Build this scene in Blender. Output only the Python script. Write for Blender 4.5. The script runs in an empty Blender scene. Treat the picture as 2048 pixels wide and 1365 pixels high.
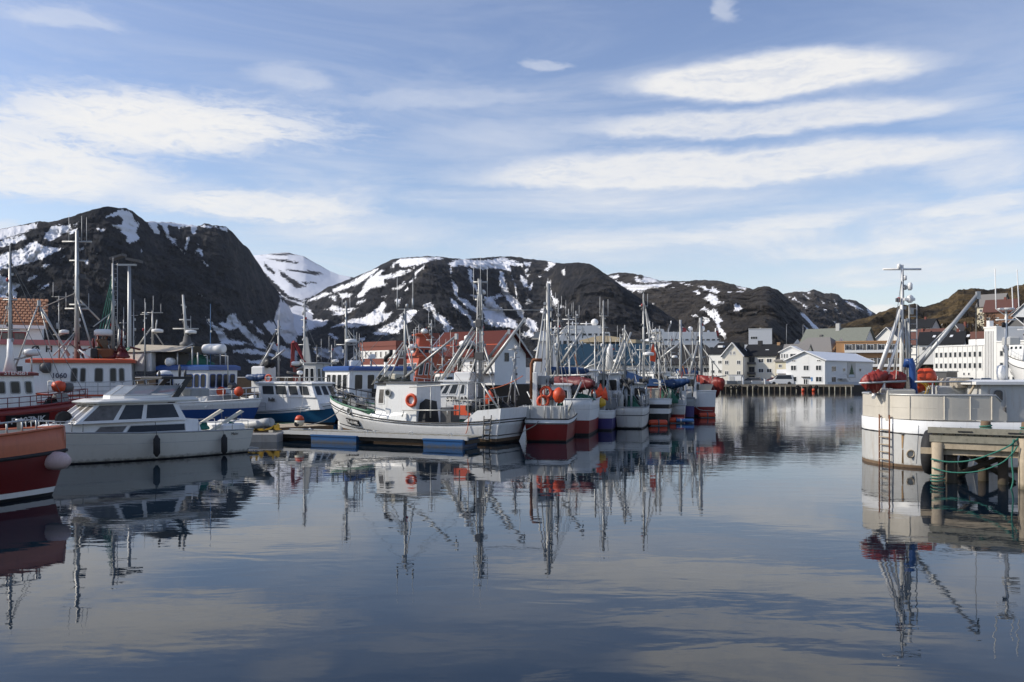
import bpy, bmesh, math, random
import numpy as np
from mathutils import Vector, Matrix
random.seed(7)
R = math.radians
S = bpy.context.scene
COL = S.collection
# ------------------------------------------------------------------ camera
EYE, F, HZ, CX = 3.5, 1700.0, 746.0, 1024.0
cam = bpy.data.cameras.new('camera'); co = bpy.data.objects.new('camera', cam); COL.objects.link(co)
co.location = (0, 0, EYE); co.rotation_euler = (R(90), 0, 0)
cam.sensor_width = 36; cam.lens = 36 * F / 2048; cam.shift_y = (HZ - 682.5) / 2048
cam.clip_start = .1; cam.clip_end = 12000
S.camera = co
# ------------------------------------------------------------------ light
SUN_EL, SUN_AZ = R(33), R(-93)          # azimuth from +Y towards +X: the sun stands to the left
sd = Vector((math.cos(SUN_EL) * math.sin(SUN_AZ), math.cos(SUN_EL) * math.cos(SUN_AZ), math.sin(SUN_EL)))
sl = bpy.data.lights.new('sun', 'SUN'); sl.energy = 3.9; sl.angle = R(.5); sl.color = (1, .93, .82)
so = bpy.data.objects.new('sun', sl); COL.objects.link(so); so.rotation_euler = (-sd).to_track_quat('-Z', 'Y').to_euler()
S.view_settings.view_transform = 'Standard'; S.view_settings.look = 'None'
S.view_settings.exposure = 0.1; S.view_settings.gamma = 1; S.view_settings.use_curve_mapping = False
S.cycles.max_bounces = 6; S.cycles.diffuse_bounces = 2; S.cycles.glossy_bounces = 3; S.cycles.caustics_reflective = False
S.cycles.use_denoising = True
# ------------------------------------------------------------------ sky
W = bpy.data.worlds.new('World'); S.world = W; W.use_nodes = True
wt = W.node_tree; wt.nodes.clear(); wl = wt.links
def WN(t, **k):
    n = wt.nodes.new(t)
    for a, v in k.items(): setattr(n, a, v)
    return n
def wset(sock, v):
    if hasattr(v, 'links') or isinstance(v, bpy.types.NodeSocket): wl.new(v, sock)
    else: sock.default_value = v
def WM(op, a, b=None, c=None, clamp=False):
    n = WN('ShaderNodeMath', operation=op, use_clamp=clamp); wset(n.inputs[0], a)
    if b is not None: wset(n.inputs[1], b)
    if c is not None: wset(n.inputs[2], c)
    return n.outputs[0]
def wramp(v, a, b, lo=0., hi=1.):
    n = WN('ShaderNodeMapRange', interpolation_type='SMOOTHSTEP'); wset(n.inputs[0], v)
    for i, x in enumerate((a, b, lo, hi)): n.inputs[i + 1].default_value = x
    return n.outputs[0]
def wnoise(vec, scale, detail=4, rough=.55, dist=0):
    n = WN('ShaderNodeTexNoise'); wl.new(vec, n.inputs['Vector']); n.inputs['Scale'].default_value = scale
    n.inputs['Detail'].default_value = detail; n.inputs['Roughness'].default_value = rough; n.inputs['Distortion'].default_value = dist
    return n
sky = WN('ShaderNodeTexSky', sky_type='NISHITA', sun_disc=False)
sky.sun_elevation = SUN_EL; sky.sun_rotation = SUN_AZ; sky.air_density = 1.0; sky.dust_density = .6; sky.ozone_density = 1.5
tc = WN('ShaderNodeTexCoord'); sx = WN('ShaderNodeSeparateXYZ'); wl.new(tc.outputs['Generated'], sx.inputs[0])
az0 = WM('ARCTAN2', sx.outputs[0], sx.outputs[1]); el0 = WM('ARCSINE', sx.outputs[2])
def comb(a, b, c=0.):
    n = WN('ShaderNodeCombineXYZ'); wset(n.inputs[0], a); wset(n.inputs[1], b); wset(n.inputs[2], c); return n.outputs[0]
# cloud edges are torn by noise on the direction
nv = wnoise(comb(WM('MULTIPLY', az0, 5.), WM('MULTIPLY', el0, 13.)), 1.0, 5, .6)
ns = WN('ShaderNodeSeparateColor'); wl.new(nv.outputs['Color'], ns.inputs[0])
fine = wnoise(comb(WM('MULTIPLY', az0, 20.), WM('MULTIPLY', el0, 60.)), 1.0, 6, .65, .4).outputs['Fac']
az = WM('ADD', az0, WM('MULTIPLY_ADD', ns.outputs[0], .12, -.06))
el = WM('ADD', el0, WM('ADD', WM('MULTIPLY_ADD', ns.outputs[1], .034, -.017), WM('MULTIPLY_ADD', fine, .012, -.006)))
CL = [(1530, 158, 330, 50, .98, 0, 1), (1510, 246, 410, 34, .8, 0, 1), (1420, 338, 590, 44, .9, 0, 1),
      (330, 248, 430, 72, 1., .03, .45), (40, 325, 330, 95, .95, 0, .5), (520, 415, 260, 38, .9, .02, .6), (250, 380, 300, 50, .5, 0, .2),
      (570, 152, 90, 28, .45, 0, .3), (1088, 133, 45, 14, .5, 0, .4), (1455, 18, 26, 30, .5, 0, .3), (120, 36, 170, 26, .5, 0, .3),
      (1960, 345, 170, 60, .6, 0, .3), (1950, 415, 140, 26, .7, .03, .5), (1590, 440, 130, 20, .55, 0, .4),
      (1480, 472, 160, 34, .4, 0, .3), (1762, 626, 60, 22, .95, 0, .7), (1140, 505, 260, 34, .4, 0, .3), (1820, 550, 330, 34, .5, 0, .3),
      (1300, 400, 330, 55, .4, 0, .2), (20, 455, 60, 18, .6, 0, .5), (870, 205, 240, 22, .35, 0, .2), (720, 470, 240, 40, .5, 0, .3), (1250, 480, 300, 26, .45, .02, .4), (1700, 500, 220, 22, .45, 0, .4), (980, 290, 260, 40, .3, 0, .2),
      (-500, 300, 330, 90, .8, 0, .4), (2600, 260, 300, 60, .7, 0, .5), (2300, 520, 260, 40, .6, 0, .4), (-420, 480, 260, 40, .6, 0, .4)]
wisp = wnoise(comb(WM('MULTIPLY', az, 14.), WM('MULTIPLY', el, 75.), 7.7), 1.0, 8, .68, 1.2).outputs['Fac']
puff = wnoise(comb(WM('MULTIPLY', az0, 55.), WM('MULTIPLY', el0, 120.), 2.2), 1.0, 6, .6, .6).outputs['Fac']
ero = WM('ADD', WM('MULTIPLY_ADD', wisp, 1.1, -.55), WM('MULTIPLY_ADD', puff, .5, -.25))
dens = None
for (px, py, rx, ry, w, tilt, hard) in CL:
    k = (px - CX) / F; a0 = math.atan(k); e0 = math.atan((HZ - py) / F * math.cos(a0)); ra = rx / F * math.cos(a0) ** 2; re = ry / F * math.cos(a0)
    da = WM('MULTIPLY_ADD', az, 1 / ra, -a0 / ra)
    de = WM('MULTIPLY_ADD', el, 1 / re, -e0 / re)
    if tilt: de = WM('ADD', de, WM('MULTIPLY', da, -tilt * ra / re))
    # flat lenticular base: the lower half is squeezed
    dn = WM('MULTIPLY', WM('MINIMUM', de, 0.), 1.35); de2 = WM('ADD', WM('MAXIMUM', de, 0.), dn)
    d = WM('SQRT', WM('ADD', WM('MULTIPLY', da, da), WM('MULTIPLY', de2, de2)))
    v = wramp(WM('MULTIPLY_ADD', ero, .24 if hard > .8 else .95, d), 1.16, .3 + .36 * hard, 0, w)
    dens = v if dens is None else WM('SUBTRACT', WM('ADD', dens, v), WM('MULTIPLY', dens, v))
dens = WM('MULTIPLY', dens, wramp(WM('ADD', wisp, WM('MULTIPLY', puff, .5)), .45, .85, .72, 1.0))
# thin high veil, streaked along the horizon, over the whole dome
veil = wnoise(comb(WM('MULTIPLY', az0, 2.6), WM('MULTIPLY', el0, 15.), 3.3), 1.0, 8, .66, .9).outputs['Fac']
vv = WM('MULTIPLY', wramp(veil, .38, .70), wramp(el0, .42, .08, .12, .85))
hor = wramp(el0, .24, .0, 0., .5)
vv = WM('SUBTRACT', WM('ADD', vv, hor), WM('MULTIPLY', vv, hor))
dens = WM('SUBTRACT', WM('ADD', dens, vv), WM('MULTIPLY', dens, vv))
bs = WN('ShaderNodeBackground'); bs.inputs[1].default_value = .15
hs = WN('ShaderNodeHueSaturation'); hs.inputs['Hue'].default_value = .512; hs.inputs['Saturation'].default_value = 1.0; hs.inputs['Value'].default_value = 1.0
wl.new(sky.outputs[0], hs.inputs['Color']); wl.new(hs.outputs[0], bs.inputs[0])
bc = WN('ShaderNodeBackground'); bc.inputs[1].default_value = .88
cm = WN('ShaderNodeMix', data_type='RGBA'); cm.inputs[6].default_value = (.80, .84, .93, 1); cm.inputs[7].default_value = (1, .985, .96, 1)
wl.new(wramp(WM('ADD', dens, WM('MULTIPLY_ADD', fine, .5, -.25)), .45, 1.0), cm.inputs[0]); wl.new(cm.outputs[2], bc.inputs[0])
ms = WN('ShaderNodeMixShader'); wl.new(WM('MULTIPLY', dens, .93, clamp=True), ms.inputs[0]); wl.new(bs.outputs[0], ms.inputs[1]); wl.new(bc.outputs[0], ms.inputs[2])
wo = WN('ShaderNodeOutputWorld'); wl.new(ms.outputs[0], wo.inputs[0])
W.cycles.sampling_method = 'MANUAL'; W.cycles.sample_map_resolution = 512
# ------------------------------------------------------------------ helpers: places
def pt(px, py, Y):                       # the point at distance Y that stands at a pixel of the photograph
    return Vector(((px - CX) / F * Y, Y, EYE + (HZ - py) / F * Y))
def yw(py): return EYE * F / (py - HZ)   # distance of a waterline
# ------------------------------------------------------------------ materials
M = {}
def mat(name, col, rough=.5, metal=0., var=.12, scale=6., bump=0., dirt=0., dcol=(.16, .11, .07), streak=1., spec=.5, wl_grime=False, stripes=None, coat=0.):
    m = bpy.data.materials.new(name); m.use_nodes = True; nt = m.node_tree; b = nt.nodes['Principled BSDF']; L = nt.links
    b.inputs['Roughness'].default_value = rough; b.inputs['Metallic'].default_value = metal; b.inputs['Specular IOR Level'].default_value = spec
    b.inputs['Coat Weight'].default_value = coat
    t = nt.nodes.new('ShaderNodeTexCoord'); mp = nt.nodes.new('ShaderNodeMapping'); L.new(t.outputs['Object'], mp.inputs[0])
    n = nt.nodes.new('ShaderNodeTexNoise'); n.inputs['Scale'].default_value = scale; n.inputs['Detail'].default_value = 5; n.inputs['Roughness'].default_value = .65
    L.new(mp.outputs[0], n.inputs['Vector'])
    mx = nt.nodes.new('ShaderNodeMix'); mx.data_type = 'RGBA'; L.new(n.outputs['Fac'], mx.inputs[0])
    lo = [max(0, c * (1 - var)) for c in col]; hi = [min(1, c * (1 + var)) for c in col]
    mx.inputs[6].default_value = (*lo, 1); mx.inputs[7].default_value = (*hi, 1)
    out = mx.outputs[2]
    def blend(fac, color, prev):
        q = nt.nodes.new('ShaderNodeMix'); q.data_type = 'RGBA'; L.new(fac, q.inputs[0]); L.new(prev, q.inputs[6]); q.inputs[7].default_value = (*color, 1); return q.outputs[2]
    def rng(v, a, c, lo=0., hi=1.):
        q = nt.nodes.new('ShaderNodeMapRange'); L.new(v, q.inputs[0])
        for i, x in enumerate((a, c, lo, hi)): q.inputs[i + 1].default_value = x
        return q.outputs[0]
    if dirt:
        m2 = nt.nodes.new('ShaderNodeMapping'); m2.inputs['Scale'].default_value = (5, 5, 5 if streak == 0 else .7); L.new(t.outputs['Object'], m2.inputs[0])
        n2 = nt.nodes.new('ShaderNodeTexNoise'); n2.inputs['Scale'].default_value = 1.1; n2.inputs['Detail'].default_value = 6; n2.inputs['Roughness'].default_value = .7
        L.new(m2.outputs[0], n2.inputs['Vector']); out = blend(rng(n2.outputs['Fac'], .52, .78, 0, dirt), dcol, out)
    if wl_grime:
        sp = nt.nodes.new('ShaderNodeSeparateXYZ'); L.new(t.outputs['Object'], sp.inputs[0])
        a = nt.nodes.new('ShaderNodeMath'); a.operation = 'MULTIPLY_ADD'; L.new(n.outputs['Fac'], a.inputs[0]); a.inputs[1].default_value = -.35; L.new(sp.outputs[2], a.inputs[2])
        out = blend(rng(a.outputs[0], .0, -.16, 0, .75), (.07, .06, .035), out)
    L.new(out, b.inputs['Base Color'])
    if bump or stripes:
        bp = nt.nodes.new('ShaderNodeBump'); bp.inputs['Strength'].default_value = bump or .6; bp.inputs['Distance'].default_value = .02
        if stripes:
            ax, per = stripes
            w = nt.nodes.new('ShaderNodeTexWave'); w.bands_direction = ax; w.inputs['Scale'].default_value = .314 / per; w.wave_profile = 'SAW'; L.new(t.outputs['Object'], w.inputs['Vector'])
            L.new(w.outputs['Fac'], bp.inputs['Height'])
        else: L.new(n.outputs['Fac'], bp.inputs['Height'])
        L.new(bp.outputs[0], b.inputs['Normal'])
    M[name] = m; return m
mat('white', (.77, .77, .75), .38, dirt=.4, dcol=(.42, .36, .28), var=.06, wl_grime=True)
mat('clean_white', (.78, .77, .74), .3, var=.04, dirt=.2, dcol=(.5, .45, .38))
mat('gelcoat', (.70, .68, .61), .22, var=.04, dirt=.22, dcol=(.45, .4, .3), wl_grime=True)
mat('old_white', (.62, .6, .55), .55, var=.1, dirt=.7, dcol=(.3, .24, .17), wl_grime=True)
mat('cream_paint', (.60, .56, .45), .5, dirt=.3, dcol=(.35, .3, .22))
mat('red', (.21, .016, .014), .42, dirt=.35, dcol=(.12, .03, .025), wl_grime=True)
mat('dark_red', (.13, .012, .011), .45, dirt=.4, dcol=(.06, .02, .02), wl_grime=True)
mat('orange_red', (.52, .085, .03), .45, dirt=.4, dcol=(.25, .07, .04))
mat('faded_orange', (.50, .15, .075), .55, dirt=.5, dcol=(.30, .1, .06), var=.15)
mat('rescue_orange', (.42, .07, .016), .4, dirt=.2, dcol=(.3, .08, .03))
mat('float_orange', (.58, .07, .02), .5, var=.2, dirt=.5, dcol=(.25, .06, .03), streak=0)
mat('blue', (.022, .075, .26), .4, dirt=.25, dcol=(.02, .04, .1), wl_grime=True)
mat('float_blue', (.006, .075, .22), .45, dirt=.12, dcol=(.02, .06, .13), wl_grime=True)
mat('teal_blue', (.012, .10, .20), .4, dirt=.2, dcol=(.01, .04, .08), wl_grime=True)
mat('navy', (.02, .022, .05), .4, wl_grime=True)
mat('purple_blue', (.045, .035, .15), .4, dirt=.3, dcol=(.03, .02, .07), wl_grime=True)
mat('green_paint', (.05, .16, .09), .5, dirt=.3)
mat('black', (.012, .012, .013), .5, var=.3)
mat('rubber', (.016, .016, .017), .75, var=.35, bump=.3)
mat('grey', (.30, .31, .31), .5, dirt=.4, dcol=(.18, .15, .12))
mat('light_grey', (.46, .46, .44), .5, dirt=.45, dcol=(.27, .22, .16), wl_grime=True)
mat('boat_grey', (.50, .50, .48), .45, dirt=.6, dcol=(.33, .24, .15), wl_grime=True)
mat('raw_aluminium', (.60, .555, .47), .5, metal=.12, var=.12, scale=2.5, dirt=.35, dcol=(.4, .35, .27))
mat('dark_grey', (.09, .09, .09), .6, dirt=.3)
mat('deck_grey', (.22, .22, .20), .7, dirt=.5)
mat('alu', (.44, .44, .42), .42, metal=.3, var=.15, dirt=.3, dcol=(.3, .27, .22))
mat('galvanised', (.42, .43, .43), .5, metal=.5, var=.25, scale=14)
mat('rust', (.20, .075, .03), .8, var=.4, scale=12)
mat('wire', (.20, .20, .19), .5, metal=.4)
mat('antenna_white', (.72, .72, .7), .4)
mat('glass', (.016, .019, .022), .16, var=.5, scale=2.5, spec=.35)
mat('window_glass', (.035, .04, .045), .2, var=.7, scale=1.2, spec=.3)
mat('curtain_glass', (.13, .12, .11), .2, var=.8, scale=4., spec=.3)
mat('tan_wood', (.34, .20, .10), .7, var=.3, scale=4)
mat('grey_wood', (.25, .235, .185), .85, var=.4, scale=5, dirt=.8, dcol=(.09, .085, .06), streak=0, bump=.5)
mat('pale_wood', (.40, .33, .235), .85, wl_grime=True, var=.4, scale=4, dirt=.8, dcol=(.15, .12, .08), bump=.5)
mat('dark_wood', (.07, .055, .04), .9, wl_grime=True, var=.4, bump=.5)
mat('brown_wood', (.15, .10, .06), .85, var=.4, dirt=.5, bump=.4)
mat('green_rope', (.035, .17, .125), .9, var=.4, scale=30)
mat('green_net', (.03, .12, .08), .95, var=.6, scale=25, bump=.8)
mat('dark_net', (.03, .035, .03), .95, var=.6, scale=25, bump=.8)
mat('orange_rope', (.55, .16, .08), .9)
mat('grey_rope', (.35, .33, .29), .9, var=.3, scale=30)
mat('tarp_red', (.24, .028, .02), .5, var=.2)
mat('tarp_burgundy', (.12, .018, .02), .5, var=.2)
mat('tarp_blue', (.015, .05, .14), .5, var=.2)
mat('hose_blue', (.015, .06, .22), .4)
mat('tarp_beige', (.40, .35, .27), .65, var=.15, dirt=.5)
mat('tarp_black', (.02, .02, .021), .7, var=.3)
mat('pink_float', (.56, .42, .40), .5, var=.2, dirt=.6, dcol=(.3, .2, .17), streak=0)
mat('yellow', (.62, .38, .03), .5, dirt=.3)
mat('green_float', (.3, .5, .15), .5)
mat('concrete', (.30, .29, .27), .9, var=.2, dirt=.5, scale=2, bump=.3)
mat('asphalt', (.06, .06, .06), .9, var=.3)
mat('red_lamp', (.35, .02, .02), .3)
# buildings
mat('board_white', (.76, .76, .74), .6, var=.04, dirt=.15, dcol=(.5, .48, .44), stripes=('X', .22))
mat('board_white_flat', (.76, .75, .72), .6, var=.04, dirt=.15, dcol=(.5, .48, .44), stripes=('Z', .2))
mat('board_grey', (.56, .58, .60), .6, var=.05, dirt=.2, stripes=('X', .25))
mat('render_cream', (.70, .66, .56), .8, var=.06, dirt=.2, dcol=(.5, .45, .38))
mat('render_yellow', (.66, .60, .44), .8, var=.06, dirt=.2)
mat('render_pale', (.72, .71, .67), .8, var=.05, dirt=.25, dcol=(.5, .47, .42))
mat('ochre_panel', (.42, .23, .105), .7, var=.1, dirt=.2)
mat('brick_red', (.18, .058, .042), .85, var=.2, scale=8, stripes=('Z', .12))
mat('roof_black', (.022, .023, .025), .9, spec=.15, var=.3, stripes=('X', .35))
mat('roof_dark', (.035, .034, .034), .9, spec=.15, var=.3, stripes=('X', .5))
mat('roof_red', (.105, .032, .027), .9, spec=.15, var=.2, dirt=.3, stripes=('X', .4))
mat('roof_brown', (.12, .06, .05), .9, spec=.15, var=.2, stripes=('X', .3))
mat('roof_slate', (.19, .20, .17), .9, spec=.15, var=.35, scale=3, dirt=.5, dcol=(.11, .115, .09))
mat('roof_grey', (.20, .19, .18), .9, spec=.15, var=.2, stripes=('X', .3))
mat('roof_white', (.72, .73, .74), .45, var=.05, stripes=('X', .5))
mat('roof_tile', (.42, .22, .13), .9, spec=.15, var=.25, scale=5)
mat('roof_blue', (.016, .042, .07), .9, spec=.15, var=.2, stripes=('X', .6))
mat('roof_sand', (.44, .36, .24), .9, spec=.15, var=.15)
mat('pink_trim', (.48, .16, .15), .6)
mat('deep_red_trim', (.2, .02, .025), .5)
mat('wood_door', (.2, .1, .05), .6)
mat('fir_green', (.035, .085, .035), .7)
mat('snow_mark', (.6, .65, .7), .7)
mat('sign_blue', (.1, .25, .5), .5)
def pick(m): return M[m] if isinstance(m, str) else m
# ------------------------------------------------------------------ mesh builder
class MB:
    def __init__(s): s.v = []; s.f = []; s.m = []; s.sm = []
    def face(s, pts, mi=0, sm=False):
        n = len(s.v); s.v += [tuple(p) for p in pts]; s.f.append(tuple(range(n, n + len(pts)))); s.m.append(mi); s.sm.append(sm); return s
    def add(s, vs, fs, mi=0, sm=False):
        n = len(s.v); s.v += [tuple(p) for p in vs]
        for f in fs: s.f.append(tuple(n + i for i in f)); s.m.append(mi); s.sm.append(sm)
        return s
    def box(s, x0, x1, y0, y1, z0, z1, mi=0):
        v = [(x0, y0, z0), (x1, y0, z0), (x1, y1, z0), (x0, y1, z0), (x0, y0, z1), (x1, y0, z1), (x1, y1, z1), (x0, y1, z1)]
        return s.add(v, [(0, 3, 2, 1), (4, 5, 6, 7), (0, 1, 5, 4), (1, 2, 6, 5), (2, 3, 7, 6), (3, 0, 4, 7)], mi)
    def bbox(s, x0, x1, y0, y1, z0, z1, b=.03, mi=0):          # box with chamfered vertical and top edges
        def ring(i, z): return [(x0 + i + b, y0 + i, z), (x1 - i - b, y0 + i, z), (x1 - i, y0 + i + b, z), (x1 - i, y1 - i - b, z), (x1 - i - b, y1 - i, z), (x0 + i + b, y1 - i, z), (x0 + i, y1 - i - b, z), (x0 + i, y0 + i + b, z)]
        return s.rings([ring(0, z0), ring(0, z1 - b), ring(b, z1)], mi, cap=True)
    def hexa(s, p, mi=0):                                      # eight corners, bottom ring then top ring
        return s.add(p, [(0, 3, 2, 1), (4, 5, 6, 7), (0, 1, 5, 4), (1, 2, 6, 5), (2, 3, 7, 6), (3, 0, 4, 7)], mi)
    def rings(s, rs, mi=0, cap=True, sm=False, closed=True):
        n = len(s.v); k = len(rs[0])
        for r in rs: s.v += [tuple(p) for p in r]
        for i in range(len(rs) - 1):
            for j in range(k if closed else k - 1):
                a = n + i * k + j; b = n + i * k + (j + 1) % k
                s.f.append((a, b, b + k, a + k)); s.m.append(mi); s.sm.append(sm)
        if cap:
            s.f.append(tuple(n + j for j in reversed(range(k)))); s.m.append(mi); s.sm.append(False)
            e = n + (len(rs) - 1) * k; s.f.append(tuple(e + j for j in range(k))); s.m.append(mi); s.sm.append(False)
        return s
    def pipe(s, pts, r, n=6, mi=0, cap=True, r2=None):
        pts = [Vector(p) for p in pts]; rs = []; up = None
        for i, p in enumerate(pts):
            d = (pts[min(i + 1, len(pts) - 1)] - pts[max(i - 1, 0)]).normalized()
            if up is None: up = Vector((0, 0, 1)) if abs(d.z) < .9 else Vector((1, 0, 0))
            a = d.cross(up)
            if a.length < 1e-4: a = d.cross(Vector((0, 1, 0)))
            a.normalize(); c = a.cross(d).normalized(); up = c
            rr = r if r2 is None else r + (r2 - r) * i / (len(pts) - 1)
            rs.append([p + a * math.cos(2 * math.pi * j / n) * rr + c * math.sin(2 * math.pi * j / n) * rr for j in range(n)])
        return s.rings(rs, mi, cap, sm=n > 4)
    def lathe(s, prof, c=(0, 0, 0), n=12, axis='Z', mi=0):      # prof: (radius, height)
        rs = []
        for r, h in prof:
            ring = []
            for j in range(n):
                a = 2 * math.pi * j / n; x, y = math.cos(a) * r, math.sin(a) * r
                p = (x, y, h) if axis == 'Z' else (h, x, y) if axis == 'X' else (y, h, x)
                ring.append((c[0] + p[0], c[1] + p[1], c[2] + p[2]))
            rs.append(ring)
        return s.rings(rs, mi, True, True)
    def ball(s, c, r, n=12, k=7, sc=(1, 1, 1), mi=0, axis='Z'):
        pr = [(max(.02, math.sin(math.pi * i / k)) * r, -math.cos(math.pi * i / k) * r) for i in range(k + 1)]
        m0 = len(s.v); s.lathe(pr, (0, 0, 0), n, axis, mi)
        for i in range(m0, len(s.v)): v = s.v[i]; s.v[i] = (c[0] + v[0] * sc[0], c[1] + v[1] * sc[1], c[2] + v[2] * sc[2])
        return s
    def torus(s, c, Rr, r, axis='Y', n=18, k=8, mi=0):
        rs = []
        for i in range(n + 1):
            a = 2 * math.pi * i / n; ring = []
            for j in range(k):
                b = 2 * math.pi * j / k; q = Rr + math.cos(b) * r; u, w, h = math.cos(a) * q, math.sin(a) * q, math.sin(b) * r
                p = (u, h, w) if axis == 'Y' else (h, u, w) if axis == 'X' else (u, w, h)
                ring.append((c[0] + p[0], c[1] + p[1], c[2] + p[2]))
            rs.append(ring)
        return s.rings(rs, mi, False, True)
    def build(s, name, mats, parent=None, loc=None, rz=0, fix=True):
        me = bpy.data.meshes.new(name); me.from_pydata(s.v, [], s.f)
        ml = mats if isinstance(mats, (list, tuple)) else [mats]
        for m in ml: me.materials.append(pick(m))
        me.polygons.foreach_set('material_index', s.m); me.polygons.foreach_set('use_smooth', s.sm)
        if fix:
            bm = bmesh.new(); bm.from_mesh(me); bmesh.ops.remove_doubles(bm, verts=bm.verts, dist=1e-4)
            bmesh.ops.recalc_face_normals(bm, faces=bm.faces); bm.to_mesh(me); bm.free()
        me.update(); return link(name, me, parent, loc, rz)
def link(name, me, parent=None, loc=None, rz=0):
    o = bpy.data.objects.new(name, me); COL.objects.link(o)
    if parent: o.parent = parent
    if loc is not None: o.location = loc
    o.rotation_euler.z = rz; return o
def thing(name, label, cat, loc=(0, 0, 0), rz=0, group=None):
    o = bpy.data.objects.new(name, None); COL.objects.link(o); o.location = loc; o.rotation_euler = (0, 0, rz)
    return tag(o, label, cat, group)
def tag(o, label, cat, group=None):
    o['label'] = label; o['category'] = cat
    if group: o['group'] = group
    return o
def struct(o): o['kind'] = 'structure'; return o
def rod(name, parent, a, b, r, m, n=6, r2=None): return MB().pipe([a, b], r, n, r2=r2).build(name, m, parent, fix=False)
def sag(a, b, d, n=7):
    a, b = Vector(a), Vector(b); return [a.lerp(b, i / n) - Vector((0, 0, d * 4 * (i / n) * (1 - i / n))) for i in range(n + 1)]
def text(parent, s, size, o, right, up, m, name='lettering', depth=.004, al='CENTER', bold=0.):
    c = bpy.data.curves.new(name, 'FONT'); c.body = s; c.size = size; c.extrude = depth; c.align_x = al; c.align_y = 'CENTER'; c.resolution_u = 2; c.offset = bold
    c.materials.append(pick(m)); t = bpy.data.objects.new(name, c); COL.objects.link(t)
    r = Vector(right).normalized(); u = Vector(up); u = (u - r * u.dot(r)).normalized(); n = r.cross(u)
    t.matrix_local = Matrix(((r.x, u.x, n.x, o[0]), (r.y, u.y, n.y, o[1]), (r.z, u.z, n.z, o[2]), (0, 0, 0, 1)))
    if parent: t.parent = parent
    TEXTS.append(t); return t
TEXTS = []
# a window as ONE mesh: raised frame round a recessed pane, corners cut by c
def window(parent, q, m=('white', 'glass'), fw=.05, d=.02, c=.0, name='window', mull=0):
    p0, p1, p2, p3 = [Vector(p) for p in q]                      # bottom left, bottom right, top right, top left, seen from outside
    ex = (p1 - p0); ey = (p3 - p0); n = ex.cross(ey).normalized(); w, h = ex.length, ey.length
    def ring(ins, dep):
        cc = max(c - ins * .4, 0.0)
        def P(a, b):
            s_, t_ = a / w, b / h
            return p0.lerp(p1, s_).lerp(p3.lerp(p2, s_), t_) + n * dep
        x0, x1, y0, y1 = ins, w - ins, ins, h - ins
        if c <= 0: return [P(x0, y0), P(x1, y0), P(x1, y1), P(x0, y1)]
        k = cc * .3
        return [P(x0 + cc, y0), P(x1 - cc, y0), P(x1 - k, y0 + k), P(x1, y0 + cc), P(x1, y1 - cc), P(x1 - k, y1 - k), P(x1 - cc, y1), P(x0 + cc, y1), P(x0 + k, y1 - k), P(x0, y1 - cc), P(x0, y0 + cc), P(x0 + k, y0 + k)]
    b = MB(); b.rings([ring(0, 0), ring(0, d), ring(fw, d), ring(fw, .01)], 0, cap=False); b.face(ring(fw, .01), 1)
    for i in range(mull):
        x = w * (i + 1) / (mull + 1); a = fw * .35
        def P(u, v, dep): return p0.lerp(p1, u / w).lerp(p3.lerp(p2, u / w), v / h) + n * dep
        b.face([P(x - a, fw, d * .8), P(x + a, fw, d * .8), P(x + a, h - fw, d * .8), P(x - a, h - fw, d * .8)], 0)
    return b.build(name, list(m), parent)
# ------------------------------------------------------------------ terrain
rng = np.random.default_rng(5)
TAB = rng.random((256, 256))
def vnoise(x, y):
    xi = np.floor(x).astype(int); yi = np.floor(y).astype(int); fx = x - xi; fy = y - yi
    fx = fx * fx * fx * (fx * (fx * 6 - 15) + 10); fy = fy * fy * fy * (fy * (fy * 6 - 15) + 10)
    a = TAB[xi & 255, yi & 255]; b = TAB[(xi + 1) & 255, yi & 255]; c = TAB[xi & 255, (yi + 1) & 255]; d = TAB[(xi + 1) & 255, (yi + 1) & 255]
    return (a + (b - a) * fx) * (1 - fy) + (c + (d - c) * fx) * fy
def fbm(x, y, o=5, g=.5, ridged=False):
    s = 0; a = 1; t = 0
    for i in range(o):
        n = vnoise(x + 17.3 * i, y + 9.1 * i)
        if ridged: n = 1 - np.abs(2 * n - 1)
        s = s + a * n; t += a; a *= g; x = x * 2.03; y = y * 2.03
    return s / t
def polys_sd(px, py, polys):              # signed distance in pixels of the photograph, inside positive
    out = np.full(px.shape, -9.0)
    for P in polys:
        P = np.array(P, float)
        k = np.where((px > P[:, 0].min() - 9) & (px < P[:, 0].max() + 9) & (py > P[:, 1].min() - 9) & (py < P[:, 1].max() + 9))[0]
        if not len(k): continue
        x, y = px[k], py[k]; d = np.full(len(k), 1e9); ins = np.zeros(len(k), bool)
        for i in range(len(P)):
            a, b = P[i], P[(i + 1) % len(P)]; e = b - a; t = np.clip(((x - a[0]) * e[0] + (y - a[1]) * e[1]) / (e @ e + 1e-9), 0, 1)
            d = np.minimum(d, np.hypot(x - a[0] - t * e[0], y - a[1] - t * e[1]))
            c = ((a[1] > y) != (b[1] > y)); ins ^= c & (x < (b[0] - a[0]) * (y - a[1]) / (b[1] - a[1] + 1e-12) + a[0])
        out[k] = np.maximum(out[k], np.where(ins, d, -d))
    return np.clip(out, -9, 9)
def crop(o, s, *ps): return [[(o[0] + x / s, o[1] + y / s) for x, y in p] for p in ps]
def smooth(u, p):
    g = np.arange(p[0, 0] - 200, p[-1, 0] + 200, 2.); v = np.interp(g, p[:, 0], p[:, 1]); k = np.hanning(41); k /= k.sum()
    v = np.convolve(np.pad(v, 20, 'edge'), k, 'valid'); return np.interp(u, g, v)
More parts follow.
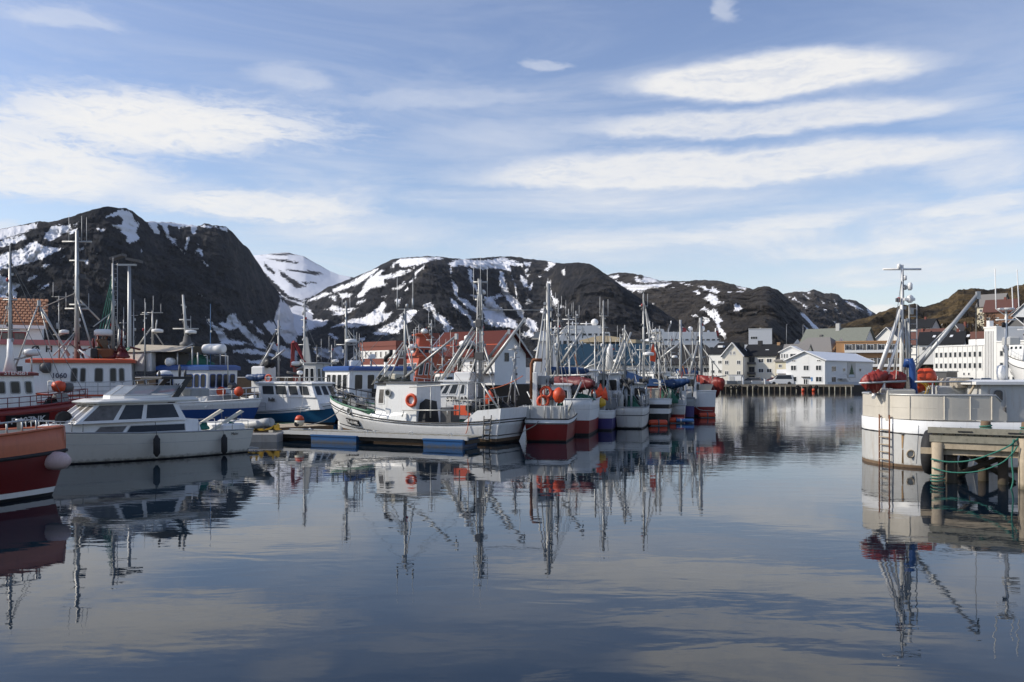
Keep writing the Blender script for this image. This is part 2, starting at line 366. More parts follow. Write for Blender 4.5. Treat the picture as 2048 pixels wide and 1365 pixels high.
def terrain(name, ridge, D, foot, prof, mats, step=1.6, rows=150, amp=18, gs=.012, snow=(), bare=(), jag=.8, seed=0, aniso=1., ribs=3.2, z_foot=-4., back=1.2):
    r = np.array(ridge, float); D = np.array(D, float); foot = np.array(foot, float); prof = np.array(prof, float)
    u = np.arange(r[0, 0], r[-1, 0] + step, step); k = (u - CX) / F
    ry = np.interp(u, r[:, 0], r[:, 1]) + (fbm(u * .12, u * 0 + seed, 4, .6) - .5) * jag * 4
    Dr = smooth(u, D); Fo = smooth(u, foot); zr = EYE + (HZ - ry) / F * Dr
    t = np.concatenate([np.linspace(-.5, -.02, 8), np.linspace(0, 1, rows) ** 1.15])
    T, U = np.meshgrid(t, u, indexing='ij'); DR = Dr[None, :] + 0 * T; FO = Fo[None, :] + 0 * T; ZR = zr[None, :] + 0 * T
    Y = DR - T * (DR - FO); X = k[None, :] * Y
    kw = max(5, int(70 / step) | 1); kk = np.hanning(kw); kk /= kk.sum(); zs = np.convolve(np.pad(zr, kw // 2, 'edge'), kk, 'valid')[:len(zr)]; wS = np.clip(T * 3.5, 0, 1); ZE = ZR * (1 - wS) + zs[None, :] * wS
    pr = np.interp(T, prof[:, 0], prof[:, 1]); Z = np.where(T >= 0, z_foot + (ZE - z_foot) * pr, ZR - (ZR - z_foot) * np.minimum(1, -T * back * 1.7))
    env = np.sin(np.pi * np.clip(T, 0, 1)) ** .6 * (T > 0)
    A = fbm(X * gs + seed, Y * gs * aniso + seed * 2, 6, .55, True) - .62
    Bn = fbm(X * gs * .35 + seed * 3, Y * gs * .35, 3) - .5
    Z = Z + env * amp * (1.1 * A + 1.0 * Bn) + amp * .05 * (fbm(X * gs * 6, Y * gs * 6, 3) - .5) * (T > .01)
    lim = (Y * (ZR - EYE) / DR + EYE) - .15 - .01 * (DR - Y); Z = np.where(T > 0, np.minimum(Z, lim), Z)
    # crags: the face is pushed out and in towards the water, mostly along slanting strata
    wx = X * gs * 1.7 + Y * gs * .6; wz = Z * gs * 2.6 + X * gs * .7; cr = fbm(wx + seed + 1.2 * fbm(wx * .5, wz * .5, 2), wz, 6, .62, True) - .6 + .35 * (fbm(wx * 5, wz * 5 + seed, 4, .6) - .5)
    d = -env * ribs * amp * cr * np.clip(T * 9, 0, 1); Y2 = Y - d; X = k[None, :] * Y2; Z = EYE + (Z - EYE) * Y2 / Y; Y = Y2
    py = HZ - (Z - EYE) / Y * F
    nr, nc = T.shape; n = nr * nc; me = bpy.data.meshes.new(name)
    me.vertices.add(n); me.vertices.foreach_set('co', np.stack([X, Y, Z], -1).astype(np.float32).ravel())
    i = np.arange(nr - 1)[:, None] * nc + np.arange(nc - 1)[None, :]; q = np.stack([i, i + nc, i + nc + 1, i + 1], -1).reshape(-1, 4)
    me.loops.add(q.size); me.loops.foreach_set('vertex_index', q.ravel().astype(np.int32)); me.polygons.add(len(q))
    me.polygons.foreach_set('loop_start', np.arange(0, q.size, 4, dtype=np.int32))
    me.polygons.foreach_set('use_smooth', np.ones(len(q), bool)); me.update(calc_edges=True); me.validate()
    pxv, pyv = U.ravel(), py.ravel()
    sn = polys_sd(pxv, pyv, snow) if snow else np.full(n, -9.)
    if bare: sn = np.minimum(sn, -polys_sd(pxv, pyv, bare) + 0.)
    sn = np.where(T.ravel() < 0, 4, sn) if snow else sn
    a = me.attributes.new('snow', 'FLOAT', 'POINT'); a.data.foreach_set('value', sn.astype(np.float32))
    me.materials.append(mats); o = link(name, me); struct(o); return o, (lambda px, py_: None)
def rock_material(name, cols, snow=True, s=.02, bump=1.4, dist=12.):
    m = bpy.data.materials.new(name); m.use_nodes = True; nt = m.node_tree; L = nt.links; b = nt.nodes['Principled BSDF']; b.inputs['Roughness'].default_value = .95; b.inputs['Specular IOR Level'].default_value = .15
    t = nt.nodes.new('ShaderNodeTexCoord')
    def noise(sc, det=6, rg=.65):
        q = nt.nodes.new('ShaderNodeTexNoise'); q.inputs['Scale'].default_value = sc; q.inputs['Detail'].default_value = det; q.inputs['Roughness'].default_value = rg; L.new(t.outputs['Object'], q.inputs['Vector']); return q.outputs['Fac']
    r = nt.nodes.new('ShaderNodeValToRGB'); L.new(noise(s), r.inputs[0]); e = r.color_ramp.elements
    e[0].position = .3; e[0].color = (*cols[0], 1); e[1].position = .72; e[1].color = (*cols[-1], 1)
    for i, c in enumerate(cols[1:-1]): q = e.new(.3 + .42 * (i + 1) / (len(cols) - 1)); q.color = (*c, 1)
    f2 = nt.nodes.new('ShaderNodeMix'); f2.data_type = 'RGBA'; f2.blend_type = 'MULTIPLY'; f2.inputs[0].default_value = .75; L.new(r.outputs[0], f2.inputs[6])
    g = nt.nodes.new('ShaderNodeMapRange'); L.new(noise(s * 9, 4), g.inputs[0]); g.inputs[1].default_value = .3; g.inputs[2].default_value = .7; g.inputs[3].default_value = .30; g.inputs[4].default_value = 1.7
    L.new(g.outputs[0], f2.inputs[7]); out = f2.outputs[2]
    bp = nt.nodes.new('ShaderNodeBump'); bp.inputs['Strength'].default_value = bump; bp.inputs['Distance'].default_value = dist; ad = nt.nodes.new('ShaderNodeMath'); ad.operation = 'MULTIPLY_ADD'; L.new(noise(s * 11, 5, .7), ad.inputs[0]); ad.inputs[1].default_value = .28; L.new(noise(s * 2.2, 8, .72), ad.inputs[2]); L.new(ad.outputs[0], bp.inputs['Height'])
    if snow:
        at = nt.nodes.new('ShaderNodeAttribute'); at.attribute_name = 'snow'
        def mth(op, a, c, d=None):
            q = nt.nodes.new('ShaderNodeMath'); q.operation = op
            for i, v in enumerate((a, c, d)):
                if v is None: continue
                if isinstance(v, (int, float)): q.inputs[i].default_value = v
                else: L.new(v, q.inputs[i])
            return q.outputs[0]
        e1 = mth('ADD', mth('MULTIPLY_ADD', noise(.04, 6, .75), 15., -7.5), mth('MULTIPLY_ADD', noise(.16, 5, .7), 9., -4.6)); e2 = mth('ADD', at.outputs['Fac'], e1)
        mr = nt.nodes.new('ShaderNodeMapRange'); L.new(e2, mr.inputs[0]); mr.inputs[1].default_value = -.5; mr.inputs[2].default_value = .7
        sm = nt.nodes.new('ShaderNodeMix'); sm.data_type = 'RGBA'; L.new(noise(.012, 4), sm.inputs[0]); sm.inputs[6].default_value = (.62, .63, .66, 1); sm.inputs[7].default_value = (.84, .85, .88, 1)
        mx = nt.nodes.new('ShaderNodeMix'); mx.data_type = 'RGBA'; L.new(mr.outputs[0], mx.inputs[0]); L.new(out, mx.inputs[6]); L.new(sm.outputs[2], mx.inputs[7]); out = mx.outputs[2]
        bs2 = mth('MULTIPLY_ADD', mr.outputs[0], -bump * .85, bump); L.new(bs2, bp.inputs['Strength'])
    L.new(out, b.inputs['Base Color']); L.new(bp.outputs[0], b.inputs['Normal']); return m
ROCK = rock_material('mountain_rock', [(.012, .013, .016), (.030, .030, .033), (.088, .078, .068)])
ROCK2 = rock_material('hill_rock_brown', [(.034, .030, .027), (.064, .055, .046), (.105, .09, .073)])
HEATH = rock_material('heath_hill', [(.014, .013, .012), (.045, .036, .024), (.12, .085, .042), (.18, .13, .07)], snow=False, s=.07, bump=1.3, dist=3.)
c1 = lambda *p: crop((0, 400), 4.55, *p)
c2 = lambda *p: crop((300, 430), 4.55, *p)
c3 = lambda *p: crop((600, 490), 5.689, *p)
c4 = lambda *p: crop((880, 490), 5.689, *p)
c5 = lambda *p: crop((1180, 520), 6.827, *p)
c6 = lambda *p: crop((1440, 540), 6.0235, *p)
LEFT = c1([(0, 265), (180, 240), (345, 212), (340, 255), (250, 290), (160, 320), (60, 350), (0, 365), (-300, 420), (-300, 300)],
          [(0, 378), (120, 350), (235, 312), (230, 350), (150, 395), (40, 425), (0, 428), (-200, 470), (-200, 420)],
          [(420, 300), (470, 240), (640, 225), (650, 260), (560, 320), (470, 370), (390, 360)], [(640, 290), (700, 262), (690, 300), (640, 310)], [(650, 235), (715, 200), (690, 225)],
          [(0, 510), (60, 480), (180, 450), (330, 370), (370, 420), (500, 430), (580, 440), (480, 490), (370, 545), (230, 585), (150, 600), (0, 635), (-300, 680), (-300, 560)],
          [(360, 620), (400, 590), (455, 590), (410, 635)], [(250, 735), (270, 700), (340, 690), (310, 720)], [(355, 815), (440, 765), (447, 772), (380, 818)], [(310, 805), (360, 775), (355, 795)],
          [(0, 690), (60, 700), (70, 740), (200, 775), (130, 820), (170, 850), (150, 885), (0, 890), (-300, 900), (-300, 690)],
          [(960, 158), (1040, 115), (1090, 82), (1195, 110), (1225, 180), (1262, 215), (1240, 300), (1275, 345), (1200, 400), (1155, 390), (1150, 330), (1090, 270), (1020, 230), (1110, 225), (1120, 180), (1080, 145)],
          [(770, 555), (800, 550), (800, 590), (780, 580)], [(850, 500), (885, 482), (880, 498)], [(870, 265), (905, 255), (900, 268)], [(910, 275), (945, 268), (930, 282)], [(560, 530), (605, 500), (590, 525)], [(720, 460), (765, 430), (740, 458)],
          [(1330, 200), (1440, 200), (1430, 270), (1480, 325), (1400, 300)], [(1280, 450), (1295, 470), (1285, 485)]) + \
       c2([(0, 60), (200, 70), (440, 98), (420, 130), (405, 190), (385, 180), (375, 110), (270, 110), (265, 150), (250, 110), (160, 100), (175, 190), (240, 220), (235, 265), (200, 255), (140, 190), (110, 100), (90, 80), (0, 85)],
          [(10, 100), (60, 110), (110, 180), (50, 170)], [(335, 200), (375, 190), (348, 270), (310, 360), (322, 260)], [(245, 280), (300, 325), (290, 335)], [(412, 345), (440, 295), (478, 330), (472, 372), (440, 335)], [(430, 260), (448, 270), (445, 300)], [(480, 415), (500, 440), (540, 465), (515, 470)],
          [(440, 105), (500, 90), (620, 102), (690, 106), (722, 135), (690, 152), (600, 122), (500, 130)],
          [(505, 935), (560, 980), (650, 1040), (700, 1040), (640, 1000), (610, 980), (680, 985), (720, 900), (770, 900), (830, 990), (930, 1080), (1020, 1140), (1060, 1230), (960, 1200), (880, 1170), (800, 1190), (650, 1170), (620, 1110), (560, 1020)],
          [(740, 1230), (900, 1218), (1130, 1268), (1140, 1292), (900, 1262), (760, 1258)], [(870, 1310), (940, 1330), (1050, 1310), (1080, 1360), (900, 1350)], [(965, 1015), (1045, 1090), (975, 1062)], [(893, 972), (950, 958), (930, 987)], [(450, 715), (495, 750), (485, 752)])
VALLEY = c2([(1185, 765), (1280, 840), (1340, 825), (1440, 850), (1480, 900), (1480, 950), (1620, 960), (1600, 1010), (1440, 1050), (1340, 1100), (1330, 1170), (1240, 1170), (1180, 1080), (1130, 960), (1150, 880)], [(1040, 990), (1090, 960), (1140, 1000), (1150, 1060), (1110, 1100), (1060, 1040)], [(1060, 1160), (1200, 1190), (1340, 1240), (1340, 1330), (1200, 1290)], [(1180, 740), (1260, 770), (1330, 790), (1430, 800), (1430, 830), (1320, 810)])
BARE_L = c2([(640, 1050), (800, 1040), (900, 1130), (960, 1190), (860, 1160), (720, 1130)])
terrain('mountain', [(-700, 560), (-420, 520), (-200, 478), (0, 458), (13, 456), (50, 449), (77, 443), (97, 445), (114, 442), (141, 434), (171, 424), (198, 416), (216, 413), (235, 416), (252, 417), (264, 422), (277, 433), (292, 444), (316, 444), (343, 445), (374, 450), (400, 452), (409, 447), (423, 450), (452, 453), (463, 463), (476, 478), (487, 490), (498, 498), (511, 518), (520, 531), (537, 560), (559, 588), (575, 606), (590, 640), (625, 685), (690, 735), (760, 750)],
        [(-700, 1250), (0, 1180), (210, 1180), (300, 1320), (330, 1380), (400, 1400), (460, 1420), (560, 1900), (620, 2050), (760, 2150)], [(-700, 560), (0, 700), (200, 850), (420, 1050), (560, 1300), (760, 1500)],
        [(0, 1), (.04, .985), (.3, .62), (.6, .25), (.8, .09), (1, 0)], ROCK, amp=26, gs=.009, snow=LEFT + VALLEY, bare=BARE_L, seed=1, rows=190, step=1.5)
SN_S = c2([(850, 270), (1000, 362), (1250, 338), (1400, 378), (1560, 468), (1830, 560), (1820, 610), (1700, 660), (1500, 735), (1400, 790), (1250, 730), (1080, 560), (900, 380)],
          [(1080, 630), (1150, 690), (1260, 770), (1400, 800), (1440, 840), (1320, 800), (1180, 740)],
          [(1185, 765), (1280, 840), (1340, 825), (1440, 850), (1480, 900), (1480, 950), (1620, 960), (1600, 1010), (1440, 1050), (1340, 1100), (1330, 1170), (1240, 1170), (1180, 1080), (1130, 960), (1150, 880)],
          [(1040, 990), (1090, 960), (1140, 1000), (1150, 1060), (1110, 1100), (1060, 1040)], [(1060, 1160), (1200, 1190), (1340, 1240), (1340, 1330), (1200, 1290)])
BARE_S = c2([(1060, 398), (1250, 412), (1350, 428), (1340, 445), (1200, 425)], [(1170, 500), (1350, 620), (1420, 655), (1330, 668), (1210, 570)], [(1380, 608), (1510, 618), (1420, 632)], [(1230, 498), (1540, 515), (1580, 550), (1400, 530)],
            [(1070, 355), (1200, 352), (1290, 340), (1310, 360), (1160, 372)], [(1040, 440), (1140, 520), (1130, 545), (1050, 480)], [(1160, 700), (1300, 760), (1400, 772), (1520, 735), (1700, 690), (1400, 800)])
terrain('mountain', [(380, 560), (440, 520), (520, 510), (533, 509), (548, 507), (575, 505), (586, 508), (608, 513), (623, 522), (643, 533), (660, 543), (678, 550), (696, 553), (720, 558), (760, 575), (820, 600)],
        [(380, 2700), (820, 2700)], [(380, 1500), (820, 1500)], [(0, 1), (.2, .86), (.45, .5), (.62, .37), (.8, .12), (1, 0)], ROCK, amp=10, gs=.005, ribs=1.2, jag=.2, snow=SN_S, bare=BARE_S, seed=4, rows=130)
SN_C = c3([(560, 430), (700, 350), (850, 270), (885, 270), (850, 320), (760, 390), (700, 430), (560, 490), (380, 540), (370, 500)],
          [(640, 600), (700, 520), (760, 400), (830, 350), (910, 290), (960, 285), (900, 350), (1040, 330), (1060, 370), (970, 400), (960, 440), (990, 440), (960, 470), (800, 500), (720, 590)],
          [(1040, 350), (1140, 290), (1200, 300), (1300, 260), (1240, 320), (1060, 385)], [(1150, 155), (1600, 140), (1640, 155), (1500, 180), (1350, 225), (1250, 250), (1140, 255), (1130, 215), (1090, 205), (1050, 270), (1020, 280), (1050, 220), (1100, 180)],
          [(1310, 310), (1420, 235), (1400, 270), (1340, 320), (1315, 385), (1305, 340)], [(1035, 515), (1190, 420), (1195, 450), (1160, 490), (1060, 518)], [(1165, 548), (1220, 478), (1238, 512)], [(1240, 420), (1280, 395), (1260, 440)],
          [(275, 740), (390, 690), (500, 720), (650, 715), (560, 770), (430, 805), (360, 800), (420, 750)], [(345, 945), (560, 860), (700, 830), (860, 740), (950, 650), (980, 680), (950, 770), (1050, 770), (1000, 840), (880, 910), (700, 930), (600, 950), (480, 920)],
          [(820, 1015), (900, 950), (1080, 870), (1180, 770), (1250, 730), (1350, 740), (1260, 860), (1140, 960), (1120, 1010), (950, 1030)],
          [(1390, 690), (1480, 645), (1530, 710), (1550, 770), (1650, 830), (1750, 960), (1700, 960), (1720, 1020), (1680, 1020), (1610, 950), (1640, 930), (1560, 860), (1500, 770), (1410, 730)],
          [(330, 1010), (420, 1030), (430, 1075), (360, 1060)], [(150, 1170), (290, 1170), (320, 1190), (460, 1150), (500, 1200), (500, 1290), (350, 1310), (300, 1290), (160, 1240)], [(640, 1070), (745, 1045), (740, 1085), (680, 1090)],
          [(640, 650), (740, 620), (740, 640), (640, 690)], [(440, 555), (600, 560), (560, 590), (480, 620)], [(330, 590), (420, 575), (400, 635)], [(70, 645), (280, 540), (360, 550), (180, 625)], [(1080, 620), (1160, 600), (1120, 690), (1090, 680)], [(920, 590), (980, 568), (950, 595)]) + \
       c4([(90, 215), (210, 165), (500, 178), (700, 143), (940, 210), (930, 245), (800, 232), (800, 295), (680, 272), (600, 268), (450, 285), (360, 255), (240, 235), (150, 255)],
          [(320, 270), (370, 280), (370, 400), (430, 490), (430, 540), (340, 420)], [(118, 250), (130, 250), (128, 370), (118, 360)], [(130, 390), (190, 470), (210, 590), (290, 620), (430, 740), (440, 790), (300, 700), (220, 650), (170, 580)],
          [(110, 590), (230, 700), (320, 760), (400, 900), (420, 940), (340, 920), (320, 830), (160, 710)], [(680, 300), (720, 320), (740, 430), (790, 560), (890, 620), (950, 760), (960, 830), (1100, 900), (1110, 970), (1060, 1000), (980, 900), (880, 780), (800, 680), (720, 560), (670, 430)],
          [(500, 590), (600, 590), (640, 680), (700, 720), (760, 820), (860, 860), (900, 950), (700, 940), (520, 900), (500, 780), (430, 650), (345, 565), (430, 570), (440, 650), (520, 700)], [(600, 590), (680, 550), (720, 590), (650, 610)],
          [(908, 330), (995, 410), (992, 475), (958, 472), (918, 400)], [(950, 270), (1000, 260), (1022, 300), (970, 312)], [(950, 200), (1040, 190), (1020, 240), (970, 230)], [(1190, 290), (1240, 230), (1220, 187), (1315, 203), (1300, 240), (1230, 280), (1240, 308)],
          [(1212, 420), (1250, 415), (1272, 580), (1362, 640), (1310, 712), (1258, 660)], [(848, 440), (872, 480), (878, 590), (855, 605)], [(1130, 740), (1200, 715), (1212, 795), (1160, 785)], [(1000, 830), (1095, 870), (1105, 935), (960, 925)], [(900, 1000), (1050, 978), (1065, 1035), (950, 1055)],
          [(975, 665), (998, 605), (1062, 650), (992, 685)], [(1365, 675), (1432, 715), (1375, 715)], [(1010, 505), (1052, 430), (1022, 525)], [(1120, 350), (1165, 350), (1140, 378)], [(1390, 290), (1420, 260), (1415, 345), (1390, 340)], [(985, 340), (1020, 340), (1000, 365)], [(1670, 770), (1725, 750), (1690, 775)], [(815, 345), (840, 390), (830, 395)])
terrain('mountain', [(540, 690), (580, 625), (610, 603), (625, 595), (653, 576), (679, 566), (704, 557), (723, 548), (741, 541), (755, 534), (767, 527), (786, 519), (802, 516), (823, 515), (846, 513), (876, 513), (899, 517), (916, 518), (943, 518), (960, 516), (1000, 513), (1021, 513), (1038, 515), (1065, 519), (1091, 522), (1110, 526), (1126, 527), (1152, 525), (1179, 528), (1193, 535), (1205, 544), (1216, 551), (1240, 569), (1270, 590), (1310, 612), (1380, 660), (1450, 735)],
        [(540, 2350), (625, 2300), (755, 1950), (850, 1700), (930, 1760), (1000, 1950), (1090, 1980), (1130, 1700), (1180, 1450), (1240, 1330), (1450, 1250)], [(540, 1350), (720, 1150), (1000, 1100), (1200, 900), (1450, 850)],
        [(0, 1), (.05, .985), (.14, .9), (.38, .5), (.65, .2), (.85, .06), (1, 0)], ROCK, amp=30, gs=.009, snow=SN_C + VALLEY, seed=9, rows=190, step=1.5)
SN_R = c5([(250, 225), (390, 205), (400, 235), (330, 260)], [(290, 265), (480, 325), (720, 340), (900, 330), (1100, 320), (990, 380), (820, 380), (770, 420), (660, 450), (640, 410), (580, 435), (490, 400), (390, 330)],
          [(610, 260), (640, 235), (700, 280), (740, 230), (900, 258), (950, 300), (740, 320), (620, 305)], [(1060, 375), (1150, 373), (1080, 392)], [(1300, 335), (1420, 345), (1340, 357)], [(1220, 306), (1300, 310), (1250, 322)], [(980, 293), (1095, 293), (1050, 310)], [(490, 460), (612, 458), (550, 487)],
          [(500, 600), (600, 545), (608, 565), (530, 618)], [(463, 845), (530, 770), (545, 680), (588, 618), (603, 710), (722, 678), (690, 742), (580, 812), (480, 862)], [(1478, 363), (1580, 357), (1590, 395), (1660, 410), (1670, 373), (1775, 430), (1730, 462), (1620, 432), (1560, 395)],
          [(1558, 535), (1630, 458), (1742, 500), (1752, 560), (1835, 577), (1690, 635), (1620, 570)], [(1503, 690), (1560, 648), (1640, 690), (1732, 668), (1762, 780), (1805, 830), (1765, 880), (1865, 1050), (1835, 1075), (1740, 970), (1730, 870), (1690, 820), (1600, 760), (1590, 700)],
          [(1520, 770), (1632, 800), (1632, 832), (1560, 882)], [(1378, 760), (1450, 743), (1492, 777), (1420, 777)], [(1943, 620), (2000, 588), (2060, 640), (2060, 690), (1980, 702)], [(1420, 440), (1470, 413), (1512, 482)], [(220, 872), (282, 788), (272, 872)], [(260, 932), (357, 828), (292, 912)], [(278, 990), (342, 888), (367, 962), (320, 992)],
          [(1880, 445), (1932, 438), (1900, 458)], [(365, 760), (400, 705), (380, 745)], [(845, 600), (885, 585), (865, 605)]) + \
       c6([(148, 415), (200, 398), (272, 470), (270, 492), (188, 497)], [(190, 193), (312, 222), (302, 238), (200, 212)], [(208, 255), (282, 263), (240, 274)], [(95, 268), (138, 266), (110, 280)], [(398, 510), (458, 530), (400, 528)], [(960, 512), (1105, 545), (1115, 600), (1175, 660), (1255, 732), (1190, 748), (1110, 690), (1060, 620), (1000, 580)], [(1012, 668), (1080, 710), (1180, 750), (1100, 770), (1050, 732)])
terrain('hill', [(1120, 640), (1180, 575), (1214, 550), (1239, 545), (1256, 546), (1282, 550), (1291, 554), (1310, 558), (1319, 562), (1341, 562), (1378, 563), (1389, 561), (1414, 560), (1436, 562), (1458, 567), (1473, 571), (1495, 576), (1506, 579), (1515, 576), (1528, 573), (1540, 574), (1546, 578), (1556, 580), (1566, 588), (1580, 603), (1589, 613), (1606, 626), (1623, 643), (1639, 660), (1680, 700), (1760, 735)],
        [(1120, 2300), (1214, 2200), (1300, 1900), (1400, 1550), (1480, 1400), (1530, 1200), (1560, 1300), (1760, 1500)], [(1120, 1300), (1300, 1000), (1450, 760), (1760, 700)], [(0, 1), (.12, .93), (.4, .66), (.7, .3), (1, 0)], ROCK2, amp=22, gs=.009, snow=SN_R, seed=15, rows=170, step=1.4)
SN_R2 = c6([(890, 335), (972, 388), (972, 412), (908, 372)], [(988, 415), (1097, 465), (1040, 468)], [(1008, 303), (1092, 345), (1060, 352)], [(1378, 378), (1412, 420), (1388, 432)], [(1378, 453), (1478, 562), (1440, 532)], [(1248, 473), (1282, 480), (1265, 517)],
           [(1518, 378), (1600, 408), (1737, 502), (1640, 462), (1550, 412)], [(1778, 478), (1838, 520), (1812, 547), (1783, 512)], [(868, 348), (892, 348), (885, 377)], [(1158, 428), (1184, 455), (1170, 455)], [(1228, 378), (1262, 402), (1245, 405)], [(820, 320), (855, 325), (830, 335)], [(1040, 268), (1080, 275), (1060, 285)], [(1300, 385), (1330, 385), (1315, 398)], [(1360, 625), (1390, 632), (1375, 640)])
terrain('mountain', [(1500, 640), (1550, 600), (1566, 588), (1578, 585), (1598, 583), (1614, 584), (1628, 579), (1639, 583), (1649, 587), (1662, 586), (1676, 589), (1686, 598), (1699, 600), (1712, 601), (1722, 608), (1734, 616), (1744, 623), (1754, 630), (1764, 638), (1800, 670), (1900, 735)],
        [(1500, 2200), (1630, 2100), (1900, 2300)], [(1500, 1500), (1900, 1500)], [(0, 1), (.3, .66), (.7, .25), (1, 0)], ROCK2, amp=30, gs=.011, snow=SN_R2, seed=22, rows=110, step=1.3)
terrain('hill', [(1560, 700), (1600, 680), (1640, 663), (1650, 659), (1672, 651), (1692, 647), (1710, 640), (1730, 636), (1752, 630), (1767, 622), (1787, 615), (1811, 611), (1829, 608), (1839, 612), (1851, 613), (1869, 609), (1885, 602), (1897, 596), (1905, 588), (1917, 581), (1929, 579), (1943, 577), (1959, 579), (1975, 580), (1991, 577), (2008, 579), (2028, 573), (2048, 568), (2150, 552), (2400, 520), (2900, 560)],
        [(1560, 420), (1700, 400), (1905, 370), (2900, 420)], [(1560, 236), (1900, 240), (2900, 250)], [(0, 1), (.1, .9), (.3, .62), (.6, .33), (.85, .1), (1, 0)], HEATH, amp=11, gs=.045, ribs=.8, seed=31, rows=120, step=1.4, jag=1.3, z_foot=1.2, back=.5)
# ------------------------------------------------------------------ water
wm = bpy.data.materials.new('harbour_water'); wm.use_nodes = True; nt = wm.node_tree; L = nt.links; b = nt.nodes['Principled BSDF']
b.inputs['Base Color'].default_value = (.004, .011, .020, 1); b.inputs['Roughness'].default_value = .012; b.inputs['IOR'].default_value = 1.333; b.inputs['Specular IOR Level'].default_value = .5
t = nt.nodes.new('ShaderNodeTexCoord')
def wv(scale, sx, sy, det, rot=0., dist=0.):
    mp = nt.nodes.new('ShaderNodeMapping'); mp.inputs['Scale'].default_value = (sx, sy, 1); mp.inputs['Rotation'].default_value = (0, 0, rot); L.new(t.outputs['Object'], mp.inputs[0])
    n = nt.nodes.new('ShaderNodeTexNoise'); n.inputs['Scale'].default_value = scale; n.inputs['Detail'].default_value = det; n.inputs['Roughness'].default_value = .5; n.inputs['Distortion'].default_value = dist
    L.new(mp.outputs[0], n.inputs['Vector']); return n.outputs['Fac']
def wmth(op, a, c, d=None):
    q = nt.nodes.new('ShaderNodeMath'); q.operation = op
    for i, v in enumerate((a, c, d)):
        if v is None: continue
        if isinstance(v, (int, float)): q.inputs[i].default_value = v
        else: L.new(v, q.inputs[i])
    return q.outputs[0]
long_w = wv(.22, .8, 1.5, 2, .2); mid_w = wv(.9, .7, 1.6, 2, -.15, .4); small_w = wv(3.2, .8, 1.5, 3, .3)
patch = wv(.035, .6, 1.6, 3, .3)
pm = nt.nodes.new('ShaderNodeMapRange'); L.new(patch, pm.inputs[0]); pm.inputs[1].default_value = .40; pm.inputs[2].default_value = .62; pm.inputs[3].default_value = .35; pm.inputs[4].default_value = 1.0
# the open channel to the right is more ruffled than the sheltered water behind the pontoon
sp = nt.nodes.new('ShaderNodeSeparateXYZ'); L.new(t.outputs['Object'], sp.inputs[0])
ch = nt.nodes.new('ShaderNodeMapRange'); L.new(wmth('ADD', sp.outputs[0], wmth('MULTIPLY', sp.outputs[1], .35)), ch.inputs[0]); ch.inputs[1].default_value = 8; ch.inputs[2].default_value = 40; ch.inputs[3].default_value = 0.; ch.inputs[4].default_value = 1.
hgt = wmth('ADD', wmth('MULTIPLY', long_w, .009), wmth('ADD', wmth('MULTIPLY', mid_w, .0038), wmth('MULTIPLY', wmth('MULTIPLY', small_w, wmth('MULTIPLY_ADD', ch.outputs[0], 1.3, .55)), wmth('MULTIPLY', pm.outputs[0], .0022))))
bp = nt.nodes.new('ShaderNodeBump'); bp.inputs['Strength'].default_value = 1; bp.inputs['Distance'].default_value = 1; L.new(hgt, bp.inputs['Height']); L.new(bp.outputs[0], b.inputs['Normal'])
w = MB(); w.face([(-3600, -300, 0), (3600, -300, 0), (3600, 3400, 0), (-3600, 3400, 0)]); struct(w.build('water', wm))
# ------------------------------------------------------------------ the air
hm = bpy.data.materials.new('haze'); hm.use_nodes = True; hm.node_tree.nodes.clear(); pv = hm.node_tree.nodes.new('ShaderNodeVolumePrincipled'); pv.inputs['Density'].default_value = 2.8e-5; pv.inputs['Color'].default_value = (.72, .82, 1, 1); pv.inputs['Anisotropy'].default_value = .1
ho = hm.node_tree.nodes.new('ShaderNodeOutputMaterial'); hm.node_tree.links.new(pv.outputs[0], ho.inputs['Volume'])
q = MB().box(-3700, 3700, -310, 3500, -12, 410).build('haze', hm); q['kind'] = 'stuff'
# ------------------------------------------------------------------ quays and ground
def slab_struct(name, pts, z0, z1, m, mside=None):
    b = MB(); n = len(pts); b.face([(x, y, z1) for x, y in pts], 0)
    for i in range(n):
        (x0, y0), (x1, y1) = pts[i], pts[(i + 1) % n]; b.face([(x0, y0, z0), (x1, y1, z0), (x1, y1, z1), (x0, y0, z1)], 1)
    return struct(b.build(name, [m, mside or m]))
slab_struct('quay', [(34, 162), (64, 159.5), (110, 176), (175, 168), (380, 160), (380, 300), (60, 320), (-20, 320), (-20, 215), (33, 205)], -2, 1.15, 'asphalt', 'dark_wood')
slab_struct('wharf', [(-42, 79), (-16, 79), (-16, 92), (-42, 92)], -1, 3.05, 'concrete', 'brown_wood')
slab_struct('wharf', [(-30, 95), (14, 98), (25, 137), (-40, 150)], -1, 2.2, 'concrete', 'dark_wood')
slab_struct('wharf', [(-120, 74), (-42, 74), (-42, 110), (-120, 120)], -1, 2.6, 'concrete', 'dark_wood')
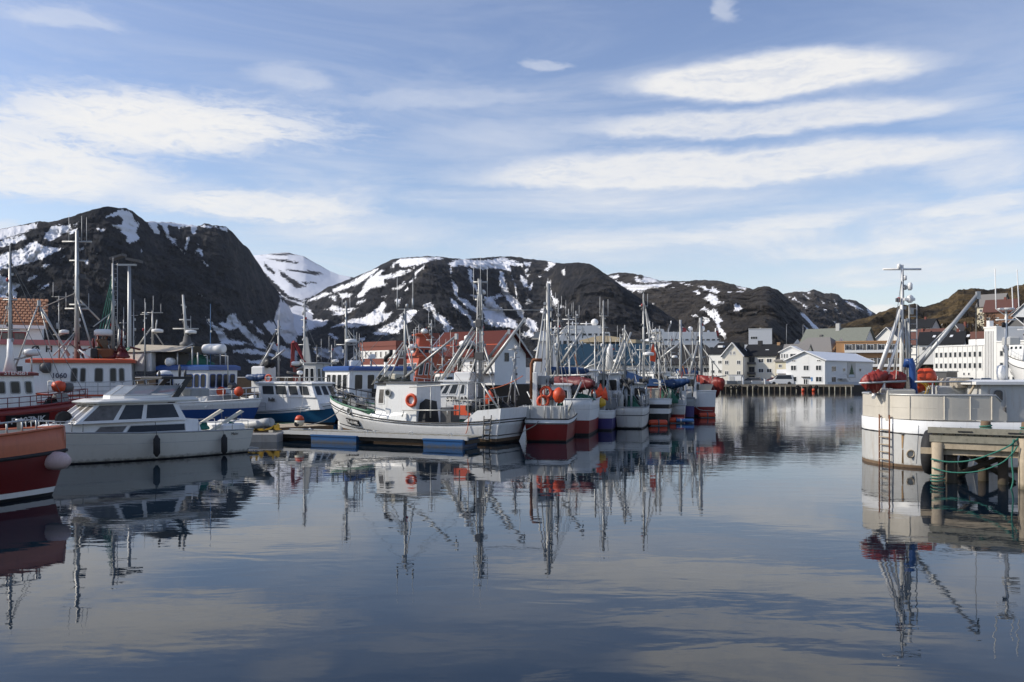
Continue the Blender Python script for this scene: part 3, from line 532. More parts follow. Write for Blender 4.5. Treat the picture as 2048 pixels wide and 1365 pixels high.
# ------------------------------------------------------------------ buildings
class Bld:
    """a house standing on P0-P1 (its front, seen from the water), d deep; local x along the front, y into the house, z up from its ground"""
    def __init__(s, name, label, P0, P1, d, zg, group=None, cat='building'):
        P0, P1 = Vector((*P0, 0)), Vector((*P1, 0)); e = P1 - P0; s.w = e.length; s.d = d; s.zg = zg; s.out = .004
        s.root = thing(name, label, cat, (P0.x, P0.y, zg), math.atan2(e.y, e.x), group); s.h = 0
    def walls(s, h, m, ridge=None, rh=0, name='wall'):
        w, d = s.w, s.d; s.h = h; s.rh = rh; s.ridge = ridge; b = MB()
        b.box(0, w, 0, d, -.3, h)
        if ridge == 'y':                                          # gables at the front and the back
            for y in (0, d): b.face([(0, y, h), (w, y, h), (w / 2, y, h + rh)])
        if ridge == 'x':
            for x in (0, w): b.face([(x, 0, h), (x, d, h), (x, d / 2, h + rh)])
        b.build(name, m, s.root); return s
    def roof(s, m, oh=.45, th=.18, hip=0., name='roof', trim=None):
        w, d, h, rh = s.w, s.d, s.h, s.rh
        if s.ridge in ('x', 'y'):
            half = (w if s.ridge == 'y' else d) / 2; long_ = d if s.ridge == 'y' else w; k = rh / half; b = MB()
            f = (lambda a, c, z: (a, c, z)) if s.ridge == 'y' else (lambda a, c, z: (c, a, z))
            for sg in (0, 1):
                e = -oh if sg == 0 else 2 * half + oh; e0 = -oh + hip * 0; a0, a1 = -oh, long_ + oh
                b.hexa([f(e, a0, h - k * oh + .02), f(half, a0 + hip, h + rh + .02), f(half, a1 - hip, h + rh + .02), f(e, a1, h - k * oh + .02),
                        f(e, a0, h - k * oh + .02 + th), f(half, a0 + hip, h + rh + .02 + th), f(half, a1 - hip, h + rh + .02 + th), f(e, a1, h - k * oh + .02 + th)])
            if hip:
                for a, c in ((a0, a0 + hip), (a1, a1 - hip)):
                    b.face([f(-oh, a, h - k * oh + .02 + th), f(2 * half + oh, a, h - k * oh + .02 + th), f(half, c, h + rh + .02 + th)])
            r = b.build(name, m, s.root)
            if trim:
                for sg in (0, 1):
                    for a in (-oh - .03, long_ + oh + .03):
                        e = -oh if sg == 0 else 2 * half + oh
                        q = MB().pipe([f(e, a, h - k * oh + .1), f(half, a, h + rh + .1)], .13, 4); q.build('barge_board', trim, s.root)
        else:
            r = MB().box(-oh, w + oh, -oh, d + oh, h + .003, h + th).build(name, m, s.root)
        s.rf = r; return s
    def q(s, side, a, z, ww, hh, out=.004):
        w, d = s.w, s.d
        if side == 'front': return [(a, -out, z), (a + ww, -out, z), (a + ww, -out, z + hh), (a, -out, z + hh)]
        if side == 'right': return [(w + out, a, z), (w + out, a + ww, z), (w + out, a + ww, z + hh), (w + out, a, z + hh)]
        return [(-out, d - a, z), (-out, d - a - ww, z), (-out, d - a - ww, z + hh), (-out, d - a, z + hh)]
    def win(s, side, a, z, ww, hh, m=('clean_white', 'window_glass'), fw=.1, mull=1, name='window'):
        return window(s.root, s.q(side, a, z, ww, hh, s.out), m, fw, .05, 0, name, mull)
    def grid(s, side, a0, z0, nx, dx, nz, dz, ww, hh, **k):
        for j in range(nz):
            for i in range(nx): s.win(side, a0 + i * dx, z0 + j * dz, ww, hh, **k)
    def a_at(s, px):
        k = (px - CX) / F; p = s.root.location; e = s.root.rotation_euler.z; return (k * p.y - p.x) / (math.cos(e) - k * math.sin(e))
    def box(s, name, m, x0, x1, y0, y1, z0, z1, parent=None): return MB().box(x0, x1, y0, y1, z0, z1).build(name, m, parent or s.root)
    def chimney(s, x, y, z, hh=1.2, m='brick_red', w=.35): return s.box('chimney', m, x - w, x + w, y - w, y + w, z - .6, z + hh)
def GP(px, Y): return ((px - CX) / F * Y, Y)
# white harbour house with the painted fir tree
b = Bld('harbour_house', 'white boarded harbour house with a white roof and a fir tree on its side', GP(1572, 164.5), GP(1650, 159.8), 30, 1.15)
b.walls(4.7, 'board_white', 'y', 1.65).roof('roof_white', .35, .16, trim='clean_white')
for a in (.9, 3.35, 5.7): b.win('front', a, 2.75, 1.15, 1.05, ('clean_white', 'window_glass'), .1, 1)
for a in (.9, 5.7): b.win('front', a, .6, 1.25, 1.05, mull=1); b.win('front', a + .2, 4.45, .8, .38, mull=1)
b.box('loft_hatch', 'clean_white', 3.2, 4.4, -.03, 0, 4.05, 5.5)
window(b.root, b.q('front', 3.35, .05, 1.0, 1.2), ('clean_white', 'window_glass'), .14, .06, name='door', mull=1)
b.box('door_canopy', 'dark_grey', 3.1, 4.6, -.35, -.003, 1.45, 1.62); b.box('notice_board', 'sign_blue', 4.85, 5.15, -.04, -.003, .75, 1.5)
for a, z in ((3.6, 2.55), (3.6, .5)): b.win('right', a, z, 2.6, 1.1, mull=1)
for a in (10.2, 20.5): b.win('right', a, 2.6, 1.5, .7, mull=0)
b.box('tree_panel', 'light_grey', b.w + .003, b.w + .05, 13.0, 18.2, 1.3, 4.45)
t_ = MB()
for i in range(5): z = 2.0 + i * .36; r_ = 1.9 - i * .36; t_.face([(b.w + .065 + i * .004, 15.6 - r_, z), (b.w + .065 + i * .004, 15.6 + r_, z), (b.w + .065 + i * .004, 15.6, z + .72)])
t_.build('painted_fir', 'fir_green', b.root); MB().box(b.w + .053, b.w + .062, 13.8, 17.4, 1.5, 2.0).build('painted_snow', 'snow_mark', b.root)
st = MB()
for i in range(7): st.box(b.w + .05, b.w + 1.0, 11.5 - i * .4, 11.9 - i * .4, .1 + (6 - i) * 0 + .12 * i * 1.4, .2 + .12 * i * 1.4)
st.pipe([(b.w + .95, 11.8, .9), (b.w + .95, 9.2, 2.1), (b.w + .95, 7.5, 2.1)], .04, 4); st.build('outside_stair', 'galvanised', b.root)['kind'] = 'stuff'
b.box('landing', 'galvanised', b.w + .05, b.w + 1.0, 7.2, 9.1, 1.15, 1.25)
# cream house: gabled end and its wing
b = Bld('gabled_house', 'cream three storey house with its tall gable end to the water and a black roof', GP(1444.5, 175.5), GP(1486, 173.3), 5.2, 1.15)
b.walls(5.9, 'render_cream', 'y', 2.5).roof('roof_black', .3, .15, trim='clean_white')
for z in (1.9, 4.05): b.grid('front', .5, z, 2, b.w - 1.8, 1, 1, .8, .85)
b.grid('front', b.w / 2 - .68, 6.0, 2, .75, 1, 1, .5, .8); b.grid('front', .5, .25, 2, b.w - 1.8, 1, 1, .8, .6)
b.chimney(b.w * .72, 3.6, 7.5, 1.2, 'black', .4)
MB().pipe([(b.w + .12, .3, 0), (b.w + .12, .3, 5.8)], .07, 5).build('downpipe', 'clean_white', b.root)
b = Bld('house_wing', 'cream wing with a black roof and wall windows beside the gabled end', (47.9, 177.2), (53.66, 173.17), 9, 1.15)
b.walls(5.85, 'render_cream', 'x', 2.35).roof('roof_black', .3, .15)
for z in (.2, 2.35, 4.4):
    b.win('front', 1.5, z - (.3 if z > 1 else 0), 1.25, 1.55, ('dark_grey', 'window_glass'), .1, 1, 'balcony_door')
    for a in (3.5, 5.2): b.win('front', a, z, 1.15, .9)
for z in (2.0, 4.05): b.box('balcony', 'dark_grey', 1.35, 2.95, -.7, -.003, z, z + .5)
b.chimney(2.5, 4.2, 7.9, 1.2, 'black', .4); b.chimney(6.4, 4.2, 7.9, .8, 'tan_wood', .3); b.win('front', 3.6, .0, .8, 1.2, ('sign_blue', 'window_glass'), .1, 0, 'door')
MB().hexa([(4.3, 2, 6.97), (5.0, 2, 6.97), (5.0, 3, 7.47), (4.3, 3, 7.47), (4.3, 2, 7.07), (5.0, 2, 7.07), (5.0, 3, 7.57), (4.3, 3, 7.57)]).build('skylight', 'roof_white', b.root)
b = Bld('dormer_house', 'pale yellow house with a slate mansard roof and a wide white dormer gable', (53.68, 173.16), (58.2, 170), 9, 1.15)
b.walls(4.8, 'render_yellow', 'x', 3.3).roof('roof_grey', .3, .15)
b.grid('front', .6, 3.35, 3, 1.5, 1, 1, .75, .75); b.grid('front', .6, 1.3, 3, 1.5, 1, 1, .75, .75); b.box('band', 'clean_white', 0, b.w, -.06, -.003, 4.55, 4.78)
dm = MB().box(1.0, 5.3, -.2, 4.5, 5.0, 6.55); dm.face([(1.0, -.2, 6.55), (5.3, -.2, 6.55), (3.15, -.2, 7.6)]); dm = dm.build('dormer', 'board_white_flat', b.root)
for i in range(3): window(dm, [(1.2 + i * .52, -.21, 5.3), (1.55 + i * .52, -.21, 5.3), (1.55 + i * .52, -.21, 6.2), (1.2 + i * .52, -.21, 6.2)], ('clean_white', 'window_glass'), .06, .04)
window(dm, [(3.0, -.21, 5.3), (4.9, -.21, 5.3), (4.9, -.21, 6.2), (3.0, -.21, 6.2)], ('clean_white', 'window_glass'), .06, .04, mull=2)
dr = MB()
for sg in (-1, 1): dr.hexa([(3.15, -.5, 7.62), (3.15 + sg * 2.5, -.5, 6.4), (3.15 + sg * 2.5, 4.6, 6.4), (3.15, 4.6, 7.62), (3.15, -.5, 7.8), (3.15 + sg * 2.5, -.5, 6.55), (3.15 + sg * 2.5, 4.6, 6.55), (3.15, 4.6, 7.8)])
dr.build('dormer_roof', 'clean_white', b.root)
b = Bld('porch_shed', 'small brown and white porch shed between the white harbour house and the yellow house', GP(1556, 166), GP(1572, 165.5), 2.5, 1.15, cat='shed')
b.walls(2.3, 'wood_door', 'x', .6).roof('clean_white', .3, .1); b.win('front', .3, .2, .9, 1.3, mull=0)
b = Bld('tarpaulin_store', 'low pale storage container on the quay by the cream gable', GP(1457, 166), GP(1482, 165), 3, 1.15, cat='container')
b.walls(1.9, 'board_white', None).roof('light_grey', .08, .1); b.box('container_door', 'light_grey', .2, 1.1, -.05, -.003, .05, 1.7)
# dark roofed hall left of the cream house
b = Bld('quay_hall', 'long cream quay hall with a dark hipped roof behind the masts', GP(1268, 205), GP(1446, 199), 18, 1.15)
b.walls(4.6, 'render_pale', 'x', 4.4).roof('roof_dark', .9, .25, hip=5.5)
b.grid('front', 1.2, 2.5, 12, 1.7, 1, 1, 1.35, 1.0, m=('dark_grey', 'window_glass')); b.grid('front', .8, .1, 8, 2.5, 1, 1, 2.0, 1.5, m=('dark_grey', 'window_glass'))
b = Bld('roof_block', 'black roofed block joined to the left of the cream gabled house', GP(1418, 190), GP(1455, 187), 10, 1.15)
b.walls(6.6, 'render_pale', 'x', 2.4).roof('roof_black', .3, .15); b.grid('front', .5, 2.2, 2, 1.7, 2, 2.1, 1.0, .8)
MB().box(1.2, 2.4, 1.8, 3.0, 8.0, 8.45).build('skylight', 'roof_white', b.root)
b = Bld('white_hall', 'grey white box shaped hall with few windows on the slope behind the black roofs', (91.3, 328), (99.6, 325.6), 8, 12)
b.walls(8.3, 'board_grey', None).roof('light_grey', .1, .3); b.win('front', .7, 4.4, 2.6, 1.1, mull=2)
for a in (4.9, 6.3): b.win('front', a, .6, .5, 1.1, mull=0)
b.box('low_annexe', 'board_grey', -6, -.01, 1, 12, -1, 2.4); b.box('roof_vent', 'clean_white', 4, 4.6, 5, 5.6, 8.3, 9.0)
for px, w_ in ((1573, .1), (1606, .1)):
    p = GP(px, 315); t_ = thing('lamp_pole', 'thin pole standing on the slope %s the grey white hall' % ('just right of' if px < 1600 else 'well right of'), 'pole', (*p, 12)); MB().pipe([(0, 0, 0), (0, 0, 9.5)], .09, 5, r2=.05).build('pole', 'galvanised', t_)
    MB().pipe([(0, 0, 9.4), (.6, 0, 9.6)], .05, 4).build('arm', 'galvanised', t_)
# slate roofs
b = Bld('slate_house', 'large house with a long grey green slate roof and a chimney below the heath hill', GP(1600, 262), GP(1724, 250), 13, 6)
b.walls(5.6, 'render_pale', 'x', 5.4).roof('roof_slate', .6, .2); b.chimney(9.5, 6, 10.8, 1.8, 'light_grey', .55); b.grid('front', 11, 3.4, 3, 2, 1, 1, 1.2, 1.1)
b.box('roof_vent', 'dark_grey', 4.8, 5.6, 3.2, 3.9, 8.5, 9.2)
b = Bld('slate_house', 'lower house with a brown grey slate roof in front of the long slate roof', GP(1574, 225), GP(1662, 216), 11, 3)
b.walls(6.0, 'render_pale', 'x', 3.6).roof('roof_grey', .5, .2, hip=3.5); b.grid('front', 6, 4.4, 2, .9, 1, 1, .5, .6)
# ochre apartment block
b = Bld('apartment_block', 'flat roofed ochre apartment block with long white balcony bands', GP(1672, 214), GP(1816, 208), 15, 1.15)
b.walls(10.0, 'ochre_panel', None).roof('ochre_panel', .12, .3)
for z in (7.7, 4.2, 1.2):
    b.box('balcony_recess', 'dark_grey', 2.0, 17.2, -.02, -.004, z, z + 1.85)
    bb = b.box('balcony_front', 'clean_white', 2.0, 17.2, -.9, -.8, z - .35, z + .3)
    for i in range(6): b.win('front', 2.3 + i * 2.5, z + .35, 1.5, 1.35, ('clean_white', 'curtain_glass'), .1, 1)
    for i in range(7): b.box('divider', 'clean_white', 2.0 + i * 2.5, 2.12 + i * 2.5, -.85, -.022, z - .3, z + 1.8)
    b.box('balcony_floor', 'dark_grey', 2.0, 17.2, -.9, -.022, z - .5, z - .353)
window(b.root, b.q('right', 5.5, 1.2, .6, 7.0), ('wood_door', 'window_glass'), .1, .05, name='stair_window')
b.box('low_store', 'grey', 9.0, 19.5, -6, -1.0, -.3, 3.0)
# the white office building
O0, O1 = GP(1867, 191), GP(1968, 178)
b = Bld('office_building', 'white three storey quay office with two long rows of square windows and garage doors', O0, O1, 16, 1.15)
b.walls(8.1, 'render_pale', None).roof('clean_white', .15, .25)
dx = (b.w - .6) / 10
for z in (3.3, 5.7): b.grid('front', .55, z, 10, dx, 1, 1, .75, 1.15, m=('light_grey', 'window_glass'), fw=.08, mull=0)
for i in range(11): b.box('pilaster', 'clean_white', .1 + i * dx, .26 + i * dx, -.1, -.003, 2.9, 8.0)
for a in (2.2, 4.7): window(b.root, b.q('front', a, .05, 2.0, 2.05), ('clean_white', 'dark_grey'), .12, .05, name='garage_door')
b.box('side_garage', 'render_pale', -.2, 2.0, -1.2, -.003, -.3, 2.3)
for a in (8.2, 9.5): b.win('front', a, 1.75, .6, .7, mull=0)
b.grid('front', 8.2, .2, 3, .75, 1, 1, .5, .75)
b.box('roof_house', 'light_grey', 6.6, 12.2, 4, 9, 8.35, 11.2); b.box('roof_rail', 'clean_white', 6.4, 12.0, 3.4, 3.5, 8.35, 9.6)
b.box('roof_screen', 'roof_brown', 6.3, 12.2, 3.9, 3.98, 9.7, 11.3)
T0, T1 = GP(1968.5, 177.2), GP(1993, 174)
b = Bld('stair_tower', 'white ribbed stair tower at the right end of the office', T0, T1, 7, 1.15)
b.walls(11.6, 'render_pale', None).roof('clean_white', .1, .3)
for i in range(6): b.box('rib', 'clean_white', .25 + i * .42, .4 + i * .42, -.18, -.003, .3, 11.0)
b.box('chimney', 'clean_white', -.5, .3, 1, 2, -.2, 13.2)
b = Bld('office_wing', 'white office wing with windows right of the stair tower', GP(1993.5, 174), GP(2140, 160), 14, 1.15)
b.walls(8.6, 'render_pale', None).roof('clean_white', .15, .25); b.grid('front', .7, 3.3, 10, 1.35, 2, 2.4, .8, 1.15, m=('light_grey', 'window_glass'), mull=0); b.grid('front', .7, .4, 10, 1.35, 1, 1, .8, 1.2, m=('light_grey', 'window_glass'), mull=0)
b.box('roof_house', 'clean_white', 5, 14, 4, 10, 8.86, 11.8)
b = Bld('quay_store', 'low dark flat roofed store on the quay left of the white office', GP(1852, 180), GP(1893, 177), 6, 1.15)
b.walls(2.5, 'dark_grey', None).roof('grey', .2, .25); b.win('front', .8, .6, 1.6, 1.0, mull=1)
# houses on the hillside
HL = [('hill_house', 'grey house with a dark roof high behind the ochre apartment block', 1812, 1862, 300, 14.5, 5.0, 3.0, 'x', 'render_pale', 'roof_black', 'front'),
      ('hill_house', 'house with a rust red tiled roof above the ochre apartment block', 1826, 1880, 265, 11.0, 2.6, 3.6, 'x', 'render_cream', 'roof_brown', 'front'),
      ('skylight_house', 'black roofed house with a row of white skylights behind the ochre apartment block', 1838, 1926, 240, 8.2, 3.6, 3.3, 'x', 'render_pale', 'roof_black', 'sky'),
      ('hill_house', 'grey gabled house with white barge boards above the long black roof', 1872, 1902, 320, 15.0, 3.2, 3.6, 'y', 'grey', 'roof_grey', 'front'),
      ('hill_house', 'second grey gabled house further right above the black roof', 1893, 1928, 300, 14.5, 2.0, 4.2, 'y', 'dark_grey', 'roof_grey', 'front'),
      ('hill_house', 'big yellow and brown house with a pale slate roof high on the hill', 1954, 2002, 300, 21.0, 6.2, 4.2, 'x', 'render_yellow', 'roof_grey', 'front'),
      ('hill_house', 'red brown house with a steep red roof on the hill by the dark bush', 1968, 2030, 285, 17.0, 7.2, 4.0, 'x', 'wood_door', 'roof_brown', 'front'),
      ('hill_house', 'pale grey house with white window frames at the far right of the hill', 2026, 2080, 270, 16.0, 6.0, 3.8, 'y', 'board_grey', 'roof_black', 'front'),
      ('hill_house', 'dark house with a white edged gable low on the hill by the far right', 2008, 2056, 240, 11.5, 4.6, 3.0, 'y', 'dark_grey', 'roof_dark', 'front'),
      ('hill_house', 'grey house with a broad grey gable behind the ochre block', 1748, 1800, 270, 11.0, 2.8, 4.0, 'y', 'render_pale', 'roof_grey', 'front'),
      ('hill_house', 'small white house with an orange brown roof left of the skylights', 1802, 1836, 250, 8.0, 4.0, 3.6, 'x', 'render_pale', 'roof_brown', 'front')]
for i, (nm, lb, p0, p1, Y, zg, h, rh, rd, wm_, rm, k) in enumerate(HL):
    b = Bld(nm, lb, GP(p0, Y + 3), GP(p1, Y - 3), 9, zg - 2, 'houses on the hillside', 'house'); b.walls(h + 2, wm_, rd, rh).roof(rm, .5, .2, trim='clean_white' if rd == 'y' else None)
    n = max(2, int(b.w / 2.6)); b.grid('front', .8, h - .1 if h < 3 else 3.6, n, (b.w - 1.2) / n, 1 if h < 5 else 2, 2.4, 1.0, 1.1)
    if k == 'sky':
        for j in range(4):
            x = 3.2 + j * 2.2 + (2 if j == 3 else 0); z = h + 2 + rh * .55; MB().hexa([(x, 2.2, z - .1), (x + .7, 2.2, z - .1), (x + .9, 3.0, z + .45), (x + .2, 3.0, z + .45), (x, 2.2, z + .1), (x + .7, 2.2, z + .1), (x + .9, 3.0, z + .65), (x + .2, 3.0, z + .65)]).build('skylight', 'roof_white', b.root)
        b.chimney(9.5, 4.5, h + 2 + rh, 1.0)
    elif i % 2 == 0: b.chimney(b.w * .6, 4.5, h + 2 + rh - .4, 1.3)
# a dark bush between the hill houses
def bush(name, label, c, r, hgt, m, n=420, seed=3, cat='shrub'):
    rr = random.Random(seed); root = thing(name, label, cat, c); b = MB()
    for i in range(n):
        u = rr.random() * 6.283; q = rr.random() ** .4; z = (rr.random() ** .8) * hgt; w_ = r * (1 - .55 * (z / hgt) ** 2) * q; x, y = math.cos(u) * w_, math.sin(u) * w_; s_ = rr.uniform(.25, .55)
        d1 = Vector((rr.uniform(-1, 1), rr.uniform(-1, 1), rr.uniform(-.4, 1))).normalized() * s_; d2 = Vector((rr.uniform(-1, 1), rr.uniform(-1, 1), rr.uniform(-1, 1))).normalized() * s_
        b.face([(x, y, z + .3), Vector((x, y, z + .3)) + d1, Vector((x, y, z + .3)) + d2])
    b.build('crown', m, root, fix=False)['kind'] = 'stuff'
    for i in range(4): u = i * 1.6; MB().pipe([(math.cos(u) * .2, math.sin(u) * .2, -1), (math.cos(u) * r * .5, math.sin(u) * r * .5, hgt * .7)], .12, 5, r2=.03).build('stem', 'dark_wood', root)
mat('bush_brown', (.045, .03, .02), .9, var=.5)
bush('bush', 'dark brown bare bush between the red roofed hill house and the white office', (*GP(1972, 262), 15.0), 5.0, 6.5, 'bush_brown', 900)
# left: tiled office and the warehouse with letters
b = Bld('tiled_house', 'white house with an orange tiled roof and a red framed window at the far left', (-85, 91), GP(84, 105), 9, 2.6)
b.walls(7.0, 'board_white_flat', 'x', 3.0).roof('roof_tile', .5, .25); Wd = b.w
tl = MB()
for j in range(9):
    for i in range(20):
        f_ = (j + .5) / 9; y = -.45 + f_ * 4.85; z = 7.0 - .33 + .3 + (3.0 / 4.5) * (y + .5) ; x = Wd + .4 - i * .5 - (j % 2) * .25; tl.hexa([(x - .23, y - .35, z - .14), (x + .23, y - .35, z - .14), (x + .23, y + .35, z + .2), (x - .23, y + .35, z + .2), (x - .15, y - .35, z - .02), (x + .15, y - .35, z - .02), (x + .15, y + .35, z + .3), (x - .15, y + .35, z + .3)])
tl.build('roof_tiles', 'roof_tile', b.root)['kind'] = 'stuff'
b.box('eaves_board', 'clean_white', 0, Wd + .3, -.6, -.5, 6.3, 6.7); b.win('front', Wd - 5.6, 3.6, 3.9, 2.3, ('deep_red_trim', 'curtain_glass'), .16, 2)
b = Bld('lettered_warehouse', 'long white boarded warehouse with a pink eaves band and black letters on its wall', (-76, 76), GP(200, 95), 9, 2.6)
b.walls(3.9, 'board_white_flat', None).roof('pink_trim', .3, .55)
for ch_, px in (('Ø', 71), ('H', 98)):
    a_ = b.a_at(px); Y_ = b.root.location.y + a_ * math.sin(b.root.rotation_euler.z); text(b.root, ch_, .95, (a_, -.03, EYE - (699 - HZ) * Y_ / F - 2.6), (1, 0, 0), (0, 0, 1), 'black', 'letter', bold=.03)
b.win('front', b.w - 8.4, .8, 1.0, .9, mull=0); b.win('front', b.w - 11.2, .8, 1.0, .9, mull=0); b.box('door_hood', 'deep_red_trim', b.w - 13.5, b.w - 12.0, -.9, -.003, 2.1, 2.3)
# centre: brick office, red roofed house
b = Bld('brick_office', 'red brick office with two bands of white framed windows under a flat roof', GP(718, 126), GP(792, 119), 12, 2.4)
b.walls(4.9, 'brick_red', None).roof('brick_red', .08, .7)
for z in (1.1, 3.15): b.box('window_band', 'render_pale', .25, b.w - .1, -.04, -.003, z, z + 1.15); b.out = .041; b.grid('front', .45, z + .08, 7, (b.w - .5) / 7, 1, 1, .5, .95, m=('clean_white', 'curtain_glass'), fw=.07, mull=0)
b.out = .004
for z in (1.1, 3.15): b.grid('right', .4, z, 8, 1.4, 1, 1, 1.0, 1.1, m=('clean_white', 'curtain_glass'), fw=.08, mull=0)
b.box('stair_head', 'brick_red', 7.2, 9.2, 5, 8, 5.6, 6.9)
b = Bld('red_roof_house', 'white boarded boathouse with a dark red metal roof and a tall gable', GP(1000, 96), GP(1046, 92.5), 11, 2.4, cat='boathouse')
# its gable faces right, its long eaves side faces the harbour
b.root.location = (*GP(862, 101), 2.4); b.root.rotation_euler.z = math.atan2(-6.5, 9.2); b.w = 9.4; b.d = 6.2
b.walls(3.3, 'board_white', 'x', 2.55).roof('roof_red', .55, .16, trim='clean_white')
for i in range(5): b.win('front', .7 + i * 1.7, 1.6, .9, .9, ('clean_white', 'curtain_glass'), .08, 1)
b.win('right', 1.9, 2.4, .8, 1.0, ('dark_grey', 'window_glass'), .08, 0); b.box('snow_guard', 'orange_red', .0, b.w, 1.0, 1.06, 4.2, 4.4)
b.box('gallery', 'clean_white', 0, b.w, -1.0, -.003, 1.0, 1.15)
for i in range(7): MB().pipe([(.2 + i * 1.5, -.95, 1.15), (.2 + i * 1.5, -.95, 2.0)], .04, 4).build('gallery_post', 'clean_white', b.root)
MB().pipe([(0, -.95, 2.0), (b.w, -.95, 2.0)], .05, 4).build('gallery_rail', 'clean_white', b.root)
# blue roofed shed with the sand coloured tent roof
b = Bld('blue_roof_shed', 'long quay shed with a blue metal roof behind the fishing boats', GP(1090, 142), GP(1300, 138), 16, 2.0, cat='shed')
b.walls(2.9, 'board_white', 'x', 3.4).roof('roof_blue', .6, .2); b.grid('front', .6, .9, 9, 1.9, 1, 1, 1.4, 1.0, m=('dark_grey', 'window_glass'))
c0 = GP(1163, 152); b = Bld('canopy_hall', 'hall with an arched sand coloured canopy roof above the blue roof', c0, GP(1275, 148), 8, 2.0, cat='hall')
b.walls(6.6, 'render_pale', None); r_ = MB(); n = 14
pr = [(i / n * b.w, 7.25 + .75 * math.sin(math.pi * min(1, i / n * 1.15)) ** 1.2 * (1 if i < n * .7 else .9)) for i in range(n + 1)]
r_.rings([[(x, -1.2, 6.9 - .25 * (i / n > .8)), (x, 8.5, 6.9), (x, 8.5, z), (x, -1.2, z)] for i, (x, z) in enumerate(pr)], 0, True); r_.build('canopy', 'roof_sand', b.root)
b.grid('front', .6, 4.6, 5, 1.8, 1, 1, 1.2, .9)
# ------------------------------------------------------------------ the quay edge: piles, beam, tyres
root = thing('quay_edge', 'timber quay edge on dark piles along the harbour front', 'quay front', (0, 0, 0)); A_, B_ = Vector((34, 161.6, 0)), Vector((64, 159.1, 0))
e = (B_ - A_); MB().hexa([A_ + Vector((0, 0, .85)), B_ + Vector((0, 0, .85)), B_ + Vector((0, .35, .85)), A_ + Vector((0, .35, .85)), A_ + Vector((0, 0, 1.32)), B_ + Vector((0, 0, 1.32)), B_ + Vector((0, .35, 1.32)), A_ + Vector((0, .35, 1.32))]).build('edge_beam', 'pale_wood', root)
for i in range(30): p = A_ + e * (i + .5) / 30; MB().pipe([p + Vector((0, -.1, -1.5)), p + Vector((0, -.1, .95))], .13, 6).build('pile', 'grey_wood' if i % 3 else 'dark_wood', root)
tyre = None
def tyre_at(p, r, label, group, axis='Y', th=.3):
    t_ = MB().torus((0, 0, 0), r * .7, r * th, axis, 20, 8).build('tyre', 'rubber', None, p); return tag(t_, label, 'tyre', group)
for i, px in enumerate((1462, 1471, 1479, 1500, 1512, 1595, 1621, 1633)):
    Y = 161.6 - (px - 1400) * .0095 - .45; k = (px - CX) / F; Y = (161.6 + .0833 * 34) / (1 + .0833 * k) - .55
    tyre_at((k * Y, Y, .75), .42, ['leftmost black tyre of the cluster hung left of the cream gable', 'middle black tyre of the cluster hung below the container', 'right black tyre of the cluster hung below the container', 'left black tyre of the pair below the house wing', 'right black tyre of the pair below the house wing', 'black tyre hung below the left window of the white harbour house', 'left black tyre of the pair below the door of the white harbour house', 'right black tyre of the pair below the door of the white harbour house'][i], 'tyres hung along the timber quay')
for i, px in enumerate((1606, 1627)):
    k = (px - CX) / F; Y = 158.9; f_ = MB().ball((0, 0, 0), .3, 10, 6, (1, 1, 1.15)).build('float', 'float_orange', None, (k * Y, Y, .25)); tag(f_, 'red float at the quay foot %s' % ('left of the harbour house door' if i == 0 else 'right of the harbour house door'), 'buoy', 'red floats on the quay')
# pale sloping fence and rubble bank right of the harbour house
root = thing('quay_fence', 'pale grey board fence on the bank right of the harbour house', 'fence', (*GP(1655, 161), 0)); P_ = [GP(1655, 161), GP(1696, 163), GP(1742, 168)]
o0 = Vector((*P_[0], 0))
for j in range(2):
    a, c = Vector((*P_[j], 0)) - o0, Vector((*P_[j + 1], 0)) - o0
    for i in range(22):
        p = a.lerp(c, i / 22); q_ = a.lerp(c, (i + .92) / 22); zt = 1.75; MB().hexa([p + Vector((0, 0, .25)), q_ + Vector((0, 0, .25)), q_ + Vector((0, .05, .25)), p + Vector((0, .05, .25)), p + Vector((0, 0, zt)), q_ + Vector((0, 0, zt)), q_ + Vector((0, .05, zt)), p + Vector((0, .05, zt))]).build('plank', 'board_grey', root)
rr = random.Random(4); bk = MB()
for i in range(260):
    px = rr.uniform(1650, 1900); Y = rr.uniform(160.5, 172); x, y = GP(px, Y); s_ = rr.uniform(.25, .7); bk.ball((x, y, rr.uniform(-.2, .5)), s_, 6, 4, (rr.uniform(.8, 1.4), 1, rr.uniform(.6, .9)))
o_ = bk.build('rubble', 'dark_grey', None, fix=False); o_['kind'] = 'stuff'; o_['label'] = 'dark rubble bank below the pale fence'
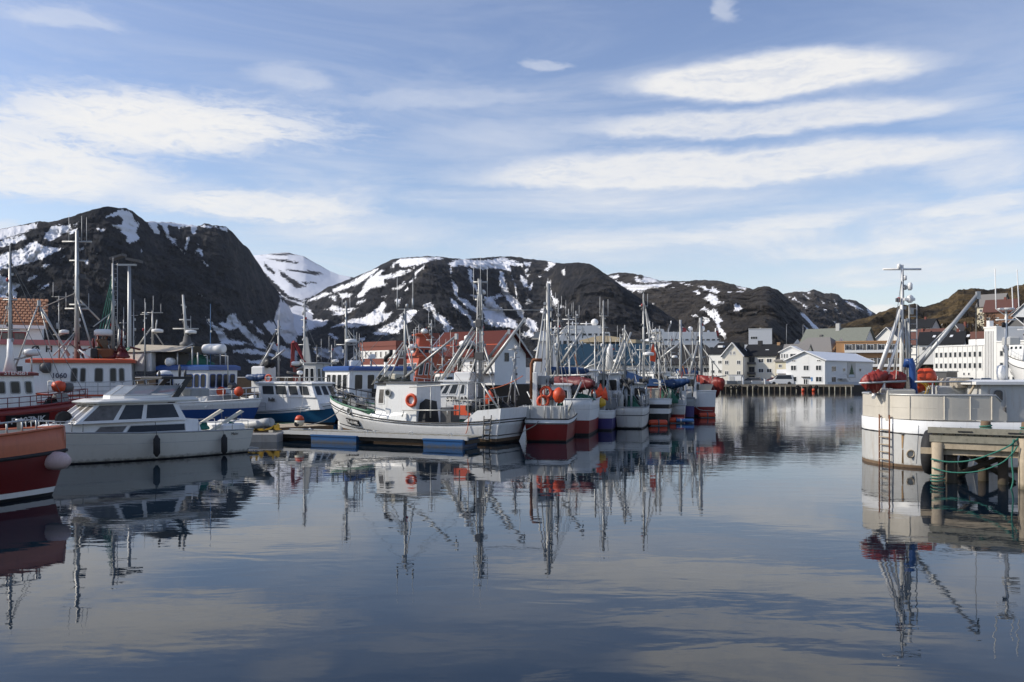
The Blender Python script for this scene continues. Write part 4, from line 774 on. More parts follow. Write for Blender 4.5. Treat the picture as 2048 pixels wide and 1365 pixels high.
# ------------------------------------------------------------------ vehicles and small things on the quay
def car(name, label, px, Y, z, head, m, L_=4.2, van=False, group='cars parked on the quay', pickup=False):
    root = thing(name, label, 'van' if van else 'car', (*GP(px, Y), z), head, group); h1 = .95 if not van else 1.1; h2 = 1.45 if not van else 2.0; w = .82
    body = MB(); sec = [(-L_ / 2, .35, h1 * .8), (-L_ / 2 + .15, .25, h1), (L_ / 2 - 1.0, .25, h1), (L_ / 2 - .1, .3, h1 * .78), (L_ / 2, .35, h1 * .6)]
    body.rings([[(x, -w, a), (x, w, a), (x, w, c - .12), (x, w - .1, c), (x, -w + .1, c), (x, -w, c - .12)] for x, a, c in sec]); body.build('body', m, root)
    xa, xb = (-L_ / 2 + .1, L_ / 2 - .9) if (van or not pickup) else (-.2, L_ / 2 - 1.0)
    cb = MB(); cb.rings([[(x, -w + i, h), (x, w - i, h)][::1] + [] for x, i, h in ()] or [[(xa, -w + .04, h1 - .02), (xb, -w + .04, h1 - .02), (xb, w - .04, h1 - .02), (xa, w - .04, h1 - .02)], [(xa + .3, -w + .2, h2), (xb - .75, -w + .2, h2), (xb - .75, w - .2, h2), (xa + .3, w - .2, h2)]]); cb = cb.build('cabin', m, root)
    for sg in (-1, 1):
        y0, y1 = sg * (w - .035), sg * (w - .17); x0, x1 = xa + .25, xb - .22
        q = [(x0, y0, h1 + .06), (x1, y0, h1 + .06), (x1 - .45, y1, h2 - .1), (x0 + .2, y1, h2 - .1)]; q = q if sg < 0 else [q[1], q[0], q[3], q[2]]; window(cb, q, ('black', 'window_glass'), .03, .02)
    window(cb, [(xb - .08, -w + .15, h1 + .05), (xb - .08, w - .15, h1 + .05), (xb - .66, w - .25, h2 - .08), (xb - .66, -w + .25, h2 - .08)], ('black', 'window_glass'), .03, .03, name='windscreen')
    for sx_ in (-1, 1):
        for sg in (-1, 1): MB().lathe([(.31, -.1), (.33, 0), (.31, .1)], (sx_ * L_ * .31, sg * (w - .06), .32), 14, 'Y').build('wheel', 'rubber', root)
    for sg in (-1, 1): MB().box(L_ / 2 - .1, L_ / 2 + .01, sg * .62 - .13, sg * .62 + .13, .55, .68).build('headlight', 'clean_white', root)
car('delivery_van', 'white van parked beside the left corner of the white harbour house', 1562, 164.5, 1.15, R(170), 'clean_white', 4.6, True)
car('parked_car', 'dark red car with the front by the white van on the quay', 1549, 166, 1.15, R(185), 'dark_red')
car('parked_car', 'dark car parked below the house wing', 1502, 168, 1.15, R(160), 'dark_grey')
car('parked_car', 'white car parked in front of the office garages', 1961, 150, 1.15, R(200), 'clean_white')
car('parked_car', 'dark car parked beside the orange floats and the office', 1926, 158, 1.15, R(195), 'dark_grey')
car('parked_car', 'silver car parked at the right below the white office', 1902, 163, 1.15, R(185), 'light_grey')
for i, (px, h_, lb) in enumerate(((1486, 1.5, 'white bollard post left of the cream gable corner'), (1444, 1.3, 'white bollard post at the left quay end'), (1530, 1.2, 'white post by the dark car'))):
    t_ = thing('quay_post', lb, 'post', (*GP(px, 163.2), 1.15), 0, 'white posts on the quay'); MB().bbox(-.16, .16, -.16, .16, 0, h_).build('post', 'clean_white', t_); MB().box(-.2, .2, -.2, .2, h_ + .003, h_ + .1).build('cap', 'grey', t_)
for i, (px, m) in enumerate(((1490, 'light_grey'), (1519, 'clean_white'), (1470, 'grey'))):
    t_ = thing('small_boat', ['grey upturned dinghy on the quay by the container', 'white small boat on a trailer below the house wing', 'dark grey dinghy on the quay left of the container'][i], 'dinghy', (*GP(px, 164), 1.25), R(10), 'small boats laid up on the quay')
    MB().rings([[(x, -w_, .7), (x, -w_ * .7, .1), (x, 0, 0), (x, w_ * .7, .1), (x, w_, .7)] for x, w_ in ((-1.8, .55), (-.6, .75), (.8, .65), (2.0, .08))]).build('hull', m, t_); MB().box(-1.7, 1.4, -.5, .5, .62, .68).build('deck', 'dark_grey', t_)
# floodlight mast at the left
p = pt(260, 760, 70); root = thing('floodlight_mast', 'tall galvanised floodlight mast with two lamp arms behind the cabin cruiser', 'light mast', (p.x - .05, 70, 2.0))
zt = pt(260, 532, 70).z - 2.0; MB().pipe([(0, 0, -2.5), (0, 0, zt * .5), (0, 0, zt)], .2, 8, r2=.13).build('pole', 'galvanised', root)
MB().box(-.9, .55, -.12, .12, zt, zt + .14).build('bracket', 'galvanised', root)
for x, a in ((-1.0, -.08), (.35, .05)):
    l = MB().hexa([(x - .5, -.4, zt + .45), (x + .6, -.4, zt + .45 - a * 4), (x + .6, .4, zt + .45 - a * 4), (x - .5, .4, zt + .45), (x - .5, -.4, zt + .65), (x + .6, -.4, zt + .65 - a * 4), (x + .6, .4, zt + .65 - a * 4), (x - .5, .4, zt + .65)]).build('lamp_head', 'dark_grey', root)
    MB().pipe([(x + .1, 0, zt + .1), (x + .1, 0, zt + .5)], .05, 5).build('lamp_arm', 'dark_grey', root)
# ------------------------------------------------------------------ boats
class Boat:
    """origin at the stern on the waterline, x towards the bow, y to port, z up"""
    def __init__(s, name, label, stern, bow, group=None, cat='fishing boat'):
        s.a, s.b = Vector((*stern, 0)), Vector((*bow, 0)); e = s.b - s.a; s.L = e.length; s.dir = e / s.L; s.left = Vector((-s.dir.y, s.dir.x, 0)); s.rz = math.atan2(e.y, e.x)
        s.root = thing(name, label, cat, s.a, s.rz, group)
        mid = s.a + e / 2; s.vis = 1 if s.left.dot(-mid) > 0 else -1; s.rr = random.Random(hash(label) % 1000 if False else len(label) * 7 + len(name))
    def s_at(s, px, yl=0.):                                       # how far along the boat a pixel column lies
        k = (px - CX) / F; p = s.a + s.left * yl; return (k * p.y - p.x) / (s.dir.x - k * s.dir.y)
    def y_at(s, px, sl):
        k = (px - CX) / F; p = s.a + s.dir * sl; return (k * p.y - p.x) / (s.left.x - k * s.left.y)
    def z_at(s, py, sl, yl=0.): return EYE - (py - HZ) * (s.a + s.dir * sl + s.left * yl).y / F
    def at(s, px, py, yl=0.): x = s.s_at(px, yl); return (x, yl, s.z_at(py, x, yl))
    # hull surface
    def plan(s, u, f):
        f = min(1, max(0, f)); pb = s.pb[0] + (s.pb[1] - s.pb[0]) * f; w = 1.
        if u > s.um: q = (u - s.um) / (1 - s.um); w = max(0., 1 - q ** pb) ** .85
        if u < s.us:
            q = (s.us - u) / s.us
            w = max(0., 1 - q ** 2.6) ** .55 if s.stern == 'round' else 1 - (1 - s.tw) * q ** 2
        return w
    def shz(s, u): a, m, c = s.sheer; return a * (1 - u) * (1 - 2 * u) + m * 4 * u * (1 - u) + c * u * (2 * u - 1) if not callable(m) else m(u)
    def P(s, u, f, side, ins=0., dz=0.):
        h = s.shz(u); ff = max(f, 0); z = h * f if f >= 0 else s.draft * f
        half = s.B / 2 * s.plan(u, f) * (s.flare + (1 - s.flare) * ff ** .8) * (1 if f >= 0 else 1 + .55 * f)
        rk = s.rake * (ff ** .85 if f >= 0 else f * .8)
        x = u * (s.L + rk) - s.srake * ff * (1 - u) ** 3
        if s.tum and f > .65: q = (f - .65) / .35 * s.tum; x -= q * u; half = max(0., half - q * .7)
        if ins:
            half = max(0., half - ins); x = min(max(x, ins - s.srake * ff), s.L + rk - ins * 1.6)
        return Vector((x, side * half, z + dz))
    def hull(s, B, sheer, bands, bul=.45, tw=.8, stern='transom', um=.42, us=.3, pb=(1.5, 2.5), rake=.8, srake=.12, draft=.6, flare=.84, boot='black', booth=.07, rail='black', railr=.05, inner='light_grey', deck='deck_grey', n=26, tum=0., name='hull', strake=None):
        s.tum = tum
        s.B, s.sheer, s.tw, s.stern, s.um, s.us, s.pb, s.rake, s.srake, s.draft, s.flare = B, sheer, tw, stern, um, us, pb, rake, srake, draft, flare
        us_ = [.5 - .5 * math.cos(math.pi * i / n) for i in range(n + 1)]
        fs = [(-1, 0), (-.45, 0), (0, 0), (booth, 0)]; mats = [boot]; prev = booth
        for f1, m in bands:
            mats.append(m); k = len(mats) - 1; nn = max(1, round((f1 - prev) / .22))
            for i in range(nn): fs.append((prev + (f1 - prev) * (i + 1) / nn, k))
            prev = f1
        mats.append(inner); b = MB(); rings = []
        def ring(f, ins=0., dz=0.): return [s.P(u, f, 1, ins, dz) for u in us_] + [s.P(u, f, -1, ins, dz) for u in reversed(us_[:-1])]
        for i in range(len(fs) - 1):
            b.rings([ring(fs[i][0]), ring(fs[i + 1][0])], fs[i + 1][1], False, True)
        ki = len(mats) - 1; t = .06; dk = lambda u: bul
        b.rings([ring(1), ring(1, t)], bands and len(mats) - 2, False)
        lo = lambda sd_: [s.P(u, 1 - bul / s.shz(u), sd_, t + .01) for u in us_]
        inn = lo(1) + list(reversed(lo(-1)))[1:]; b.rings([ring(1, t), inn], ki, False)
        kb = ring(-1); m_ = len(us_)
        for j in range(m_ - 1): b.face([kb[j], kb[j + 1], kb[-(j + 1)] if j + 1 < m_ - 1 else kb[j + 1], kb[-j] if j else kb[0]][:4] if 0 < j < m_ - 2 else [kb[j], kb[j + 1], kb[(-(j + 1)) % len(kb)]], 0)
        o = b.build(name, mats, s.root)
        d = MB()
        for j in range(m_ - 1): d.face([s.P(us_[j + q], 1 - bul / s.shz(us_[j + q]), sd_, t + .005) for q, sd_ in ((0, 1), (1, 1), (1, -1), (0, -1))])
        d.build('deck', deck, s.root); s.bul = bul
        if rail: s.rub(1.0, rail, railr)
        for f, m, r in (strake or ()): s.rub(f, m, r)
        return s
    def rub(s, f, m, r, name='rub_rail', u0=0., u1=1.):
        n = 22; us_ = [u0 + (u1 - u0) * (.5 - .5 * math.cos(math.pi * i / n)) for i in range(n + 1)]
        pts = [s.P(u, f, 1, 0) for u in us_] + [s.P(u, f, -1, 0) for u in reversed(us_[:-1] if u1 == 1 else us_)]
        if u0 == 0 and s.stern == 'transom': pts.append(pts[0])
        return MB().pipe([p + Vector((0, 0, .01)) for p in pts], r, 5, cap=False).build(name, m, s.root)
    def deckz(s, x): return s.shz(min(1, max(0, x / s.L))) - s.bul
    # deckhouse: four corners below, four above, windows as fractions of each face
    def house(s, x0, x1, w, z0, z1, m='white', rf='white', fr=.25, wf=.96, br=.05, tp=.9, oh=.15, th=.1, sides=(), front=0, back=0, wz=(.5, .86), fw=.05, wm=('white', 'glass'), name='wheelhouse', c=.08, roof=True, yc=0., visor=0.):
        h = w / 2; q = h * tp
        pb = [(x0, -h + yc, z0), (x1, -h * wf + yc, z0), (x1, h * wf + yc, z0), (x0, h + yc, z0)]; pt_ = [(x0 + br, -q + yc, z1), (x1 - fr, -q * (wf - .02) + yc, z1), (x1 - fr, q * (wf - .02) + yc, z1), (x0 + br, q + yc, z1)]
        V = [Vector(p) for p in pb + pt_]; hb = MB(); nx, nz = 10, 4; G = lambda i, j, a, t: V[i].lerp(V[j], a).lerp(V[i + 4].lerp(V[j + 4], a), t)
        for i, j in ((0, 1), (1, 2), (2, 3), (3, 0)):
            for p in range(nx):
                for q_ in range(nz): hb.face([G(i, j, a, t) for a, t in ((p / nx, q_ / nz), ((p + 1) / nx, q_ / nz), ((p + 1) / nx, (q_ + 1) / nz), (p / nx, (q_ + 1) / nz))])
        hb.face(pb); hb.face(pt_); o = hb.build(name, m, s.root)
        def face(i, j, a0, a1, t0, t1): return [V[i].lerp(V[j], a).lerp(V[i + 4].lerp(V[j + 4], a), t) for a, t in ((a0, t0), (a1, t0), (a1, t1), (a0, t1))]
        for a0, a1 in sides:
            window(o, face(0, 1, a0, a1, *wz), wm, fw, .025, c); window(o, face(2, 3, 1 - a1, 1 - a0, *wz), wm, fw, .025, c)
        for n, i, j in ((front, 1, 2), (back, 3, 0)):
            for k in range(n): window(o, face(i, j, .06 + .88 * k / n + .015, .06 + .88 * (k + 1) / n - .015, *wz), wm, fw, .025, c)
        if roof:
            zr = z1 + .003; b = MB(); e = oh
            b.rings([[(x0 + br - e, -q - e * .7 + yc, zr), (x1 - fr + e + visor, -q * .94 - e * .7 + yc, zr), (x1 - fr + e + visor, q * .94 + e * .7 + yc, zr), (x0 + br - e, q + e * .7 + yc, zr)],
                     [(x0 + br - e, -q - e * .7 + yc, zr + th * .7), (x1 - fr + e + visor * .8, -q * .94 - e * .7 + yc, zr + th * .7), (x1 - fr + e + visor * .8, q * .94 + e * .7 + yc, zr + th * .7), (x0 + br - e, q + e * .7 + yc, zr + th * .7)],
                     [(x0 + br + .05, -q + .1 + yc, zr + th), (x1 - fr - .05, -q * .94 + .1 + yc, zr + th), (x1 - fr - .05, q * .94 - .1 + yc, zr + th), (x0 + br + .05, q - .1 + yc, zr + th)]])
            b.build('roof', rf, o)
        return o, face
    def door(s, o, face, i, j, a0, a1, t1=.9, m=('white', 'light_grey')):
        window(o, face(i, j, a0, a1, .03, t1), m, .03, .03, .06, 'door'); window(o, face(i, j, a0 + (a1 - a0) * .25, a1 - (a1 - a0) * .25, t1 * .55, t1 * .88), ('white', 'glass'), .03, .045, .06, 'door_window')
    def porthole(s, parent, c, n, r=.17):
        c, n = Vector(c), Vector(n).normalized(); a = n.cross(Vector((0, 0, 1))).normalized(); u = a.cross(n); k = 14
        def ring(q, d): return [c + a * math.cos(2 * math.pi * i / k) * q + u * math.sin(2 * math.pi * i / k) * q + n * d for i in range(k)]
        b = MB(); b.rings([ring(r, 0), ring(r, .04), ring(r * .72, .04), ring(r * .72, .012)], 0, False); b.face(ring(r * .72, .012), 1); return b.build('porthole', ['grey', 'glass'], parent)
    def mast(s, x, y, z0, z1, r=.09, m='alu', cross=(), ant=(), radar=None, lights=(), ladder=False, name='mast', lean=(0, 0), rt=.55):
        r *= .86; T = Vector((x + lean[0], y + lean[1], z1)); B_ = Vector((x, y, z0)); o = MB().pipe([B_, B_.lerp(T, .5), T], r, 8, r2=r * rt).build(name, m, s.root)
        yv = (s.vis * .0)
        for z, hw in cross:
            p = B_.lerp(T, (z - z0) / (z1 - z0)); d = s.across * hw; MB().pipe([p - d, p + d], r * .38, 5).build('crosstree', m, o)
        for off, za, zb in ant:
            p = B_.lerp(T, (za - z0) / (z1 - z0)) + s.across * off; MB().pipe([p, p + Vector((0, 0, zb - za))], .022, 5, r2=.010).build('antenna', 'antenna_white', o)
        if radar:
            for zr_, rr_ in (radar if isinstance(radar, (list, tuple)) else [(radar, .32)]):
                p = B_.lerp(T, (zr_ - z0) / (z1 - z0)) + s.across * .35
                MB().lathe([(rr_ * .85, -.13), (rr_ * .98, -.11), (rr_, -.06), (rr_, .05), (rr_ * .95, .08), (rr_ * .5, .13), (.03, .14)], p, 14).build('radar_dome', 'clean_white', o); MB().pipe([B_.lerp(T, (zr_ - .25 - z0) / (z1 - z0)), p - Vector((0, 0, .14))], .04, 5).build('radar_bracket', m, o)
        for z in lights:
            p = B_.lerp(T, (z - z0) / (z1 - z0)) + s.across * (r * .62 + .05) * (1 if s.rr.random() < .7 else -1); MB().lathe([(.05, -.1), (.075, -.08), (.075, .06), (.04, .1)], p, 8).build('mast_lamp', s.rr.choice(['dark_grey', 'clean_white', 'grey', 'light_grey', 'black', 'galvanised', 'dark_grey', 'red_lamp']), o)
        for i in range(int((z1 - z0) / .9)):
            p = B_.lerp(T, s.rr.random() * .95 + .03); w_ = s.rr.uniform(.03, .07); e_ = r * .8 + w_; q_ = p + s.across * e_ * s.rr.choice((-1, .8)); MB().box(q_.x - w_, q_.x + w_, q_.y - w_, q_.y + w_, q_.z - w_ * s.rr.uniform(1, 3), q_.z + w_).build('fitting', s.rr.choice(['galvanised', 'dark_grey', 'grey']), o)
        MB().pipe([B_ + s.across * r * 1.05, B_.lerp(T, .5) + s.across * (r * .9 + .02), T + s.across * r * rt * 1.1], .014, 4).build('cable', 'black', o)
        if ladder:
            for i in range(int((z1 - z0) / .3)): z = z0 + .3 * i + .2; p = B_.lerp(T, (z - z0) / (z1 - z0)); MB().pipe([p, p + s.across * .3], .018, 4, cap=False).build('rung', m, o)
            MB().pipe([B_ + s.across * .3, T + s.across * .3], .025, 5).build('ladder_rail', m, o)
        return o
    @property
    def across(s): return Vector((s.dir.x, -s.dir.y, 0)) if False else Vector((s.dir.x, s.left.x, 0)).normalized()   # the direction of +X in the boat's own axes
    def stay(s, a, b, r=.011, m='wire'): return rod('stay', s.root, a, b, r, m, 4)
    def boom(s, a, b, r=.06, m='alu', head=True):
        o = MB().pipe([a, Vector(a).lerp(Vector(b), .5), b], r, 8, r2=r * .8).build('boom', m, s.root)
        if head:
            v = Vector(b); MB().box(v.x - .07, v.x + .07, v.y - .07, v.y + .07, v.z - .2, v.z + .1).build('boom_head', 'galvanised', o); MB().pipe([v + Vector((0, 0, -.15)), v + Vector((.02, .03, -.5))], .035, 5).build('block', 'dark_grey', o)
        return o
    def leg(s, a, b, r=.045, m='alu', name='strut'): return rod(name, s.root, a, b, r, m, 6)
    def rail(s, u0, u1, h=.75, n=6, side=None, m='alu', f=1., bars=2, r=.02):
        for sd_ in ([side] if side else [1, -1]):
            us_ = [u0 + (u1 - u0) * i / n for i in range(n + 1)]; base = [s.P(u, f, sd_, .05) for u in us_]
            o = MB().pipe([p + Vector((0, 0, h)) for p in base], r, 5).build('railing', m, s.root)
            for k in range(1, bars): MB().pipe([p + Vector((0, 0, h * k / bars)) for p in base], r * .8, 4).build('bar', m, o)
            for p in base: MB().pipe([p, p + Vector((0, 0, h))], r, 5).build('post', m, o)
    def pulpit(s, u0=.72, h=.75, n=5, m='alu', bars=2, r=.022):
        us_ = [u0 + (1 - u0) * i / n for i in range(n + 1)]; base = [s.P(u, 1, 1, .05) for u in us_] + [s.P(u, 1, -1, .05) for u in reversed(us_[:-1])]
        o = MB().pipe([p + Vector((0, 0, h)) for p in base], r, 5).build('bow_rail', m, s.root)
        for k in range(1, bars): MB().pipe([p + Vector((0, 0, h * k / bars)) for p in base], r * .8, 4).build('bar', m, o)
        for p in base: MB().pipe([p, p + Vector((0, 0, h))], r, 5).build('post', m, o)
    def hauler(s, x, y, z, k=1.):                                  # line hauler: a dark drum on a pillar
        o = MB().pipe([(x, y, s.deckz(x)), (x, y, z)], .07, 6).build('hauler', 'galvanised', s.root); MB().lathe([(.12, -.2), (.26, -.17), (.1, 0), (.26, .17), (.12, .2)], (x, y, z), 14, 'Y').build('drum', 'dark_grey', o); MB().box(x - .1, x + .1, y + .2, y + .42, z - .12, z + .12).build('motor', 'black', o)
    def winch(s, x, y, m='green_paint'):
        z = s.deckz(x); o = MB().box(x - .35, x + .35, y - .45, y + .45, z, z + .3).build('winch', 'dark_grey', s.root); MB().lathe([(.3, -.4), (.3, -.36), (.14, -.35), (.14, .35), (.3, .36), (.3, .4)], (x, y, z + .5), 14, 'Y').build('drum', m, o)
    def heap(s, x, y, z, rx, ry, h, m='green_net', name='net_heap', seed=1):
        rr = random.Random(seed); b = MB(); n, k = 14, 5; rs = []
        for i in range(k + 1):
            t = i / k; rs.append([(x + math.cos(6.283 * j / n) * rx * (1 - t ** 1.6) * rr.uniform(.8, 1.15) , y + math.sin(6.283 * j / n) * ry * (1 - t ** 1.6) * rr.uniform(.8, 1.15), z + h * t * rr.uniform(.85, 1.1)) for j in range(n)])
        o = b.rings(rs, 0, True, True).build(name, m, s.root)
        for i in range(7):
            a = rr.uniform(0, 6.28); c = [(x + math.cos(a + q * .7) * rx * (.2 + .15 * q), y + math.sin(a + q * .7) * ry * (.2 + .15 * q), z + h * (1.02 - .05 * q * q)) for q in range(4)]; MB().pipe(c, .03, 4).build('rope', m, o)
        return o
    def fold(s, a, b, r, m='tarp_red', name='tarpaulin', seed=1, drop=.3, n=22, k=14, label=None, group=None):
        """a tarpaulin bundled along a boom; a thing of its own that lies over it"""
        rr = random.Random(seed); a, b = Vector(a), Vector(b); d = (b - a).normalized(); sd_ = d.cross(Vector((0, 0, 1))).normalized(); rs = []; ph = rr.uniform(0, 6)
        for i in range(n + 1):
            t = i / n; c = a.lerp(b, t); e = r * (.1 + .9 * math.sin(math.pi * (.02 + t * .96)) ** .55) * rr.uniform(.85, 1.12); ring = []
            for j in range(k):
                g = 6.283 * j / k; f_ = 1 + .52 * (abs(((g * .8 + t * 2.3 * math.sin(ph + g) + ph) % 1.26) / .63 - 1) - .5) + .10 * math.sin(t * 6 + g + ph) + rr.uniform(-.09, .09); ring.append(c + sd_ * math.cos(g) * e * .75 * f_ + Vector((0, 0, math.sin(g) * e * f_ * (1 + drop if math.sin(g) < 0 else .8) - drop * e * .5)))
            rs.append(ring)
        o = MB().rings(rs, 0, True, True).build(name, m, None if label else s.root)
        if label:
            o.matrix_world = s.world(); tag(o, label, 'tarpaulin', group)
        return o
    def world(s): return Matrix.Translation(s.a) @ Matrix.Rotation(s.rz, 4, 'Z')
    def loose(s, o, label, cat, group=None): o.matrix_world = s.world() @ o.matrix_basis; return tag(o, label, cat, group)
    def text(s, t, size, o, right, up=(0, 0, 1), m='black', **k): return text(s.root, t, size, o, right, up, m, **k)
    def side_text(s, t, size, u, f, m='black', plate=None, side=None, pw=None, bold=.0):
        sd_ = side or s.vis; p = s.P(u, f, sd_); du = size * len(t) * .36 / s.L; a = s.P(u + du, f, sd_) - s.P(u - du, f, sd_); mid = (s.P(u + du, f, sd_) + s.P(u - du, f, sd_)) / 2; v = s.P(u, f + .15, sd_) - s.P(u, f - .15, sd_)
        a = a.normalized() * (-1 if sd_ > 0 else 1); v = (v - a * v.dot(a)).normalized(); n = a.cross(v).normalized(); w = pw or len(t) * size * .33; off = max(0, (p - mid).dot(n)) * .5 + (.05 if plate else .03)
        if plate:
            q = [p + a * i * w + v * j * size * .62 for i, j in ((-1, -1), (1, -1), (1, 1), (-1, 1))]
            MB().hexa([x - n * .12 for x in q] + [x + n * (off - .008) for x in q]).build('name_plate', plate, s.root)
        return text(s.root, t, size, p + n * off, a, v, m, bold=bold)
    def ring_buoy(s, c, n, r=.36, label=None, group=None, m='float_orange'):
        c, n = Vector(c), Vector(n).normalized(); o = MB().torus((0, 0, 0), r * .78, r * .23, 'Z', 20, 8).build('life_ring', m, None); q = n.to_track_quat('Z', 'Y').to_matrix().to_4x4(); o.matrix_world = s.world() @ Matrix.Translation(c) @ q
        return tag(o, label, 'life ring', group)
def fender(name, label, p, m='rubber', r=.16, h=.75, top=None, group=None, cat='fender', cap='rubber'):
    o = thing(name, label, cat, p, 0, group); b = MB().lathe([(.04, -h / 2 - .06), (r * .6, -h / 2), (r, -h / 2 + r * .6), (r, h / 2 - r * .6), (r * .6, h / 2), (.05, h / 2 + .08)], (0, 0, 0), 12); b.build('body', m, o)
    if top is not None: MB().pipe([(0, 0, h / 2 + .05), Vector(top) - Vector(p)], .012, 4).build('line', 'black', o)
    return o
def world_rope(label, pts, r, m, group=None, cat='rope', name='mooring_rope'):
    P_ = [Vector(p) for p in pts]
    if len(P_) > 2:
        Q = [P_[0] * 2 - P_[1]] + P_ + [P_[-1] * 2 - P_[-2]]; P_ = []
        for i in range(1, len(Q) - 2):
            for j in range(5): t = j / 5; P_.append(.5 * (2 * Q[i] + (Q[i + 1] - Q[i - 1]) * t + (2 * Q[i - 1] - 5 * Q[i] + 4 * Q[i + 1] - Q[i + 2]) * t * t + (3 * Q[i] - Q[i - 1] - 3 * Q[i + 1] + Q[i + 2]) * t ** 3))
        P_.append(Q[-2])
    o = MB().pipe(P_, r, 6).build(name, m, None, fix=False); return tag(o, label, cat, group)
def rig(b, x, z0, z1, y=0., r=.08, feet=None, **k):               # a mast with its stays
    o = b.mast(x, y, z0, z1, r, **k); u0 = .15; T = (x, y, z1 - .3)
    for u, sd_ in ((.08, 1), (.08, -1), (.97, 0), (max(.1, x / b.L - .16), 1), (max(.1, x / b.L - .16), -1)):
        p = b.P(u, 1, sd_ or 1, .08); b.stay(T if u != .97 else (x, y, z1 - .8), p)
    return o
# ------------------------------------------------------------------ the boats on the left
def GV(px, Y): return ((px - CX) / F * Y, Y)
# 1 the red and orange bow nearest the camera
b = Boat('fishing_boat', 'dark red boat with a faded orange bulwark, its bow nearest the camera', (-22.0, 15.2), (-13.15, 24.3), 'fishing boats in the harbour')
b.hull(4.4, (1.75, 1.7, 1.95), [(.05, 'black'), (.13, 'clean_white'), (.64, 'dark_red'), (1, 'faded_orange')], bul=.4, tw=.8, rake=.55, pb=(1.5, 2.4), booth=.03, tum=.2, rail='faded_orange', railr=.04, strake=[(.645, 'rubber', .06)], deck='deck_grey', draft=.8)
b.rail(.80, .93, .32, 4, -1, 'galvanised', bars=1, r=.028); b.winch(9.0, 0)
b.house(1.5, 5.5, 2.8, 1.3, 3.1, 'faded_orange', 'dark_red', sides=[(.1, .35), (.45, .7)], front=3)
for x in (11.4, 12.0): MB().lathe([(.07, 0), (.07, .22), (.11, .25), (.11, .3)], (x, .5, b.deckz(x) + .38), 8).build('bollard', 'galvanised', b.root)
p = pt(112, 922, 24.0); o = thing('float_fender', 'big round pinkish white float hung at the bow of the dark red boat', 'float', p)
MB().lathe([(.04, -.46), (.14, -.42), (.23, -.27), (.26, -.05), (.26, .1), (.21, .28), (.11, .38), (.03, .41)], (0, 0, 0), 16, 'X').build('body', 'pink_float', o); MB().lathe([(.04, -.58), (.1, -.55), (.17, -.46), (.215, -.36), (.15, -.34)], (0, 0, 0), 14, 'X').build('cap', 'rubber', o)
MB().pipe([(-.6, 0, 0), (-.78, .06, .06), (-.98, .2, .1)], .03, 5).build('rope', 'green_rope', o)
# 2 the cabin cruiser
b = Boat('cabin_cruiser', 'cream white cabin cruiser with a flybridge and a black radar arch', GV(468, 38.2), GV(104, 32.2), None, 'cabin cruiser')
b.hull(3.0, (1.02, 1.1, 1.30), [(.45, 'gelcoat'), (.93, 'gelcoat'), (1, 'gelcoat')], bul=.08, tw=.9, rake=1.0, um=.35, pb=(1.5, 2.3), srake=.12, booth=.04, flare=.8, rail='grey', railr=.035, inner='gelcoat', deck='clean_white', strake=[(.62, 'light_grey', .012)])
V = b.vis; LB = b.L
xs = lambda px, yl=0: b.s_at(px, yl * V)
zs = lambda py, x, yl=0: b.z_at(py, x, yl * V)
# raised coachroof along the deck, with the low dark windows
x0, x1 = xs(402, 1.2), xs(165, 1.1); zc = zs(843, (x0 + x1) / 2, 1.2); zd = 1.0
o, f_ = b.house(x0, x1, 2.55, zd, zc, 'clean_white', 'clean_white', fr=.75, br=.1, tp=.88, wf=.6, roof=False, name='coachroof')
sg = (0, 1) if V < 0 else (2, 3)
def cw(o, f_, a0, a1, t0, t1, fr=('grey', 'glass'), w=.035, nm='window', c=.03):
    for i, j in ((0, 1), (2, 3)):
        aa = (a0, a1) if i == 0 else (1 - a1, 1 - a0); window(o, f_(i, j, aa[0], aa[1], t0, t1), fr, w, .015, c, nm)
Lr = x1 - x0
for pa, pb_ in ((372, 253), (247, 186)): cw(o, f_, (xs(pa, 1.2) - x0) / Lr, (xs(pb_, 1.2) - x0) / Lr, .18, .72, ('light_grey', 'curtain_glass' if pa < 250 else 'glass'))
fd = MB(); xa = x1 - .1; fd.rings([[(xa - .6, -.8, zd), (xa - .6, .8, zd), (xa - .6, .7, zc), (xa - .6, -.7, zc)], [(xa + .9, -.45, zd + .1), (xa + .9, .45, zd + .1), (xa + .9, .4, zc - .03), (xa + .9, -.4, zc - .03)], [(xa + 1.75, -.12, zd + .22), (xa + 1.75, .12, zd + .22), (xa + 1.6, .1, zc - .22), (xa + 1.6, -.1, zc - .22)]], 0, True, False); fd.build('foredeck', 'clean_white', b.root)
